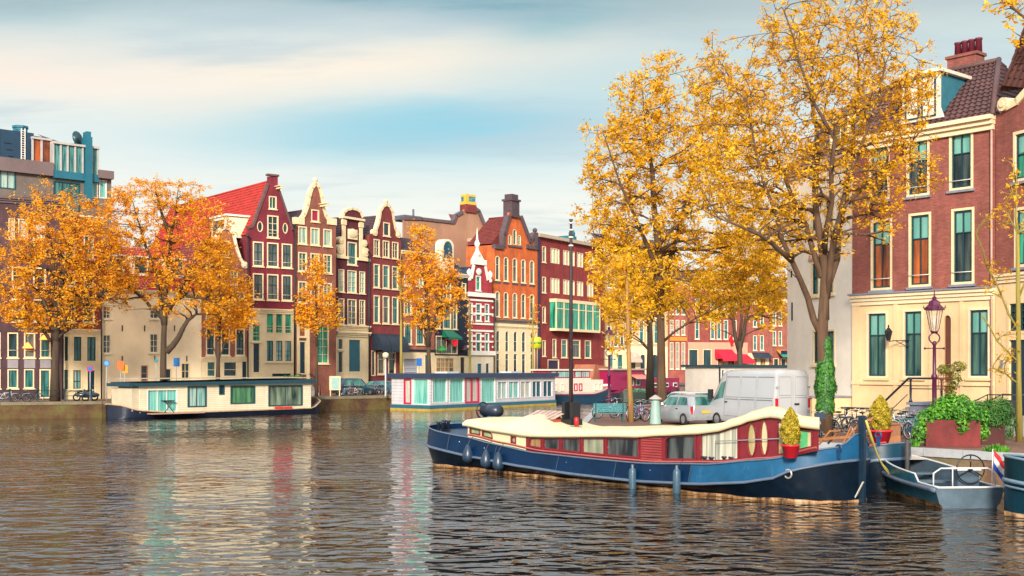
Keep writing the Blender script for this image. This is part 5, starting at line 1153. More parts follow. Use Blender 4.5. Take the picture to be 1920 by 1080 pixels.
# local x: stern -> bow ; y to the left
gb=M((.025,.12,.18),.35,.4,1.5,metal=.2); gb2=M((.13,.19,.25),.3,.25,2,metal=.4); rub=M((.10,.13,.19),.4,.15,3); wht=M((.62,.62,.62),.4,.1,3)
L=5.9; sts=[]
for i in range(23):
    t=i/22; w=1.0*(1-.0*t) if t<.35 else 1.0*max(0,1-((t-.35)/.65)**2.4)**.62
    w=max(w,.012); zs=.82+.38*t**2+(.0 if t>.24 else -.22); x=L*t
    sts.append((x,[(w*.72,-.25),(w*.82,.06),(w*.90,.14),(w*1.0,.50+.22*t**2),(w*1.0,.56+.24*t**2),(w*.96,zs)]))
m_=MB()
for side in (1,-1):
    for r in range(5): m_.grid([[(x,side*p[r][0],p[r][1]),(x,side*p[r+1][0],p[r+1][1])] for x,p in sts],m=[1,1,0,0,0][r])
    m_.grid([[(x,side*p[5][0],p[5][1]),(x,side*p[5][0]*.93,p[5][1]),(x,side*p[5][0]*.88,.25)] for x,p in sts],smooth=False,m=2)
p0=sts[0][1]; m_.add([(0,q[0],q[1]) for q in p0]+[(0,-q[0],q[1]) for q in p0[::-1]],[tuple(range(12))],m=2)
m_.build('hull',[gb,rust,gb2],sloop)
a=MB()
for side in (1,-1): a.tube([(x,side*(p[3][0]+.03),p[3][1]+.02) for x,p in sts],.07,8)
a.build('rubbing_strake',rub,sloop)
a=MB()
for side in (1,-1): a.tube([(x,side*p[5][0]*.98,p[5][1]+.01) for x,p in sts],.03,6)
a.tube([(0,-.95,.60),(0,.95,.60)],.035,6); a.build('gunwale',wht,sloop)
a=MB(); a.grid([[(x,-p[5][0]*.9,.26),(x,p[5][0]*.9,.26)] for x,p in sts],smooth=False); a.build('floor',M((.22,.26,.32),.6,.2,3),sloop)
a=MB(); i=[k for k in range(23) if sts[k][0]>4.5]; a.grid([[(sts[k][0],-sts[k][1][5][0]*.95,sts[k][1][5][1]),(sts[k][0],sts[k][1][5][0]*.95,sts[k][1][5][1])] for k in i],smooth=False); a.build('foredeck',M((.55,.47,.40),.5,.1),sloop)
a=MB(); a.box(1.0,1.5,-.75,-.1,.27,1.0); a.box(.95,1.55,-.8,-.05,1.001,1.05,m=1); a.build('console',[gb2,wht],sloop)
a=MB(); a.ring((.85,-.42,1.05),.42,.022,'x',24,6)
for k in range(3): t=PI/2+2*PI*k/3; a.tube([(.85,-.42,1.05),(.85,-.42+.4*math.cos(t),1.05+.4*math.sin(t))],.02,5)
a.ball((.84,-.42,1.05),.06); a.tube([(.85,-.42,1.05),(1.1,-.42,.98)],.03,5); a.build('steering_wheel',M((.012,.015,.02),.35),sloop)
a=MB(); a.tube([(.35,.92,.62),(.35,.92,.98),(.35,.7,1.12),(.35,-.7,1.12),(.35,-.92,.98),(.35,-.92,.62)],.025,6); a.tube([(.35,.35,.5),(.35,.35,1.12)],.02,6); a.build('stern_rail',wht,sloop)
for y0 in (.62,): 
    a=MB(); a.box(2.2,2.6,-.85,.85,.52,.58); a.build('thwart',gb2,sloop); a=MB(); a.box(3.9,4.3,-.7,.7,.62,.68); a.build('thwart',gb2,sloop)
MB().box(.25,.6,1.03,1.05,.50,.58).build('green_reflector',emis((.0,.5,.25),.25),sloop)  # no lamp: the reflector's shine is put in as a faint emission
fp=sloop.matrix_basis@Vector((.02,-.66,.56))
fl=thing('flag','dutch red white blue flag hanging from a short staff on the grey sloop','flag',tuple(fp),0)
MB().tube([(0,0,0),(-.02,-.12,1.15)],.014,5).build('staff',wht,fl)
rows=[]
for k in range(13):
    u=k/12; rows.append([(.02+.38*u*(1-.3*v)+.03*math.sin(7*u+3*v),-.10+.07*math.sin(9*u+2*v),1.12-v*.52-.45*u) for v in [j/6*1.0 for j in range(7)]])
f=MB(); n=len(rows[0])
for b_ in range(3): f.grid([r[b_*2:b_*2+3] for r in rows],m=b_)
f.build('cloth',[M((.55,.02,.03),.8,.05),M((.75,.72,.70),.8,.05),M((.02,.07,.42),.8,.05)],fl,fix=False)
# ---------- dark boat at the right edge
p=xd(2112,31.2)
db=thing('canal_boat','dark green blue steel boat with round stern cut off by the right edge','boat',(p.x,p.y,0),R(-22))
s2=interp([(-3,1.62),(-1.5,1.45),(0,1.35),(4,1.3)]); r2=interp([(-3,.98),(-1,.75),(4,.65)])
st_=loft(-3.0,5.5,30,1.55,s2,r2,pw=2.6)
m_=MB()
for side in (1,-1):
    for r in range(5): m_.grid([[(x,side*p[r][0],p[r][1]),(x,side*p[r+1][0],p[r+1][1])] for x,p in st_],m=[2,1,1,1,0][r])
m_.build('hull',[HULL((.002,.022,.032),(.02,.07,.10),.4),HULL((.004,.035,.060),(.03,.09,.13),.4),rust],db)
a=MB()
for side in (1,-1): a.tube([(x,side*(p[3][0]+.02),p[3][1]) for x,p in st_],.06,6); a.tube([(x,side*(p[3][0]+.02),p[3][1]-.16) for x,p in st_],.035,6); a.tube([(x,side*p[5][0],p[5][1]) for x,p in st_],.04,6)
a.build('rubbing_rail',M((.14,.22,.30),.35,.2),db)
a=MB(); a.grid([[(x,-p[5][0]*.98,p[5][1]-.25),(x,p[5][0]*.98,p[5][1]-.25)] for x,p in st_],smooth=False); a.build('deck',black,db)
a=MB(); a.box(-.6,4,-1.0,1.0,1.1,1.75); a.box(-.75,4.1,-1.12,1.12,1.751,1.84,m=1); a.build('cabin',[black,M((.05,.12,.16),.4)],db)
a=MB()
for q in (-1.6,-1.2): a.lathe([(.08,0),(.08,.3),(.12,.33),(.12,.4)],(q,-.6,1.3),8)
a.box(-2.0,-.9,-.9,.5,1.15,1.5); a.build('stern_locker',black,db)
# mooring pole
p=at(1701,905,37.4); a=MB(); a.lathe([(.07,-1.2),(.07,1.45),(.05,1.5)],(0,0,0),8); tag(a.build('mooring_pole',M((.06,.05,.05),.7,.3),None,(p.x,p.y,.25)),'dark iron mooring pole standing between the barge and the grey sloop','pole')

# ---------- white houseboat on the left (houseboat 1)
def flatboat(name,label,cat,pa,Da,pb,Db,grp=None):
    Pq=Plane(xd(pa,Da),xd(pb,Db),0); return Pq,Pq.thing(name,label,cat,grp)
Pq,o=flatboat('houseboat','long cream boarded houseboat with dark teal flat roof, moored at the left quay','houseboat',195,92.4,615,108.2)
board=BRICK((.70,.60,.42),(.74,.64,.47),(.40,.33,.22),6,.16,.4,.6,var=.15,ms=.012)
X=Pq.x; Z=Pq.z; W=Pq.W
def hwin(par,x0,x1,y0,y1,ref,holes,plane=0,**k): holes.append(window(par,X(x0),X(x1),Z(ref,y1),Z(ref,y0),sill=False,**k))
hs=[]; cab=MB()
k0=dict(fm=tealdark,fw=.09,proud=.05)
hwin(o,276,333,730,773,300,hs,pm=pCurt,nx=3,zs=(),fm=white,fw=.08,bm=white,name='glass_door'); hwin(o,351.5,387,724,763,370,hs,pm=pLight,nx=2,zs=(),bm=tealdark,**k0); hwin(o,410.5,420.5,722,740,415,hs,pm=pDark,nx=1,zs=(),**k0); hwin(o,432,478,723,757,455,hs,pm=PANE((.01,.05,.04),(.12,.30,.14),3,71,contrast=1),nx=1,zs=(),**k0); hwin(o,503,567,722,761,535,hs,pm=PANE((.01,.03,.035),(.25,.32,.22),2.5,72,contrast=1),nx=2,zs=(),bm=tealdark,**k0)
zb=.45; zt=Z(400,714)-.05
cab.panel([(X(262),zb),(X(583),zb),(X(583),Z(583,717)),(X(262),Z(262,724))],hs,0,.2); cab.box(X(262)+.02,X(583)-.02,.21,3.6,zb,Z(400,721)); cab.build('cabin_wall',board,o)
a=MB(); a.box(X(262)-.6,X(262)-.02,.15,3.5,.6,Z(250,728)); a.build('canvas_porch',M((.55,.46,.33),.8,.15,1,.2,6),o)
a=MB(); A=X(262)-.5; B=X(588); a.add([(A,-.35,Z(262,724)),(B,-.35,Z(585,718)),(B,3.9,Z(585,718)),(A,3.9,Z(262,724)),(A,-.35,Z(262,719)+.0),(B,-.35,Z(585,711)),(B,3.9,Z(585,711)+.1),(A,3.9,Z(262,719)+.1)],[(0,3,2,1),(4,5,6,7),(0,1,5,4),(1,2,6,5),(2,3,7,6),(3,0,4,7)])
a.box(A-.45,A-.01,-.1,3.7,Z(250,725),Z(250,719)); a.build('roof',[M((.01,.05,.075),.5,.2)],o)
tp_=MB(); tp_.box(A+.3,B-.3,0,3.5,Z(420,712)+.1,Z(420,712)+.17); tp_.build('roof_gravel',M((.40,.34,.24),.9,.2,5),o)
hz=interp([(X(226),1.15),(X(262),.62),(X(330),.36),(X(585),.42),(X(604),.9),(X(617),1.25)])
stt=[]
for i in range(41):
    t=i/40; x=X(222)+(X(617)-X(222))*t; q=abs(2*t-1); w=2.1*max(0.0004,1-q**9)**.5; stt.append((x,[(w*.85,-.3),(w*.94,.1),(w*1.0,hz(x)*.85),(w*1.02,hz(x))]))
m_=MB()
for side in (1,-1):
    for r in range(3): m_.grid([[(x,1.9+side*p[r][0],p[r][1]),(x,1.9+side*p[r+1][0],p[r+1][1])] for x,p in stt],m=0)
m_.grid([[(x,1.9-p[3][0],p[3][1]-.03),(x,1.9+p[3][0],p[3][1]-.03)] for x,p in stt],smooth=False,m=1)
m_.build('hull',[M((.008,.014,.035),.4,.4,1),M((.12,.10,.09))],o)
a=MB()
for s_ in (-1,1): a.tube([(x,1.9+s_*p[3][0],p[3][1]+.03) for x,p in stt],.07,5)
a.build('gunwale',M((.45,.30,.18),.7,.3,2),o)
a=MB(); a.box(X(275),X(372),-1.0,-.01,.34,.42); a.build('side_deck',M((.42,.25,.17),.8,.2,3),o)
a=MB(); a.box(X(512),X(527),-.35,-.21,Z(528,766),Z(528,762)); a.box(X(529),X(544),-.35,-.21,Z(536,766),Z(536,762)); a.build('planter_box',M((.62,.03,.03),.5,.1),o)
ft=at(314,773,96.3); t_=thing('folding_table','small dark folding table before the glass doors of the cream houseboat','table',(ft.x,ft.y,.42),o.rotation_euler.z)
a=MB(); a.box(-.5,.5,-.3,.3,.98,1.02); a.build('tabletop',black,t_)
for s_ in (-.28,.28): MB().tube([(-.45,s_,0),(.4,s_,.98)],.035,4).build('leg',black,t_); MB().tube([(.45,s_+.03,0),(-.4,s_+.03,.98)],.035,4).build('leg',black,t_)
# wheelhouse-less stern coaming
a=MB(); a.box(X(588),X(606),1.0,3.0,.7,1.35); a.build('stern_locker',M((.05,.02,.02),.7),o)
# ---------- houseboat 2: long side from the corner at px 806, short end wall to its left
Pq,o=flatboat('houseboat','pale houseboat with turquoise curtains and magenta glazed doors','houseboat',806,110.7,1041,131.0)
X=Pq.x; Z=Pq.z; W=Pq.W; hs=[]; lilac=BRICK((.52,.50,.53),(.55,.53,.56),(.32,.30,.34),6,.3,.3,.6,var=.2,ms=.02)
magd=M((.50,.01,.07),.4,.08)
hwin(o,811,838.5,708,755,824,hs,fm=white,pm=pCurt,nx=1,zs=(),fw=.06); hwin(o,843,870,708,755,857,hs,fm=white,pm=pCurt,nx=1,zs=(),fw=.06)
hwin(o,872,898.5,707,756,885,hs,fm=magd,pm=pWhiteC,nx=2,zs=(),fw=.2,bw=.3,name='glass_door'); hwin(o,902,928.5,708,755,915,hs,fm=white,pm=pCurt,nx=1,zs=(),fw=.06)
for k,(a_,b_) in enumerate(((932.5,951),(953.5,973),(976,995),(997.5,1015),(1018,1036))): hwin(o,a_,b_,714,746,985,hs,fm=M((.66,.60,.62)),pm=[pLight,pCurt,pWhiteC,pBlue,pBlue][k],nx=2,zs=(),fw=.09,bw=.12)
P2=Plane(xd(734,114.8),xd(806,110.7),0); L2=P2.W; rel=P2.A-Pq.A; c_,s_=math.cos(-Pq.rz),math.sin(-Pq.rz); rl=(rel.x*c_-rel.y*s_,rel.x*s_+rel.y*c_,0); rr_=P2.rz-Pq.rz
before=set(o.children); h2=[]; zT=Z(880,708)
for x0,x1,kw in ((757,771,dict(fm=magd,pm=pWhiteC,fw=.16,name='glass_door')),(774,803,dict(fm=white,pm=pCurt,fw=.06))): h2.append(window(o,P2.x(x0),P2.x(x1),.62,zT-.06,nx=1,zs=(),sill=False,**kw))
w_=MB(); w_.panel([(.02,.5),(L2-.0,.5),(L2-.0,zT),(.02,zT)],h2,0,.2); w_.build('end_wall',lilac,o)
for q in set(o.children)-before: q.location=rl; q.rotation_euler=(0,0,rr_)
C0=Vector((0,0)); C1=Vector((W,0)); C3=Vector((rl[0],rl[1])); C2=C3+Vector((W,0))
def quad(g): # outline grown by g
    u=(C3-C0).normalized(); return [C0-u*g-Vector((g,0)),C1-u*g+Vector((g,0)),C2+u*g+Vector((g,0)),C3+u*g-Vector((g,0))]
w_=MB(); w_.panel([(0.02,.5),(W-.02,.5),(W-.02,zT+.12),(0.02,zT+.12)],hs,0,.2); q=[C0+Vector((.5,.25)),C1+Vector((-.02,.25)),C2,C3+Vector((.5,0))]; w_.flat([tuple(v) for v in q],.5,zT-.01); w_.build('cabin_wall',lilac,o)
a=MB(); a.flat([tuple(v) for v in quad(.35)],zT+.001,Z(880,700)); a.build('roof',M((.025,.045,.10),.5,.2),o)
a=MB(); a.flat([tuple(v) for v in quad(.10)],-.3,.22,m=1); a.flat([tuple(v) for v in quad(.101)],.221,.56,m=0); a.build('hull',[M((.02,.12,.18),.5,.2),M((.45,.30,.05),.7,.3,1)],o)
for q0 in (5,17): MB().box(q0,q0+2,1.5,3,Z(880,700)+.001,Z(880,700)+.18).build('roof_light',M((.5,.55,.6),.4),o)
# ---------- white and red tour boat behind
def smallboat(name,label,cat,pa,pb,Da,Db,zrf,body,stripe,parts):
    Pq=Plane(xd(pa,Da),xd(pb,Db),0); o=Pq.thing(name,label,cat); return Pq,o
Pq,o=smallboat('motor_yacht','white motor boat with crimson stripe and windowed wheelhouse, behind the mast','',1036,1165,137,146,0,0,0,0); o['category']='boat'
X=Pq.x; Z=Pq.z; W=Pq.W; wb=M((.70,.60,.50),.5,.1,1); cr_=M((.42,.01,.07),.4,.1)
sh=interp([(0,1.05),(W*.6,1.0),(W,1.9)])
stt=[]
for i in range(31):
    t=i/30; x=W*t; w=1.9*max(.0004,1-(max(0,t-.5)/.5)**3)**.6; stt.append((x,[(w*.8,-.3),(w*.88,.5),(w*.95,sh(x)*.9),(w*.97,sh(x)),(w,sh(x)+.25)]))
m_=MB()
for side in (1,-1):
    for r in range(4): m_.grid([[(x,2+side*p[r][0],p[r][1]),(x,2+side*p[r+1][0],p[r+1][1])] for x,p in stt],m=[0,0,1,2][r])
m_.build('hull',[M((.01,.05,.10)),cr_,wb],o)
hs=[]
for q in (1043,1056,1072,1081,1090,1119,1127): hwin(o,q,q+6,719,733,1080,hs,fm=cr_ if q>1066 and q<1100 else wb,pm=pDark,nx=1,zs=(),fw=.1)
a=MB(); a.box(.1,X(1113),.42,3.6,1.0,Z(1080,709)); a.box(X(1113)+.01,X(1136),.44,3.5,1.0,Z(1120,712)); a.build('cabin',wb,o)
for c_ in [q for q in o.children if q.name.startswith('window')]: c_.location.y=.36
a=MB(); a.box(.3,X(1113),.6,3.4,Z(1080,708.5),Z(1080,695)); wh=a.build('wheelhouse',cr_,o)
a=MB(); a.box(.0,X(1116),.35,3.6,Z(1080,695),Z(1080,692)); a.build('wheelhouse_roof',wb,wh)
for q0,q1 in ((1041,1049),(1053,1082),(1086,1096),(1099,1104),(1106,1111)): MB().box(X(q0),X(q1),.55,.59,Z(1080,707),Z(1080,697)).build('pane',pLight,wh)
# ---------- maroon boat
Pq=Plane(xd(1150,150),xd(1283,166),0); o=Pq.thing('live_aboard_boat','long maroon boat with striped awning and small white framed portlights, behind the dark trunk','boat')
X=Pq.x; Z=Pq.z; W=Pq.W; mr_=M((.30,.008,.07),.4,.15,1)
sh=interp([(0,1.6),(W*.3,1.3),(W*.8,1.5),(W,2.0)]); stt=[]
for i in range(31):
    t=i/30; x=W*t; q=abs(2*t-1); w=2.2*max(.0004,1-q**6)**.5; stt.append((x,[(w*.85,-.3),(w*.95,.9),(w,sh(x))]))
m_=MB()
for side in (1,-1):
    for r in range(2): m_.grid([[(x,2.2+side*p[r][0],p[r][1]),(x,2.2+side*p[r+1][0],p[r+1][1])] for x,p in stt],m=r)
m_.build('hull',[M((.015,.02,.04)),mr_],o)
a=MB(); a.box(X(1152),X(1210),.3,4,1.3,Z(1180,694)); a.box(X(1210)+.02,X(1278),.35,4,1.3,Z(1245,709)); a.prism([(X(1210),1.3),(X(1222),1.3),(X(1222),Z(1215,709)),(X(1210),Z(1210,694))],.5,3.8); a.build('cabin',mr_,o)
a=MB(); a.box(X(1150),X(1214),.0,4.3,Z(1180,694)+.001,Z(1180,691)); a.build('roof',M((.45,.33,.28)),o)
for q in (1216,1229,1250,1266): f=MB(); f.box(X(q),X(q+7),.26,.34,Z(1240,726),Z(1240,718)); f=f.build('portlight',white,o); MB().box(X(q)+.12,X(q+7)-.12,.24,.259,Z(1240,726)+.12,Z(1240,718)-.12).build('pane',pDark,f)
for q in (1184,1196): f=MB(); f.box(X(q),X(q+7),.22,.3,Z(1190,723),Z(1190,708)); f=f.build('window',white,o); MB().box(X(q)+.12,X(q+7)-.12,.20,.219,Z(1190,723)+.12,Z(1190,708)-.12).build('pane',pTeal,f)
a=MB(); A,B=X(1180),X(1208); zt=Z(1194,702); a.add([(A,.2,zt),(B,.2,zt),(B,-1.2,zt-.6),(A,-1.2,zt-.6)],[(0,1,2,3)]); a.build('awning',M((.65,.22,.16),.7,.4,3),o,fix=False)
# small green barge in front of it
Pq=Plane(xd(1182,138),xd(1226,142),0); o=Pq.thing('work_boat','small grey green open work boat covered with plants, before the maroon boat','boat')
W=Pq.W; stt=[]
for i in range(15):
    t=i/14; q=abs(2*t-1); w=1.1*max(.0004,1-q**5)**.5; stt.append((W*t,[(w*.8,-.2),(w,1.1+.3*q)]))
m_=MB()
for side in (1,-1): m_.grid([[(x,1+side*p[0][0],p[0][1]),(x,1+side*p[1][0],p[1][1])] for x,p in stt])
m_.build('hull',M((.05,.07,.06),.6,.3),o); a=MB()
for k in range(5): leafball(a,(W*(.2+.15*k),1,1.3),(.6,.7,.35),160,.16,k+900)
a.build('plants',LEAF((.03,.10,.06),(.07,.22,.12),(.16,.35,.20)),o,fix=False)
# white houseboat behind the cars
Pq=Plane(xd(1350,113),xd(1500,121),0); o=Pq.thing('houseboat','boxy white houseboat with dark roof edge, behind the silver cars','houseboat')
X=Pq.x; Z=Pq.z; W=Pq.W; hs=[]
hwin(o,1352,1359,692,712,1360,hs,fm=white,pm=pBlue,nx=1,zs=(),fw=.1); hwin(o,1367,1377,692,712,1360,hs,fm=white,pm=pBlue,nx=2,zs=(),fw=.1); hwin(o,1386,1396,696,712,1360,hs,fm=white,pm=pBlue,nx=1,zs=(),fw=.1)
w_=MB(); w_.panel([(.02,.5),(W,.5),(W,Z(1400,688)),(.02,Z(1400,688))],hs,0,.2); w_.box(.04,W-.02,.21,4.5,.5,Z(1400,688)-.01); w_.build('cabin_wall',M((.66,.58,.50),.6,.1,1),o)
a=MB(); a.box(-.3,W+.3,-.3,4.8,Z(1400,688),Z(1400,684)); a.build('roof',M((.01,.05,.07)),o)
a=MB(); a.box(-.1,W+.1,-.3,4.6,-.3,.5); a.build('hull',M((.02,.03,.05)),o)
a=MB(); a.box(X(1349)-.08,X(1349)+.08,-.06,-.0,.5,Z(1400,688)); a.build('drainpipe',black,o)
# wooden covered boat beside the yacht
Pq=Plane(xd(1112,150),xd(1152,155),0); o=Pq.thing('covered_boat','boat under brown canvas cover between the white yacht and maroon boat','boat')
W=Pq.W; a=MB(); a.prism([(0,.3),(W,.3),(W,2.6),(W*.9,4.2),(W*.1,4.6),(0,3.0)],0,3); a.build('canvas_cover',M((.36,.13,.07),.85,.25,1,.4,4),o); a=MB(); a.box(-.3,W+.3,-.3,3.3,-.3,.299); a.build('hull',M((.02,.03,.05)),o)
# ================================================================== vehicles
glassc=PANE((.01,.06,.06),(.10,.28,.26),2.0,81,rough=.04,contrast=.8); tyre=M((.015,.015,.017),.8,.1); rimm=M((.45,.45,.47),.3,.1,3,metal=.8)
def loftcar(mb,stn,m=0):
    rows=[]
    for (x,zb,zw,zs,wb,ws,zr,wr) in stn:
        # x, bottom z, widest z, belt z, widest half width, belt half width, roof z, roof half width
        half=[(wb*.94,zb),(wb,zb+.12),(wb,zw),(ws,zs),(wr+(ws-wr)*.12,zs+(zr-zs)*.82),(wr*.93,zr-.015),(wr*.5,zr+.012),(0,zr+.02)]
        rows.append([(x,-a,b) for a,b in half]+[(x,a,b) for a,b in half[-2::-1]])
    mb.grid(rows,m=m)
    for r in (rows[0],rows[-1]): mb.add(r,[tuple(range(len(r)))],m=m)
    return rows
def sidepatch(par,stn,xs,za,zb,mat,name='side_window',both=True,push=.012):
    """a glass panel lying on the tumblehome between belt and roof; xs: (bottom x0,x1,top x0,x1)"""
    def at_(x):
        for a,b in zip(stn[:-1],stn[1:]):
            if a[0]<=x<=b[0]:
                t=(x-a[0])/(b[0]-a[0]+1e-9); return [p+(q-p)*t for p,q in zip(a,b)]
        return stn[-1]
    for sg in ((1,-1) if both else (1,)):
        mb=MB(); rows=[]
        for k in range(5):
            v=za+(zb-za)*k/4; row=[]
            for j in range(7):
                u=j/6; x=(xs[0]+(xs[1]-xs[0])*u)*(1-k/4)+(xs[2]+(xs[3]-xs[2])*u)*k/4
                s=at_(x); zs,ws,zr,wr=s[3],s[5],s[6],s[7]; z=zs+(zr-zs)*v; w=ws+(wr+(ws-wr)*.12-ws)*min(v/.82,1) if v<=.82 else wr+(ws-wr)*.12
                row.append((x,sg*(w+push),z))
            rows.append(row)
        mb.grid(rows); mb.build(name,mat,par)
def wheels(par,xs,w,r,wid=.2):
    for x in xs:
        for s in (-1,1):
            y=s*(w-.08); mb=MB()
            rows=[]
            for k in range(20):
                t=2*PI*k/20; c,d=math.cos(t),math.sin(t)
                rows.append([(x+c*r*.6,y+s*.10,r+d*r*.6),(x+c*r*.93,y+s*.11,r+d*r*.93),(x+c*r,y+s*.06,r+d*r),(x+c*r,y-s*.1,r+d*r)])
            rows.append(rows[0]); mb.grid(rows); wh=mb.build('wheel',tyre,par)
            m2=MB(); m2.add([(x+r*.62*math.cos(2*PI*k/16),y+s*.095,r+r*.62*math.sin(2*PI*k/16)) for k in range(16)],[tuple(range(16))]); m2.build('rim',rimm,wh)
def mkcar(label,loc,rz,col,kind='hatch',cat='car',group=None,plate=True,L=3.9):
    paint=M(col,.22,.05,1,coat=.8,metal=.25)
    o=thing('parked_car',label,cat,loc,rz,group)
    H=1.45 if kind=='hatch' else 1.75
    k=L/3.9
    S_=[(-1.95*k,.40,.62,.92,.70,.66,1.0,.60),(-1.88*k,.25,.65,.95,.80,.75,H*.80,.62),(-1.62*k,.22,.68,.95,.83,.78,H*.965,.62),(-1.0*k,.20,.70,.95,.84,.79,H,.62),(0*k,.20,.70,.94,.84,.79,H,.62),(.35*k,.20,.70,.93,.84,.79,H*.985,.61),(1.05*k,.20,.70,.92,.84,.78,.98,.70),(1.6*k,.22,.68,.84,.82,.74,.87,.66),(1.88*k,.25,.6,.70,.76,.66,.72,.58),(1.97*k,.35,.5,.58,.62,.55,.6,.5)]
    mb=MB(); loftcar(mb,S_); body=mb.build('body',paint,o,fix=True)
    sidepatch(o,S_,(-1.55*k,-.62*k,-1.30*k,-.62*k),.05,.80,glassc); sidepatch(o,S_,(-.52*k,.75*k,-.52*k,.38*k),.05,.80,glassc)
    # rear window, windscreen
    mb=MB(); mb.grid([[(-1.975*k,y*.60,.985),(-1.925*k,y*.57,1.0+(H*.8-1.0)*.75),(-1.88*k-.03,y*.55,H*.8+.03),(-1.70*k-.03,y*.50,H*.93+.035)] for y in (-1,-.5,0,.5,1)]); mb.build('rear_window',glassc,o)
    mb=MB(); mb.add([(1.0*k,-.66,1.01),(1.0*k,.66,1.01),(.42*k,.55,H*.955),(.42*k,-.55,H*.955)],[(0,1,2,3)]); 
    for i in range(4): mb.v[i]=(mb.v[i][0]+.03,mb.v[i][1],mb.v[i][2]+.03)
    mb.build('windscreen',glassc,o)
    for s in (-1,1):
        mb=MB(); mb.box(-1.93*k,-1.80*k,s*.70-.10,s*.70+.10,.55,.93); mb.build('tail_light',M((.50,.006,.012),.25,.05,3,coat=.5),o,bevel=.02)
        mb=MB(); mb.box(1.72*k,1.86*k,s*.60-.12,s*.60+.12,.58,.74); mb.build('headlight',M((.6,.6,.6),.15),o,bevel=.02)
        mb=MB(); mb.box(.62*k,.76*k,s*.86-.08*1,s*.86+.08,.92,1.06); mb.build('wing_mirror',paint,o,bevel=.02)
        mb=MB(); mb.box(-.72*k,-.56*k,s*.845-.012,s*.845+.012,.78,.82); mb.build('handle',black,o)
    mb=MB(); mb.box(-2.0*k,-1.86*k,-.74,.74,.26,.46); mb.build('bumper',M(scale_c(col,.7),.4),o,bevel=.03)
    if plate: MB().box(-1.985*k,-1.96*k,-.26,.26,.60,.72).build('number_plate',M((.70,.42,.01),.5,.05),o)
    wheels(o,(-1.25*k,1.2*k),.84,.30); return o
def heading(dx,dy): return math.atan2(dy,dx)
silver=(.34,.36,.39)
hv=heading(math.sin(R(-24)),math.cos(R(-24)))
def rear_left(px,D,half,L):   # centre from the near rear left corner
    p=xd(px,D); d=Vector((math.cos(hv),math.sin(hv))); n=Vector((math.sin(hv),-math.cos(hv)))  # to the right of the heading
    return p+d*L/2+n*half
p=rear_left(1296,55.5,.84,3.9); mkcar('silver grey hatchback with yellow number plate parked left of the white van',(p.x,p.y,GZ),hv,silver)
p=rear_left(1296,63.5,.84,4.1); mkcar('white silver car behind the silver hatchback, only its roof showing',(p.x,p.y,GZ),hv,(.60,.60,.60),L=4.3)
# van
vp=rear_left(1452,51.2,.98,5.4); van=thing('parked_van','white delivery van with closed rear doors parked behind the wavy barge roof','van',(vp.x,vp.y,GZ),hv)
vw=M((.43,.45,.48),.3,.06,.8,coat=.5)
S_=[(-2.7,.42,.8,1.30,.90,.90,2.50,.80),(-2.68,.30,.8,1.35,.95,.94,2.60,.82),(-2.5,.28,.8,1.35,.97,.955,2.66,.82),(0,.28,.8,1.35,.98,.96,2.68,.82),(1.2,.28,.8,1.33,.98,.96,2.64,.81),(1.55,.28,.8,1.30,.98,.95,2.5,.78),(2.05,.28,.8,1.22,.97,.93,1.75,.80),(2.35,.28,.8,1.15,.95,.90,1.25,.82),(2.68,.32,.75,1.0,.92,.84,1.05,.75),(2.78,.40,.65,.85,.82,.74,.88,.65)]
mb=MB(); loftcar(mb,S_); mb.build('body',vw,van)
sidepatch(van,S_,(1.25,2.15,1.15,1.62),.03,.62,glassc)
mb=MB(); mb.add([(2.38,-.78,1.28),(2.38,.78,1.28),(1.62,.72,2.44),(1.62,-.72,2.44)],[(0,1,2,3)]); mb.build('windscreen',glassc,van)
gap=M((.10,.10,.11),.6); pan=M((.30,.32,.34),.35,.05,1)
for x0,x1 in ((-2.55,-1.35),(-1.25,-.10),(.0,1.05)):
    for z0,z1 in ((1.42,2.35),(.55,1.33)):
        for s in (-1,1):
            mb=MB(); e=.982 if z0<1.4 else .0
            def yw(z): return (.985 if z<1.36 else .965+(.84-.965)*((z-1.36)/1.25))*s
            mb.add([(x0,yw(z0),z0),(x1,yw(z0),z0),(x1,yw(z1),z1),(x0,yw(z1),z1)],[(0,1,2,3)])
            a=MB(); 
            for (u,v) in (((x0,z0),(x1,z0)),((x1,z0),(x1,z1)),((x1,z1),(x0,z1)),((x0,z1),(x0,z0))): a.tube([(u[0],yw(u[1]),u[1]),(v[0],yw(v[1]),v[1])],.016,4)
            a.build('panel_pressing',pan,van)
for s in (-1,1):
    a=MB(); a.tube([(1.13,s*.985,.5),(1.13,s*.967,1.35),(1.13,s*.83,2.5)],.012,4); a.build('door_seam',gap,van)
    a=MB(); a.box(-2.74,-2.6,s*.86-.07,s*.86+.07,1.0,1.42); a.build('tail_light',M((.5,.006,.015),.3,.05,3),van,bevel=.015)
    a=MB(); a.box(1.95,2.15,s*1.12-.10,s*1.12+.10,1.30,1.75); a.tube([(2.0,s*.95,1.35),(2.05,s*1.1,1.45)],.03,5); a.build('wing_mirror',black,van,bevel=.03)
    a=MB(); a.box(.9,1.08,s*.99-.02,s*.99+.02,1.16,1.21); a.build('handle',black,van)
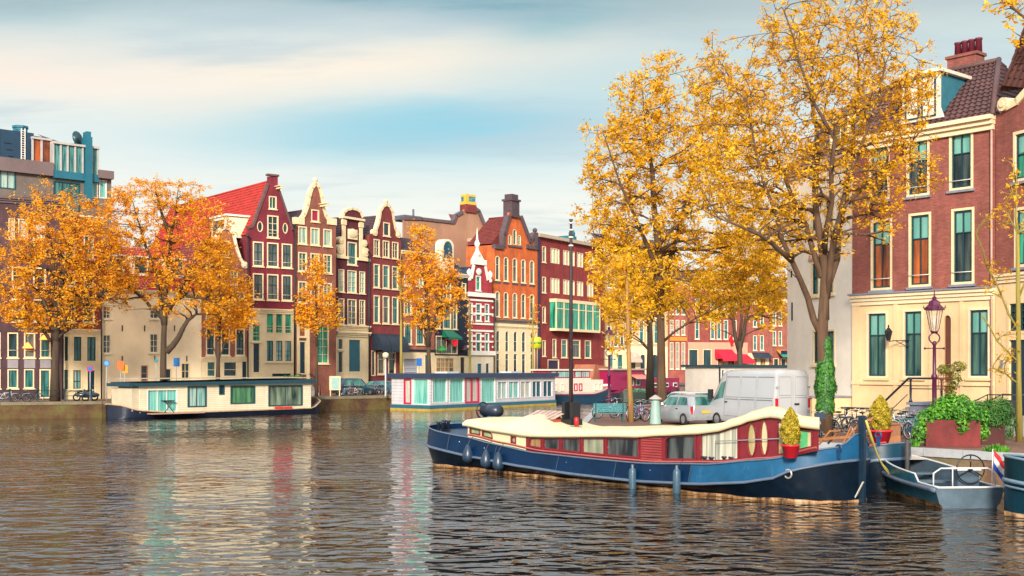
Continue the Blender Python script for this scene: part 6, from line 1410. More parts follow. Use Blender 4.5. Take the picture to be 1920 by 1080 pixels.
for y0,y1 in ((-.84,-.02),(.02,.84)):
    d=MB(); d.box(-2.735,-2.70,y0,y1,.5,2.48); dd=d.build('rear_door',vw,van,bevel=.015)
    for z0,z1 in ((1.55,2.36),(.62,1.45)):
        a=MB()
        q0,q1=y0+.09,y1-.09
        for (u,v) in (((q0,z0),(q1,z0)),((q1,z0),(q1,z1)),((q1,z1),(q0,z1)),((q0,z1),(q0,z0))): a.tube([(-2.74,u[0],u[1]),(-2.74,v[0],v[1])],.014,4)
        a.build('door_pressing',pan,dd)
    hy=y1+.0 if y0<0 else y1
    for z in (.8,1.85): MB().box(-2.77,-2.70,(y0 if y0<0 else y1)-.06,(y0 if y0<0 else y1)+.06,z,z+.1).build('hinge',M((.35,.35,.37)),dd)
MB().box(-2.78,-2.74,-.30,-.06,1.12,1.20).build('door_handle',black,van)
MB().box(-2.80,-2.6,-.92,.92,.32,.48).build('bumper',M((.35,.35,.37),.6),van,bevel=.03)
MB().box(-2.815,-2.80,-.26,.26,.50,.61).build('number_plate',M((.70,.42,.01),.5,.05),van)
wheels(van,(-1.7,1.75),.97,.34)
# left quay cars
def onstreet(px,D): p=xd(px,D); return (p.x,p.y,GZ)
hl_=heading(.7,.7)
mkcar('white car parked behind the cream houseboat, seen above its roof',onstreet(415,107),hl_,(.62,.60,.58),kind='suv',L=4.2)
mkcar('blue black people carrier parked behind the bicycles near the wide teal door',onstreet(664,121.5),hl_,(.015,.06,.09),kind='suv',L=4.6)
mkcar('blue grey car parked left of the pale houseboat, behind bicycles',onstreet(722,126),hl_,(.05,.13,.20),L=4.1)

# ================================================================== bicycles
def bike(name_label,col,saddle=(.01,.01,.012),rimc=(.35,.35,.36),basket=None):
    o=thing('bicycle',name_label,'bicycle')
    ty=MB(); r=.34
    for x in (-.52,.54):
        w=MB(); w.ring((x,0,r),r-.02,.028,'y',20,5); wh=w.build('wheel',M((.02,.02,.022),.7),o)
        s=MB(); s.ring((x,0,r),r-.06,.015,'y',20,4)
        for k in range(10): t=2*PI*k/10; s.tube([(x,0,r),(x+(r-.05)*math.cos(t),0,r+(r-.05)*math.sin(t))],.004,3,cap=False)
        s.ball((x,0,r),.035,6); s.build('spokes',M(rimc,.4,metal=.6),wh)
        m_=MB(); m_.ring((x,0,r),r+.025,.02,'y',12,4,arc=(R(20),R(170)) if x<0 else (R(40),R(170))); m_.build('mudguard',M(rimc,.4),o)
    f=MB()
    for a,b in (((-.52,.07,.34),(-.05,.02,.30)),((-.52,-.07,.34),(-.05,-.02,.30)),((-.05,0,.30),(-.18,0,.82)),((-.16,0,.74),(.36,0,.78)),((-.05,0,.30),(.38,0,.66)),((-.52,.05,.34),(-.17,.0,.76)),((-.52,-.05,.34),(-.17,.0,.76)),((.38,0,.60),(.34,0,.90)),((.38,0,.66),(.54,.05,.34)),((.38,0,.66),(.54,-.05,.34))): f.tube([a,b],.024,5)
    f.tube([(-.52,.08,.60),(-.80,.08,.60),(-.80,-.08,.60),(-.30,-.08,.66)],.012,4); f.build('frame',M(col,.35,.1,3,coat=.3),o)
    h=MB(); h.tube([(.34,0,.90),(.33,0,1.02),(.36,.12,1.06),(.30,.26,1.04),(.12,.30,1.0)],.014,5); h.tube([(.33,0,1.02),(.36,-.12,1.06),(.30,-.26,1.04),(.12,-.30,1.0)],.014,5); h.build('handlebar',M((.35,.35,.36),.3,metal=.7),o)
    s=MB(); s.tube([(-.18,0,.80),(-.20,0,.94)],.014,5); s.ball((-.22,0,.97),(.15,.09,.045),8); s.build('saddle',M(saddle,.6),o)
    c=MB(); c.ring((-.05,.04,.30),.09,.012,'y',12,4); c.tube([(-.05,.05,.30),(-.02,.13,.14)],.012,4); c.tube([(-.05,-.05,.30),(-.08,-.13,.46)],.012,4); c.box(-.07,.03,.10,.20,.125,.15); c.build('crank',M((.2,.2,.2),.4),o)
    if basket: MB().box(.42,.76,-.20,.20,.74,1.0).build('front_crate',M(basket,.7,.2,4),o,bevel=.01)
    return o
protos={}
bcols={'black':(.012,.014,.018),'white':(.55,.55,.55),'blue':(.01,.10,.30),'red':(.30,.02,.03),'teal':(.02,.16,.20)}
def put(label,col,px,D,rz,group=None,basket=None,z=GZ,lean=.06,first={}):
    k=(col,basket)
    if k not in first: first[k]=bike(label,bcols[col],basket=basket); o=first[k]
    else: o=copy_tree(first[k])
    p=xd(px,D); o.location=(p.x,p.y,z); o.rotation_euler=(lean,0,rz); o['label']=label
    if group: o['group']=group
    elif 'group' in o.keys(): del o['group']
    return o
rq=math.atan2(.766,-.643); rf_=math.atan2(-.766,.643)
G1='bicycles parked by the brick house'
put('bicycle with white rimmed wheels and black saddle right of the ivy trunk','black',1583,47.2,rf_+.25,G1)
put('black bicycle among racks, second to the right of the ivy trunk','black',1612,48.5,rf_-.5,G1)
put('white bicycle leaning behind the taller yellow conifer','white',1640,48.3,rf_+.1,G1)
put('white bicycle with raised handlebars just right of the taller conifer','white',1668,47.6,rf_-.4,G1)
put('teal scooter like bicycle with blue cover before the grey stoop','teal',1700,45.5,rf_+.35,G1)
put('blue bicycle half hidden by the rusty planter','blue',1722,44.0,rf_-.35,G1)
put('red bicycle with pale wheels beside the rusty planter','red',1737,45.0,rf_-.1,G1)
put('black bicycle with big navy front crate leaning below the ivy','black',1538,46.0,rf_-.9,G1,basket=(.01,.03,.07))
put('white bicycle before the stoop, third from the planter','white',1684,49.0,rf_+.3,G1)
for px,D,rz,c_,l in ((1568,50,.9,'black','black bicycle standing across the kerb just right of the ivy, behind the white rimmed one'),(1598,50.5,.2,'white','white bicycle behind the black one among the racks'),(1626,46.5,-.2,'red','red bicycle just left of the taller yellow conifer'),(1656,50,.5,'blue','blue bicycle before the low iron railing'),(1708,47.5,.1,'black','black bicycle in front of the grey stoop, behind the teal one')):
    put(l,c_,px,D,rf_+rz,G1)
G2='bicycles at the quay corner by the teal bench'
for i,(px,D,col,rz,l) in enumerate(((1136,64,'black',.4,'black bicycle left of the crimson street lamp'),(1152,66,'white',1.2,'white bicycle just right of the crimson street lamp base'),(1168,68,'black',-.3,'black bicycle behind the teal bench, beside the yellow sapling'),(1196,60,'blue',.7,'blue bicycle right of the yellow sapling trunk'),(1208,61.5,'red',.2,'red bicycle left of the pale green bollard column'),(1200,63,'white',1.5,'white bicycle behind the blue one near the bollard column'))):
    put(l,col,px,D,rz,G2)
rnd=random.Random(5)
G3='bicycles parked along the far quay between the two houseboats'
cl=['black','white','black','red','blue','teal']
for i in range(17):
    px=642+i*5.2; D=118.3+(px-642)*.085; c_=cl[rnd.randrange(6)]
    put('%s bicycle in the crowded row between the two houseboats'%c_,c_,px,D,rnd.uniform(.4,1.3)+(PI if rnd.random()<.4 else 0),G3+', '+c_,lean=rnd.uniform(-.12,.12))
for px,c_,l in ((12,'white','white bicycle leaning on the quay rail at the left edge'),(42,'black','black bicycle by the quay rail, before the left green door'),(62,'black','dark bicycle by the quay rail beside the left trunk'),(228,'black','black bicycle on the quay just left of the cream houseboat')):
    D=95.5+px*.018; put(l,c_,px,D,.6,'bicycles on the left quay')
# sidecar motorcycle
p=xd(160,99.5); mc=thing('motorcycle','black motorcycle with sidecar parked on the left quay','motorcycle',(p.x,p.y,GZ),.55)
for x in (-.7,.75):
    w=MB(); w.ring((x,0,.32),.27,.07,'y',16,6); wh=w.build('wheel',tyre,mc); MB().lathe([(.1,-.04),(.1,.04)],(0,0,0),8).build('hub',rimm,wh,loc=(x,0,.32))
w=MB(); w.ring((-.2,-1.0,.32),.27,.07,'y',16,6); w.build('wheel',tyre,mc)
b_=MB(); b_.ball((.15,0,.78),(.32,.16,.16),8); b_.box(-.3,.35,-.14,.14,.3,.62); b_.ball((-.45,0,.80),(.32,.14,.08),8); b_.ball((-.6,0,.55),(.3,.12,.2),8); b_.tube([(.75,.0,.32),(.5,0,.95)],.04,5); b_.build('body',black,mc)
b_=MB(); b_.tube([(.45,-.35,1.05),(.5,0,1.0),(.45,.35,1.05)],.02,5); b_.ball((.62,0,.88),.12,8); b_.build('handlebar',rimm,mc)
b_=MB(); b_.ball((.1,-.7,.52),(.95,.28,.26),10); b_.box(-.25,-.2,-.9,-.5,.6,1.0); b_.build('sidecar',M((.02,.05,.07),.3,.1,2,coat=.4),mc)

# ================================================================== street furniture
plum=M((.085,.008,.045),.4,.2,3)
def lamp(label,px,D,H=5.3):
    p=xd(px,D); o=thing('street_lamp',label,'street lamp',(p.x,p.y,GZ))
    a=MB(); a.lathe([(.24,0),(.24,.25),(.17,.32),(.17,.9),(.20,.95),(.12,1.05),(.09,1.15),(.085,H*.45),(.12,H*.46),(.12,H*.475),(.07,H*.49),(.06,H*.70),(.10,H*.71),(.05,H*.73)],(0,0,0),12); a.build('post',plum,o)
    z=H*.70
    a=MB(); a.tube([(-.36,0,z-.12),(.36,0,z-.12)],.022,6); a.ball((-.36,0,z-.12),.05); a.ball((.36,0,z-.12),.05); a.build('ladder_bar',plum,o)
    a=MB(); a.ring((0,0,z+.27),.20,.028,'y',16,6); a.lathe([(.10,z+.45),(.15,z+.50),(.15,z+.54)],(0,0,0),8); b_=a.build('lantern_cradle',plum,o)
    z2=z+.54; a=MB()
    for k in range(6): t=2*PI*k/6+PI/6; a.tube([(.15*math.cos(t),.15*math.sin(t),z2),(.30*math.cos(t),.30*math.sin(t),z2+.78)],.014,4)
    a.lathe([(.33,z2+.78),(.40,z2+.80),(.40,z2+.86),(.24,z2+.98),(.20,z2+1.12),(.08,z2+1.2),(.09,z2+1.27),(.03,z2+1.32),(.02,z2+1.55)],(0,0,0),6,smooth=False)
    for k in range(6): t=2*PI*k/6+PI/6; a.lathe([(.03,0),(.01,.12)],(.39*math.cos(t),.39*math.sin(t),z2+.86),5)
    ln=a.build('lantern',plum,o)
    MB().lathe([(.04,z2+.05),(.06,z2+.25),(.09,z2+.40),(.05,z2+.52)],(0,0,0),8).build('bulb',M((.75,.66,.55),.3),ln)
    m,t,bs=newmat('clear glass'); bs.inputs['Transmission Weight'].default_value=.0; bs.inputs['Alpha'].default_value=.28; bs.inputs['Base Color'].default_value=(.75,.65,.5,1); bs.inputs['Roughness'].default_value=.1
    g=MB(); rr=[[(r*math.cos(2*PI*k/6+PI/6),r*math.sin(2*PI*k/6+PI/6),z) for k in range(6)] for r,z in ((.145,z2),(.29,z2+.77))]; g.grid(rr,closed=True,smooth=False); g.build('lantern_glass',m,ln)
    return o
lamp('tall plum coloured street lamp with hexagonal lantern before the brick house arch',1752,44.5,5.15)
lamp('plum coloured street lamp at the quay corner, right of the dark mast',1142,73,4.9)
# steel lamp post on the far quay
def pole(label,px,Dp,H,r,m,cat='lamp post',head=None,name='lamp_post'):
    p=xd(px,Dp); o=thing(name,label,cat,(p.x,p.y,GZ)); MB().lathe([(r*1.5,0),(r,.2),(r*.7,H)],(0,0,0),8).build('post',m,o)
    if head: head(o,H)
    return o
gpost=M((.30,.32,.24),.6,.2)
def h1(o,H): MB().lathe([(.25,H-.1),(.32,H+.1),(.3,H+.35),(.1,H+.45)],(0,0,0),8).build('lamp_head',M((.6,.55,.38)),o)
pole('slim lamp post with square cream head beside the pale houseboat',723,116,3.9,.09,M((.45,.48,.50),.5),head=h1)
# signs on the left
def sign(label,px,D,py,shape,col,cat='sign',H=None,r=.3,border=None):
    p=xd(px,D); z=CZ+(HO-py)*D/FO; o=thing('road_sign',label,'road sign',(p.x,p.y,GZ),R(20)); zz=z-GZ
    MB().lathe([(.04,0),(.04,zz+.2)],(0,0.03,0),6).build('post',M((.35,.35,.37)),o)
    if shape=='disc': MB().prism([(r*math.cos(2*PI*k/20),zz+r*math.sin(2*PI*k/20)) for k in range(20)],-.04,-.01).build('plate',col,o); 
    else: MB().box(-r*.7,r*.7,-.04,-.01,zz-r,zz+r).build('plate',col,o)
    if border: MB().prism([(r*.7*math.cos(2*PI*k/20),zz+r*.7*math.sin(2*PI*k/20)) for k in range(20)],-.05,-.041).build('emblem',border,o)
    return o
blu=M((.01,.14,.42),.4,.05); 
sign('round magenta and blue no parking sign before the left cream house front',169,97.5,691,'disc',M((.45,.01,.12),.4),r=.27,border=blu)
sign('round blue sign with white mark before the cream plastered wall',200,98.5,681,'disc',blu,r=.26,border=M((.10,.35,.60)))
sign('blue rectangular sign on a leaning post before the cream wall',331,104,679,'rect',blu,r=.38)
sign('orange board on a post left of the second trunk',226,100,685,'rect',M((.75,.14,.02),.5),r=.38)
sign('yellow orange board on a post, beside the orange one',234,100.3,692,'rect',M((.80,.30,.02),.5),r=.34)
sign('round blue sign on a green post left of the second trunk',293,102,676,'disc',M((.02,.22,.30)),r=.16)
sign('blue and white parking sign before the salmon house',786,127,679,'rect',M((.02,.15,.50),.4),r=.42)
# yellow advertising disc on orange house corner + clock
p=xd(1005,150); z=CZ+(HO-643)*150/FO; o=thing('advertising_sign','yellow and green round advertising sign on a post before the orange house','sign',(p.x,p.y,GZ)); zz=z-GZ
MB().lathe([(.12,0),(.10,zz)],(0,0,0),6).build('post',M((.15,.03,.04)),o)
MB().lathe([(.5,-.75),(.68,-.65),(.70,.6),(.5,.75)],(0,0,zz),12).build('board',M((.60,.60,.02),.5,.1),o); MB().lathe([(.71,-.12),(.71,.12)],(0,0,zz),12).build('stripe',M((.05,.35,.05)),o)
# quay rail on the left with bollard posts
p0=Vector((-44,92.3)); p1=Vector((-34.6,96.6)); rail_=thing('quay_railing','low dark railing along the left quay edge','railing',(p0.x,p0.y,GZ),math.atan2((p1-p0).y,(p1-p0).x)); Lr=(p1-p0).length
for k in range(6): MB().lathe([(.09,0),(.07,.1),(.06,1.0),(.09,1.02),(.05,1.12)],(Lr*k/5,0.3,0),8).build('rail_post',M((.01,.04,.05)),rail_)
for k,zq in enumerate((.5,.95)): MB().tube([(0,.3,zq),(Lr,.3,zq)],.025,5).build('rail_bar',M((.01,.04,.05)),rail_)
for px in (53,106):
    P_=LQ
    q=at(px,767,95.2 if px<60 else 96.2); 
    MB().box(-.5,.5,-.03,.03,-.3,.3).build('wall_plate',M((.62,.55,.50),.6,.1),bpy.data.objects['quay_wall'],loc=(q.x-LQ[0][0]+1.0*0,q.y-LQ[0][1]-.9,q.z-.1),rz=.42)
# information board between the houseboats, mooring bollards
p=xd(628,117.3); o=thing('notice_board','cream framed notice board on the far quay at the stern of the cream houseboat','notice board',(p.x,p.y,GZ),.6)
MB().box(-.6,.6,-.05,.05,.6,2.0).build('frame',cream,o); MB().box(-.42,.42,-.07,-.051,.75,1.85).build('panel',M((.35,.55,.52),.3),o)
for s in (-.5,.5): MB().box(s-.04,s+.04,-.04,.04,0,.6).build('leg',cream,o)
# teal bench
p=xd(1141,60); o=thing('park_bench','teal slatted park bench on the quay behind the barge roof','bench',(p.x,p.y,GZ),R(3)); tl=M((.03,.22,.25),.5,.2,3); W_b=1.65
a=MB()
for k in range(4): a.box(-W_b/2,W_b/2,-.30+k*.13,-.20+k*.13,.43,.46)
a.build('seat',tl,o); a=MB()
for k in range(5): a.box(-W_b/2,W_b/2,-.34-.0*k,-.31,.52+k*.09,.59+k*.09)
a.build('backrest',tl,o)
for s in (-.7,.7): a=MB(); a.box(s-.03,s+.03,-.33,.2,.38,.43); a.box(s-.03,s+.03,-.36,-.30,0,1.0); a.box(s-.03,s+.03,.14,.2,0,.42); a.build('leg',M((.01,.06,.07)),o)
# pale green column
p=xd(1229,57.5); o=thing('metal_column','pale green conical metal column with flat cap, before the silver hatchback','column',(p.x,p.y,GZ))
MB().lathe([(.30,0),(.28,.05),(.20,1.15),(.19,1.2)],(0,0,0),14).build('shaft',M((.26,.40,.36),.5,.15,3),o); MB().lathe([(.16,1.2),(.34,1.22),(.30,1.27),(.1,1.40),(.03,1.44)],(0,0,0),14).build('cap',M((.40,.38,.36),.5),o)
# ================================================================== planters
rusty=M((.17,.022,.022),.8,.45,1.8,.3,14); rusty2=M((.075,.016,.016),.8,.3,1.8)
gleaf=LEAF((.010,.05,.008),(.04,.20,.015),(.16,.44,.03),sc=1.5,trans=.25); gdark=LEAF((.01,.045,.012),(.035,.14,.02),(.09,.26,.04),sc=1.5,trans=.2)
def planter(label,px0,px1,D,h,rz,m,leaf,blobs,n,size,seed,dep=.8):
    A=xd(px0,D); B=xd(px1,D); w=(B.x-A.x); o=thing('planter',label,'planter',((A.x+B.x)/2,D+.4,GZ),rz)
    a=MB(); a.box(-w/2,w/2,-dep/2,dep/2,0,h); a.build('box',m,o,bevel=.01)
    c=MB()
    for i,(x,y,z,r,rzz) in enumerate(blobs): leafball(c,(x,y,h+z),(r,r*.9,rzz),int(n*r*r*3),size,seed+i)
    c.build('foliage',leaf,o,fix=False); return o
planter('rusty steel planter overflowing with bright green climbing leaves, on the quay',1744,1841,40.6,.93,R(-14),rusty,gleaf,[(-.75,-.1,.05,.42,.38),(-.3,-.1,.30,.50,.45),(.25,-.1,.38,.55,.50),(.75,-.1,.15,.45,.38),(-1.05,-.3,-.35,.30,.45),(1.0,-.2,-.3,.25,.4),(.3,-.42,-.15,.22,.3),(-.1,0,.55,.4,.35)],900,.085,300)
planter('dark rusty planter with feathery dark green shrub, right of the leafy planter',1846,1888,41.8,.80,R(-14),rusty2,gdark,[(-.3,0,.35,.50,.50),(.2,0,.42,.55,.50),(.55,-.1,-.1,.32,.55),(.1,-.2,.1,.5,.4)],2200,.045,340)
# climbing plant on a trellis
p=xd(1781,46.6); o=thing('climbing_plant','tall climbing plant on a brown trellis beside the plum street lamp','plant',(p.x,p.y,GZ))
a=MB()
for k in range(6): a.tube([(-.45+k*.10,0,1.9),(-.45+k*.10,0,2.6)],.012,4); a.tube([(-.45,0,1.9+k*.14),(.08,0,1.9+k*.14)],.012,4)
a.build('trellis',M((.22,.05,.02)),o); a=MB()
for k in range(5): a.tube([(.0+.04*k,0,0),(.05-.05*k,0,1.0),(.12*math.sin(k*2),.05,2.0),(.25*math.sin(k*3)+.1,0,2.7)],.016,4)
a.build('stem',M((.12,.06,.02)),o); c=MB()
for i,(x,z,r,rzz) in enumerate(((.05,.9,.22,.6),(.05,1.7,.25,.5),(.15,2.3,.33,.4),(.35,2.8,.3,.22),(-.25,2.7,.25,.2))): leafball(c,(x,0,z),(r,r,rzz),240,.06,500+i)
c.build('foliage',LEAF((.03,.05,.01),(.10,.16,.02),(.35,.32,.05),sc=2),o,fix=False)
p=xd(1795,48); a=MB(); a.lathe([(.15,0),(.5,.1),(.62,.5),(.5,.95),(.42,1.0)],(0,0,0),14)
# weeds on the kerb
for px,tt_,l,col,n,r in ((1816,1.2,'low tuft of green weeds on the granite kerb','g',420,.34),(1720,-2.2,'small leafy weed against the rusty planter','g',160,.2),(1875,3.4,'yellow orange clump of dry grass beside the planters','y',700,.5),(1899,4.6,'small bright green weed near the yellow grass','g',200,.22)):
    q=quay(tt_)+Vector((.766,.643))*(.35 if col=='g' and px==1816 else 1.1)
    o=MB(); rnd=random.Random(px)
    for k in range(n):
        th=rnd.random()*2*PI; rr=r*rnd.random()**.6; x,y=rr*math.cos(th),rr*math.sin(th)*.7; h_=rnd.uniform(.10,.30)*(1.2-rr/r*.5); b1=Vector((x,y,0)); tpp=Vector((x*1.35+rnd.uniform(-.05,.05),y*1.35,h_)); wv=Vector((rnd.uniform(-1,1),rnd.uniform(-1,1),0)).normalized()*.018
        o.add([b1-wv,b1+wv,(b1+tpp)/2+wv*1.4+Vector((0,0,.04)),tpp],[(0,1,2,3)])
    tag(o.build('weeds',gleaf if col=='g' else LEAF((.30,.14,.02),(.60,.34,.03),(.70,.55,.08)),None,(q.x,q.y,GZ+.02),fix=False),l,'weeds')
# dark wheeled board near the right edge
p=xd(1893,45.5); o=thing('easel_board','black folding board standing before the dark door','board',(p.x,p.y,GZ),-.5)
for s in (-.2,.2): MB().tube([(s*1.4,-.2,0),(s*.5,0,1.35)],.03,4).build('leg',black,o)
MB().tube([(0,.35,0),(0,0,1.35)],.03,4).build('leg',black,o); MB().box(-.35,.35,-.05,0,.85,1.5).build('panel',black,o)

# rainwater pipes between the far houses
for px,D,y1,l in ((118,103.6,400,'dark rainwater pipe between the purple house and its cream fronted neighbour'),(190.5,106.2,548,'dark rainwater pipe at the left corner of the cream plastered house'),(465,115.9,440,'dark rainwater pipe left of the maroon pointed gable'),(552,119.1,420,'dark rainwater pipe right of the maroon pointed gable'),(692,129.1,470,'dark rainwater pipe between the ornate gable and the awning house'),(752,134.1,480,'dark rainwater pipe right of the awning house'),(926.5,148.2,560,'dark rainwater pipe left of the orange house')):
    p=xd(px,D); z=CZ+(HO-y1)*D/FO-GZ; o=MB(); o.lathe([(.075,0),(.075,z)],(0,0,0),6); o.lathe([(.14,z-.25),(.16,z)],(0,0,0),6); tag(o.build('rainwater_pipe',black,None,(p.x,p.y,GZ)),l,'drainpipe')
# fenced off tree guards, small things on the houseboat roofs
o=thing('roof_planter','row of small plants in a wooden trough on the cream houseboat roof','planter',(0,0,0))
q=at(545,712,107.6); o.location=(q.x,q.y+1.0,q.z-.02); o.rotation_euler=(0,0,.8)
MB().box(-1,1,-.15,.15,0,.22).build('trough',M((.30,.17,.08),.8),o); a=MB()
for k in range(5): leafball(a,(-.8+.4*k,0,.3),(.2,.18,.16),60,.06,900+k)
a.build('foliage',gdark,o,fix=False)
# ================================================================== trees
bark=M((.11,.060,.034),.9,.4,2.5,.5,14,streak=3); barkG=M((.065,.042,.026),.9,.4,2.0,.4,10,streak=3); barkY=M((.36,.20,.06),.85,.35,3,.3,12,streak=4); barkYG=M((.30,.24,.05),.85,.35,3,.3,12,streak=4)
gold=LEAF((.14,.11,.008),(.78,.36,.004),(.90,.56,.014),sc=.35,trans=.40); goldR=LEAF((.36,.14,.005),(.88,.32,.003),(.94,.50,.012),sc=.3,trans=.40); goldY=LEAF((.22,.15,.008),(.82,.40,.005),(.90,.56,.018),sc=.4,trans=.40)
def tree(label,D0,trunk,limbs,blobs,npts,leaf,barkm,lsize,lper,r0,seed,group=None,name='elm_tree',zbase=GZ,minleaf=2,twig=.012,spread=.55,attach=None):
    """trunk: photo (px,py) polyline from the fork down to the foot; limbs: polylines; blobs: (px,py,rx,ry,dDepth,rDepth) ellipsoids filled with twigs"""
    rnd=random.Random(seed); nr=np.random.RandomState(seed)
    base=at(trunk[0][0],0,D0); B=Vector((base.x,D0,zbase)); T=thing(name,label,'tree',tuple(B),0,group)
    def L(px,py,dD=0): p=at(px,py,D0+dD); return Vector((p.x-B.x,p.y-B.y,p.z-B.z))
    wood=MB(); sc=D0/FO
    tp=[L(*q) for q in trunk]; tp[0].z=-.1; tp[0].x=0; n=len(tp)
    wood.tube(tp,[r0*(1.25 if i==0 else 1-.35*i/(n-1)) for i in range(n)],10)
    nodes=[]  # (pos, radius, direction)
    for i in range(max(1,n-2),n): nodes.append((tp[i],r0*.5,(tp[i]-tp[i-1]).normalized()))
    for lb in limbs:
        rs=lb[0]; pts=[L(*q) for q in lb[1:]]
        # smooth the limb with a few wobbling in-between points
        fine=[pts[0]]
        for a,b in zip(pts[:-1],pts[1:]):
            m_=(a+b)/2+Vector((rnd.uniform(-1,1),rnd.uniform(-1,1),rnd.uniform(-.5,.5)))*(b-a).length*.05; fine+= [m_,b]
        k=len(fine); rr=[max(rs*(1-i/(k-1))**.8,.02)+.012 for i in range(k)]
        wood.tube(fine,rr,7)
        for i in range(2,k): nodes.append((fine[i],rr[i],(fine[i]-fine[i-1]).normalized()))
    P=[]
    tot=sum(b[2]*b[3] for b in blobs)
    for (px,py,rx,ry,dd,rd) in blobs:
        c=L(px,py,dd); m_=max(3,int(npts*rx*ry/tot))
        v=nr.normal(size=(m_,3)); v/=np.linalg.norm(v,axis=1)[:,None]; q=nr.uniform(.12,1.0,size=(m_,1))**.5
        q*=1+.12*nr.normal(size=(m_,1))
        P.append(np.array(c)+v*q*np.array((rx*sc,rd,ry*sc)))
    P=np.vstack(P)
    N=np.array([tuple(p[0]) for p in nodes]); 
    # prefer nodes that lie below the target
    d=P[:,None,:]-N[None,:,:]; cost=np.linalg.norm(d,axis=2)+np.maximum(0,-d[:,:,2])*1.6
    own=cost.argmin(axis=1)
    tips=[]
    def grow(p,dr,idx,r,depth):
        if len(idx)==0: return
        if len(idx)<=minleaf or depth>9:
            for i in idx:
                e=Vector(P[i]); ln=(e-p).length
                if ln<.05: continue
                m_=p.lerp(e,.5)+dr*ln*.10+Vector((rnd.uniform(-1,1),rnd.uniform(-1,1),rnd.uniform(-.3,.6)))*ln*.07
                wood.tube([p,m_,e],[max(twig*1.2,min(r,.03)),twig,twig*.5],3,cap=False); tips.append((m_,e))
            return
        Q=P[idx]; a=Q[rnd.randrange(len(Q))]; b=Q[np.linalg.norm(Q-a,axis=1).argmax()]; c1,c2=a.copy(),b.copy()
        for _ in range(4):
            s=np.linalg.norm(Q-c1,axis=1)<np.linalg.norm(Q-c2,axis=1)
            if s.all() or (~s).all(): break
            c1=Q[s].mean(0); c2=Q[~s].mean(0)
        for sel in (s,~s):
            sub=idx[sel]
            if len(sub)==0: continue
            c=Vector(P[sub].mean(0)); v=c-p; ln=v.length; f=.34 if len(sub)>3 else .5
            e=p+v*f+dr*ln*.10+Vector((rnd.uniform(-1,1),rnd.uniform(-1,1),rnd.uniform(-.6,.8)))*ln*.05
            rc=max(r*(len(sub)/len(idx))**.42*.93,twig*1.2)
            m_=p.lerp(e,.5)+dr*ln*.05
            wood.tube([p,m_,e],[r,(r+rc)/2,rc],5 if r>.05 else 4 if r>.025 else 3,cap=False)
            grow(e,(e-m_).normalized(),sub,rc,depth+1)
    for k in range(len(nodes)):
        idx=np.where(own==k)[0]
        if len(idx): grow(nodes[k][0],nodes[k][2],idx,min(nodes[k][1]*.8,.035+.02*len(idx)**.5),0)
    wo=wood.build('trunk',barkm,T,fix=False)
    # leaves
    C=[];A=[]
    for (m_,e) in tips:
        ax=(e-m_); ln=ax.length
        for k in range(lper):
            t=rnd.uniform(-.5,1.15); p=m_.lerp(e,t); sp=spread*(.35+.65*rnd.random())
            C.append((p.x+rnd.gauss(0,sp*.45),p.y+rnd.gauss(0,sp*.45),p.z+rnd.gauss(0,sp*.38)))
    C=np.array(C); n=len(C)
    a=nr.normal(size=(n,3)); a[:,2]=np.abs(a[:,2])*.7; a/=np.linalg.norm(a,axis=1)[:,None]
    nn=nr.normal(size=(n,3)); b=np.cross(a,nn); b/=np.linalg.norm(b,axis=1)[:,None]; s=lsize*nr.uniform(.55,1.35,size=(n,1)); nn=np.cross(a,b)
    V=np.stack([C-a*s,C-b*s*.42+nn*s*.15,C+a*s,C+b*s*.42+nn*s*.15],axis=1).reshape(-1,3)
    me=bpy.data.meshes.new('crown'); me.vertices.add(len(V)); me.vertices.foreach_set('co',V.ravel()); me.loops.add(4*n); me.loops.foreach_set('vertex_index',np.arange(4*n)); me.polygons.add(n); me.polygons.foreach_set('loop_start',np.arange(0,4*n,4)); me.polygons.foreach_set('loop_total',np.full(n,4)); me.materials.append(leaf); me.update()
    o=bpy.data.objects.new('crown',me); COL.objects.link(o); o.parent=T
    return T
# big elm on the right quay
bigT=tree('largest golden elm with ivy clad trunk, on the near quay before the white house',47.5,[(1546,800),(1545,700),(1542,620),(1545,560)],
 [(.20,(1545,600),(1547,500),(1530,400),(1532,300,.5),(1520,180,1),(1540,60,1.2)),(.14,(1545,640),(1515,560),(1485,490,-1),(1455,400,-1.6),(1420,300,-2),(1400,190,-2.2)),(.13,(1550,560),(1562,450,-.5),(1590,330,-1),(1630,230,-1.2),(1660,120,-1.5)),(.12,(1540,520),(1510,420,.8),(1470,330,1.2),(1430,250,1.6),(1380,170,2)),(.13,(1550,545),(1575,420,1.4),(1600,300,2),(1610,170,2.2),(1600,50,2)),(.11,(1545,480),(1560,380,-1.2),(1565,260,-2),(1500,120,-2.2),(1470,20,-2)),(.10,(1485,490,-1),(1440,450,-2),(1400,430,-2.6),(1350,410,-3)),(.09,(1590,380),(1640,330,.5),(1690,290,1),(1730,240,1.2))],
 [(1560,90,150,120,0,3.2),(1490,210,190,130,0,3.4),(1400,240,120,120,-.5,2.6),(1640,200,100,120,0,2.6),(1620,60,95,90,0,2.4),(1440,330,130,90,-1,2.6),(1350,330,75,80,-1,2.0),(1600,330,105,80,0,2.4),(1370,180,80,60,0,2),(1480,50,85,70,0,2.2),(1690,210,55,75,0,1.6),(1520,430,110,60,0,2.4),(1450,420,80,55,-1.5,2.0),(1700,310,75,70,.4,1.2),(1650,400,55,60,.3,1.2),(1730,140,35,60,0,1.2),(1345,110,40,55,0,1.2)],
 2000,gold,bark,.078,19,.29,11,spread=.36)
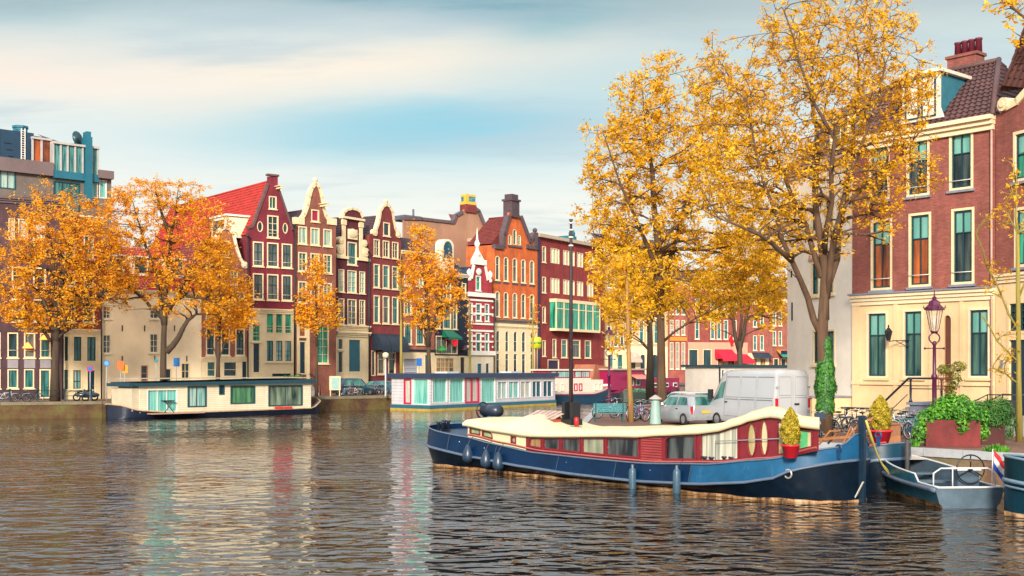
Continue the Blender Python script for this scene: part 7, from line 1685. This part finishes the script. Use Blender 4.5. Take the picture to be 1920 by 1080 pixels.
# ivy on its trunk, a pot-like hanging basket is the crate of the leaning bicycle
a=MB(); rnd=random.Random(3)
for k in range(4600):
    u=rnd.random(); z=.95+u*3.05 if k%9 else .2+u*.8; rr=(.30+.03*math.sin(z*3)+.03*math.sin(z*7.3)+.13*math.exp(-((z-1.9)/.8)**2))*(1-.25*u**2) if k%9 else .26; th=rnd.random()*2*PI; x=rr*math.cos(th)*rnd.uniform(.82,1.1)+.03; y=rr*math.sin(th)*rnd.uniform(.82,1.1)
    nn=Vector((math.cos(th),math.sin(th),rnd.uniform(-.1,.8))).normalized(); b_=Vector((0,0,-1)); t_=nn.cross(b_).normalized(); s=rnd.uniform(.045,.10); dn=(b_+nn*.35).normalized(); c=Vector((x,y,z))
    a.add([c-dn*s*.6,c-t_*s*.6,c+dn*s,c+t_*s*.6],[(0,1,2,3)])
iv=a.build('ivy',LEAF((.004,.03,.008),(.015,.10,.015),(.06,.24,.02),sc=2.5,trans=.15),bigT,fix=False)
tree('golden elm with straight dark trunk left of the parked cars, second of the near elms',66,[(1241,800),(1240,700),(1239,600),(1236,520)],
 [(.26,(1238,560),(1236,480),(1225,380),(1215,270),(1205,170)),(.14,(1238,540),(1270,440,1),(1300,330,1.5),(1320,220,2)),(.14,(1237,520),(1200,430,-1),(1165,350,-1.5),(1135,260,-2)),(.10,(1236,460),(1290,400,-1),(1350,380,-2),(1400,380,-2.4)),(.10,(1236,500),(1180,470,1),(1140,450,1.5),(1115,440,2)),(.07,(1244,640),(1290,606,-1),(1320,590,-1.5))],
 [(1210,190,85,80,0,3.5),(1160,290,75,90,0,3.2),(1250,290,105,100,0,3.8),(1330,270,85,95,0,3.4),(1140,400,60,80,0,2.6),(1220,420,110,90,0,3.8),(1330,420,110,80,0,3.8),(1270,530,120,60,0,3.6),(1150,500,60,60,0,2.6),(1400,470,70,60,0,2.8),(1380,560,90,40,0,2.8),(1420,400,60,60,0,2.6),(1430,520,50,50,0,2.4),(1200,560,80,40,0,2.6),(1250,120,30,30,0,1.5),(1110,330,25,40,0,1.2),(1330,150,50,40,0,2)],
 2000,goldY,bark,.105,21,.28,21,spread=.45)
tree('golden elm with forked dark trunk before the brick houses, right behind the white houseboat',118,[(1392,745),(1388,690),(1386,640)],
 [(.22,(1386,660),(1375,600),(1362,540),(1350,470)),(.22,(1387,655),(1398,600),(1410,540),(1425,470)),(.15,(1386,640),(1388,560),(1390,470))],
 [(1350,530,60,50,0,3.5),(1420,530,60,55,0,3.5),(1385,470,80,50,0,4),(1450,500,35,50,0,3),(1440,580,38,40,0,2.5),(1330,585,40,30,0,2.5)],420,goldY,barkG,.24,16,.38,31,spread=1.0)
tree('golden elm with dark blueish trunk just left of the second near elm, farther away',100,[(1219,745),(1219,660),(1218,600)],
 [(.2,(1218,630),(1214,560),(1200,480)),(.15,(1219,610),(1235,540),(1260,470))],
 [(1190,560,50,45,0,3),(1250,560,45,45,0,3),(1215,500,60,50,0,3),(1160,580,35,35,0,2)],300,goldY,barkG,.21,15,.33,41,spread=.9)
tree('slim young tree with ochre trunk and thin yellow crown beside the teal bench',59.5,[(1184,810),(1180,700),(1177,600),(1175,520)],
 [(.06,(1176,600),(1165,560),(1145,520)),(.06,(1176,580),(1195,540),(1205,500)),(.05,(1177,640),(1195,615),(1215,590))],
 [(1150,560,42,50,0,1.2),(1180,500,50,50,0,1.3),(1200,580,35,40,0,1),(1130,500,30,40,0,.9),(1160,640,30,30,0,.8)],170,goldY,barkY,.12,12,.13,51,twig=.008,spread=.4,name='young_tree')
# left row
tree('broad golden elm with dark trunk, leftmost on the far quay',97,[(103,758),(103,690),(106,640),(108,590)],
 [(0.29,(106,640),(112,560),(125,500),(140,440),(150,390)),(0.23,(105,640),(88,580),(70,520),(55,470)),(0.20,(108,620),(140,570),(170,530),(200,480),(220,450)),(0.15,(107,590),(100,520),(95,450),(90,390)),(.18,(110,590),(150,560),(190,550),(225,570)),(.14,(95,640),(70,600),(40,560),(15,550))],
 [(110,400,75,60,0,4),(50,450,55,60,0,3.5),(170,450,65,65,0,4),(110,490,100,70,0,4.5),(30,540,50,60,0,3.5),(180,540,65,50,0,3.5),(90,570,85,45,0,4),(60,600,50,30,0,3),(215,480,35,60,0,2.5),(140,600,45,25,0,2.5),(35,590,45,25,0,2.5)],1400,goldR,barkG,.115,18,.36,61,spread=.55)
tree('golden elm with open crown and low curved side limb before the cream plastered wall',100.5,[(308,756),(306,690),(307,630),(309,590)],
 [(0.24,(308,610),(300,550),(285,490),(265,430),(250,380)),(0.23,(309,610),(312,530),(320,460),(330,400),(335,350)),(0.19,(309,590),(345,530),(375,480),(395,440)),(0.17,(308,600),(270,560),(235,530),(205,500)),(.28,(312,660),(335,632),(352,600),(368,589),(405,590)),(.2,(309,570),(345,555),(385,560),(420,575)),(.16,(318,440),(300,390),(290,350))],
 [(270,370,65,40,0,3.5),(335,375,65,45,0,3.5),(230,430,50,65,0,3.5),(385,430,50,60,0,3.5),(260,520,65,45,0,3.5),(350,520,65,50,0,3.5),(400,500,50,60,0,3.2),(225,545,40,40,0,2.8),(410,570,35,30,0,2.5),(300,450,45,60,0,3),(330,575,50,25,0,2.5),(225,370,25,35,0,1.5)],1250,goldR,barkG,.115,18,.31,71,spread=.5)
tree('small golden tree with thin straight trunk before the pink gabled house',105,[(408,752),(409,680),(410,600)],
 [(.16,(410,640),(411,560),(412,480)),(.10,(410,610),(430,560),(450,530)),(.10,(410,600),(390,550),(378,510))],
 [(410,480,38,45,0,2),(400,550,40,50,0,2.2),(445,560,38,45,0,2),(420,610,45,28,0,2),(460,600,25,25,0,1.5)],420,goldR,barkG,.15,17,.20,81,spread=.8)
tree('small sparse golden tree with thin trunk before the brown bell gable house',115,[(593,750),(594,690),(595,620)],
 [(.13,(595,650),(594,580),(592,510)),(.07,(595,620),(575,580),(560,550)),(.07,(595,610),(615,570),(630,550))],
 [(592,520,26,45,0,1.6),(575,570,25,35,0,1.6),(615,570,25,35,0,1.6),(595,600,45,22,0,1.8),(570,600,22,18,0,1.2)],300,goldR,barkG,.15,14,.15,91,spread=.75)
tree('slender golden elm before the salmon and navy houses, in the middle of the row',121,[(805,750),(804,680),(803,630)],
 [(.28,(803,650),(800,580),(795,520),(790,450)),(.16,(803,640),(820,580),(838,530),(845,490)),(.14,(803,630),(785,580),(770,540)),(.08,(806,650),(790,620),(775,600))],
 [(790,440,28,28,0,2),(790,500,40,45,0,2.5),(835,510,28,40,0,2),(815,560,48,40,0,2.6),(765,540,22,40,0,1.8),(800,600,45,25,0,2),(855,555,18,22,0,1.2)],480,goldR,barkG,.16,15,.28,101,spread=.8)
for px,D,top,l in ((752,121,470,'slim grey green bare trunk of a young tree between black awnings and salmon house'),(999,142,560,'slim bare trunk of a young tree before the orange house corner'),(881,133,560,'slim bare trunk of a young tree before the crimson house')):
    tree(l,D,[(px,745),(px,660),(px,600)],[(.09,(px,610),(px-1,560),(px,top))],[(px,top+40,12,45,0,1.0)],22,goldR,barkYG,.16,5,.16,int(px),twig=.012,spread=.5,name='young_tree')
# right edge: bare young tree and a twig of another one reaching in
tree('young tree with yellow green bark and bare thin twigs at the right edge',43.5,[(1911,826),(1910,700),(1909,560),(1908,440)],
 [(.035,(1910,620),(1880,560),(1850,500),(1830,440)),(.03,(1910,680),(1870,640),(1840,590)),(.045,(1909,440),(1906,370),(1900,310)),(.03,(1909,560),(1935,500),(1950,440)),(.025,(1910,720),(1885,700),(1862,690))],
 [(1880,400,28,45,0,.7),(1900,340,25,40,0,.6),(1860,520,30,40,0,.7),(1895,650,30,45,0,.7),(1875,700,20,20,0,.5),(1935,420,30,60,0,.7)],200,goldY,barkYG,.07,5,.105,121,twig=.006,spread=.22,name='young_tree')
tree('golden tree mostly outside the frame, its twigs reaching in at the top right corner',33,[(2090,900),(2080,600),(2060,300),(2050,150)],
 [(.09,(2060,300),(1990,140),(1930,40),(1890,5)),(.07,(2050,150),(1980,80),(1930,75))],
 [(1900,15,45,22,0,.7),(1925,70,25,18,0,.5),(2000,100,80,100,0,1.5),(1905,48,22,8,0,.3)],130,gold,bark,.08,14,.2,131,twig=.007,spread=.22)
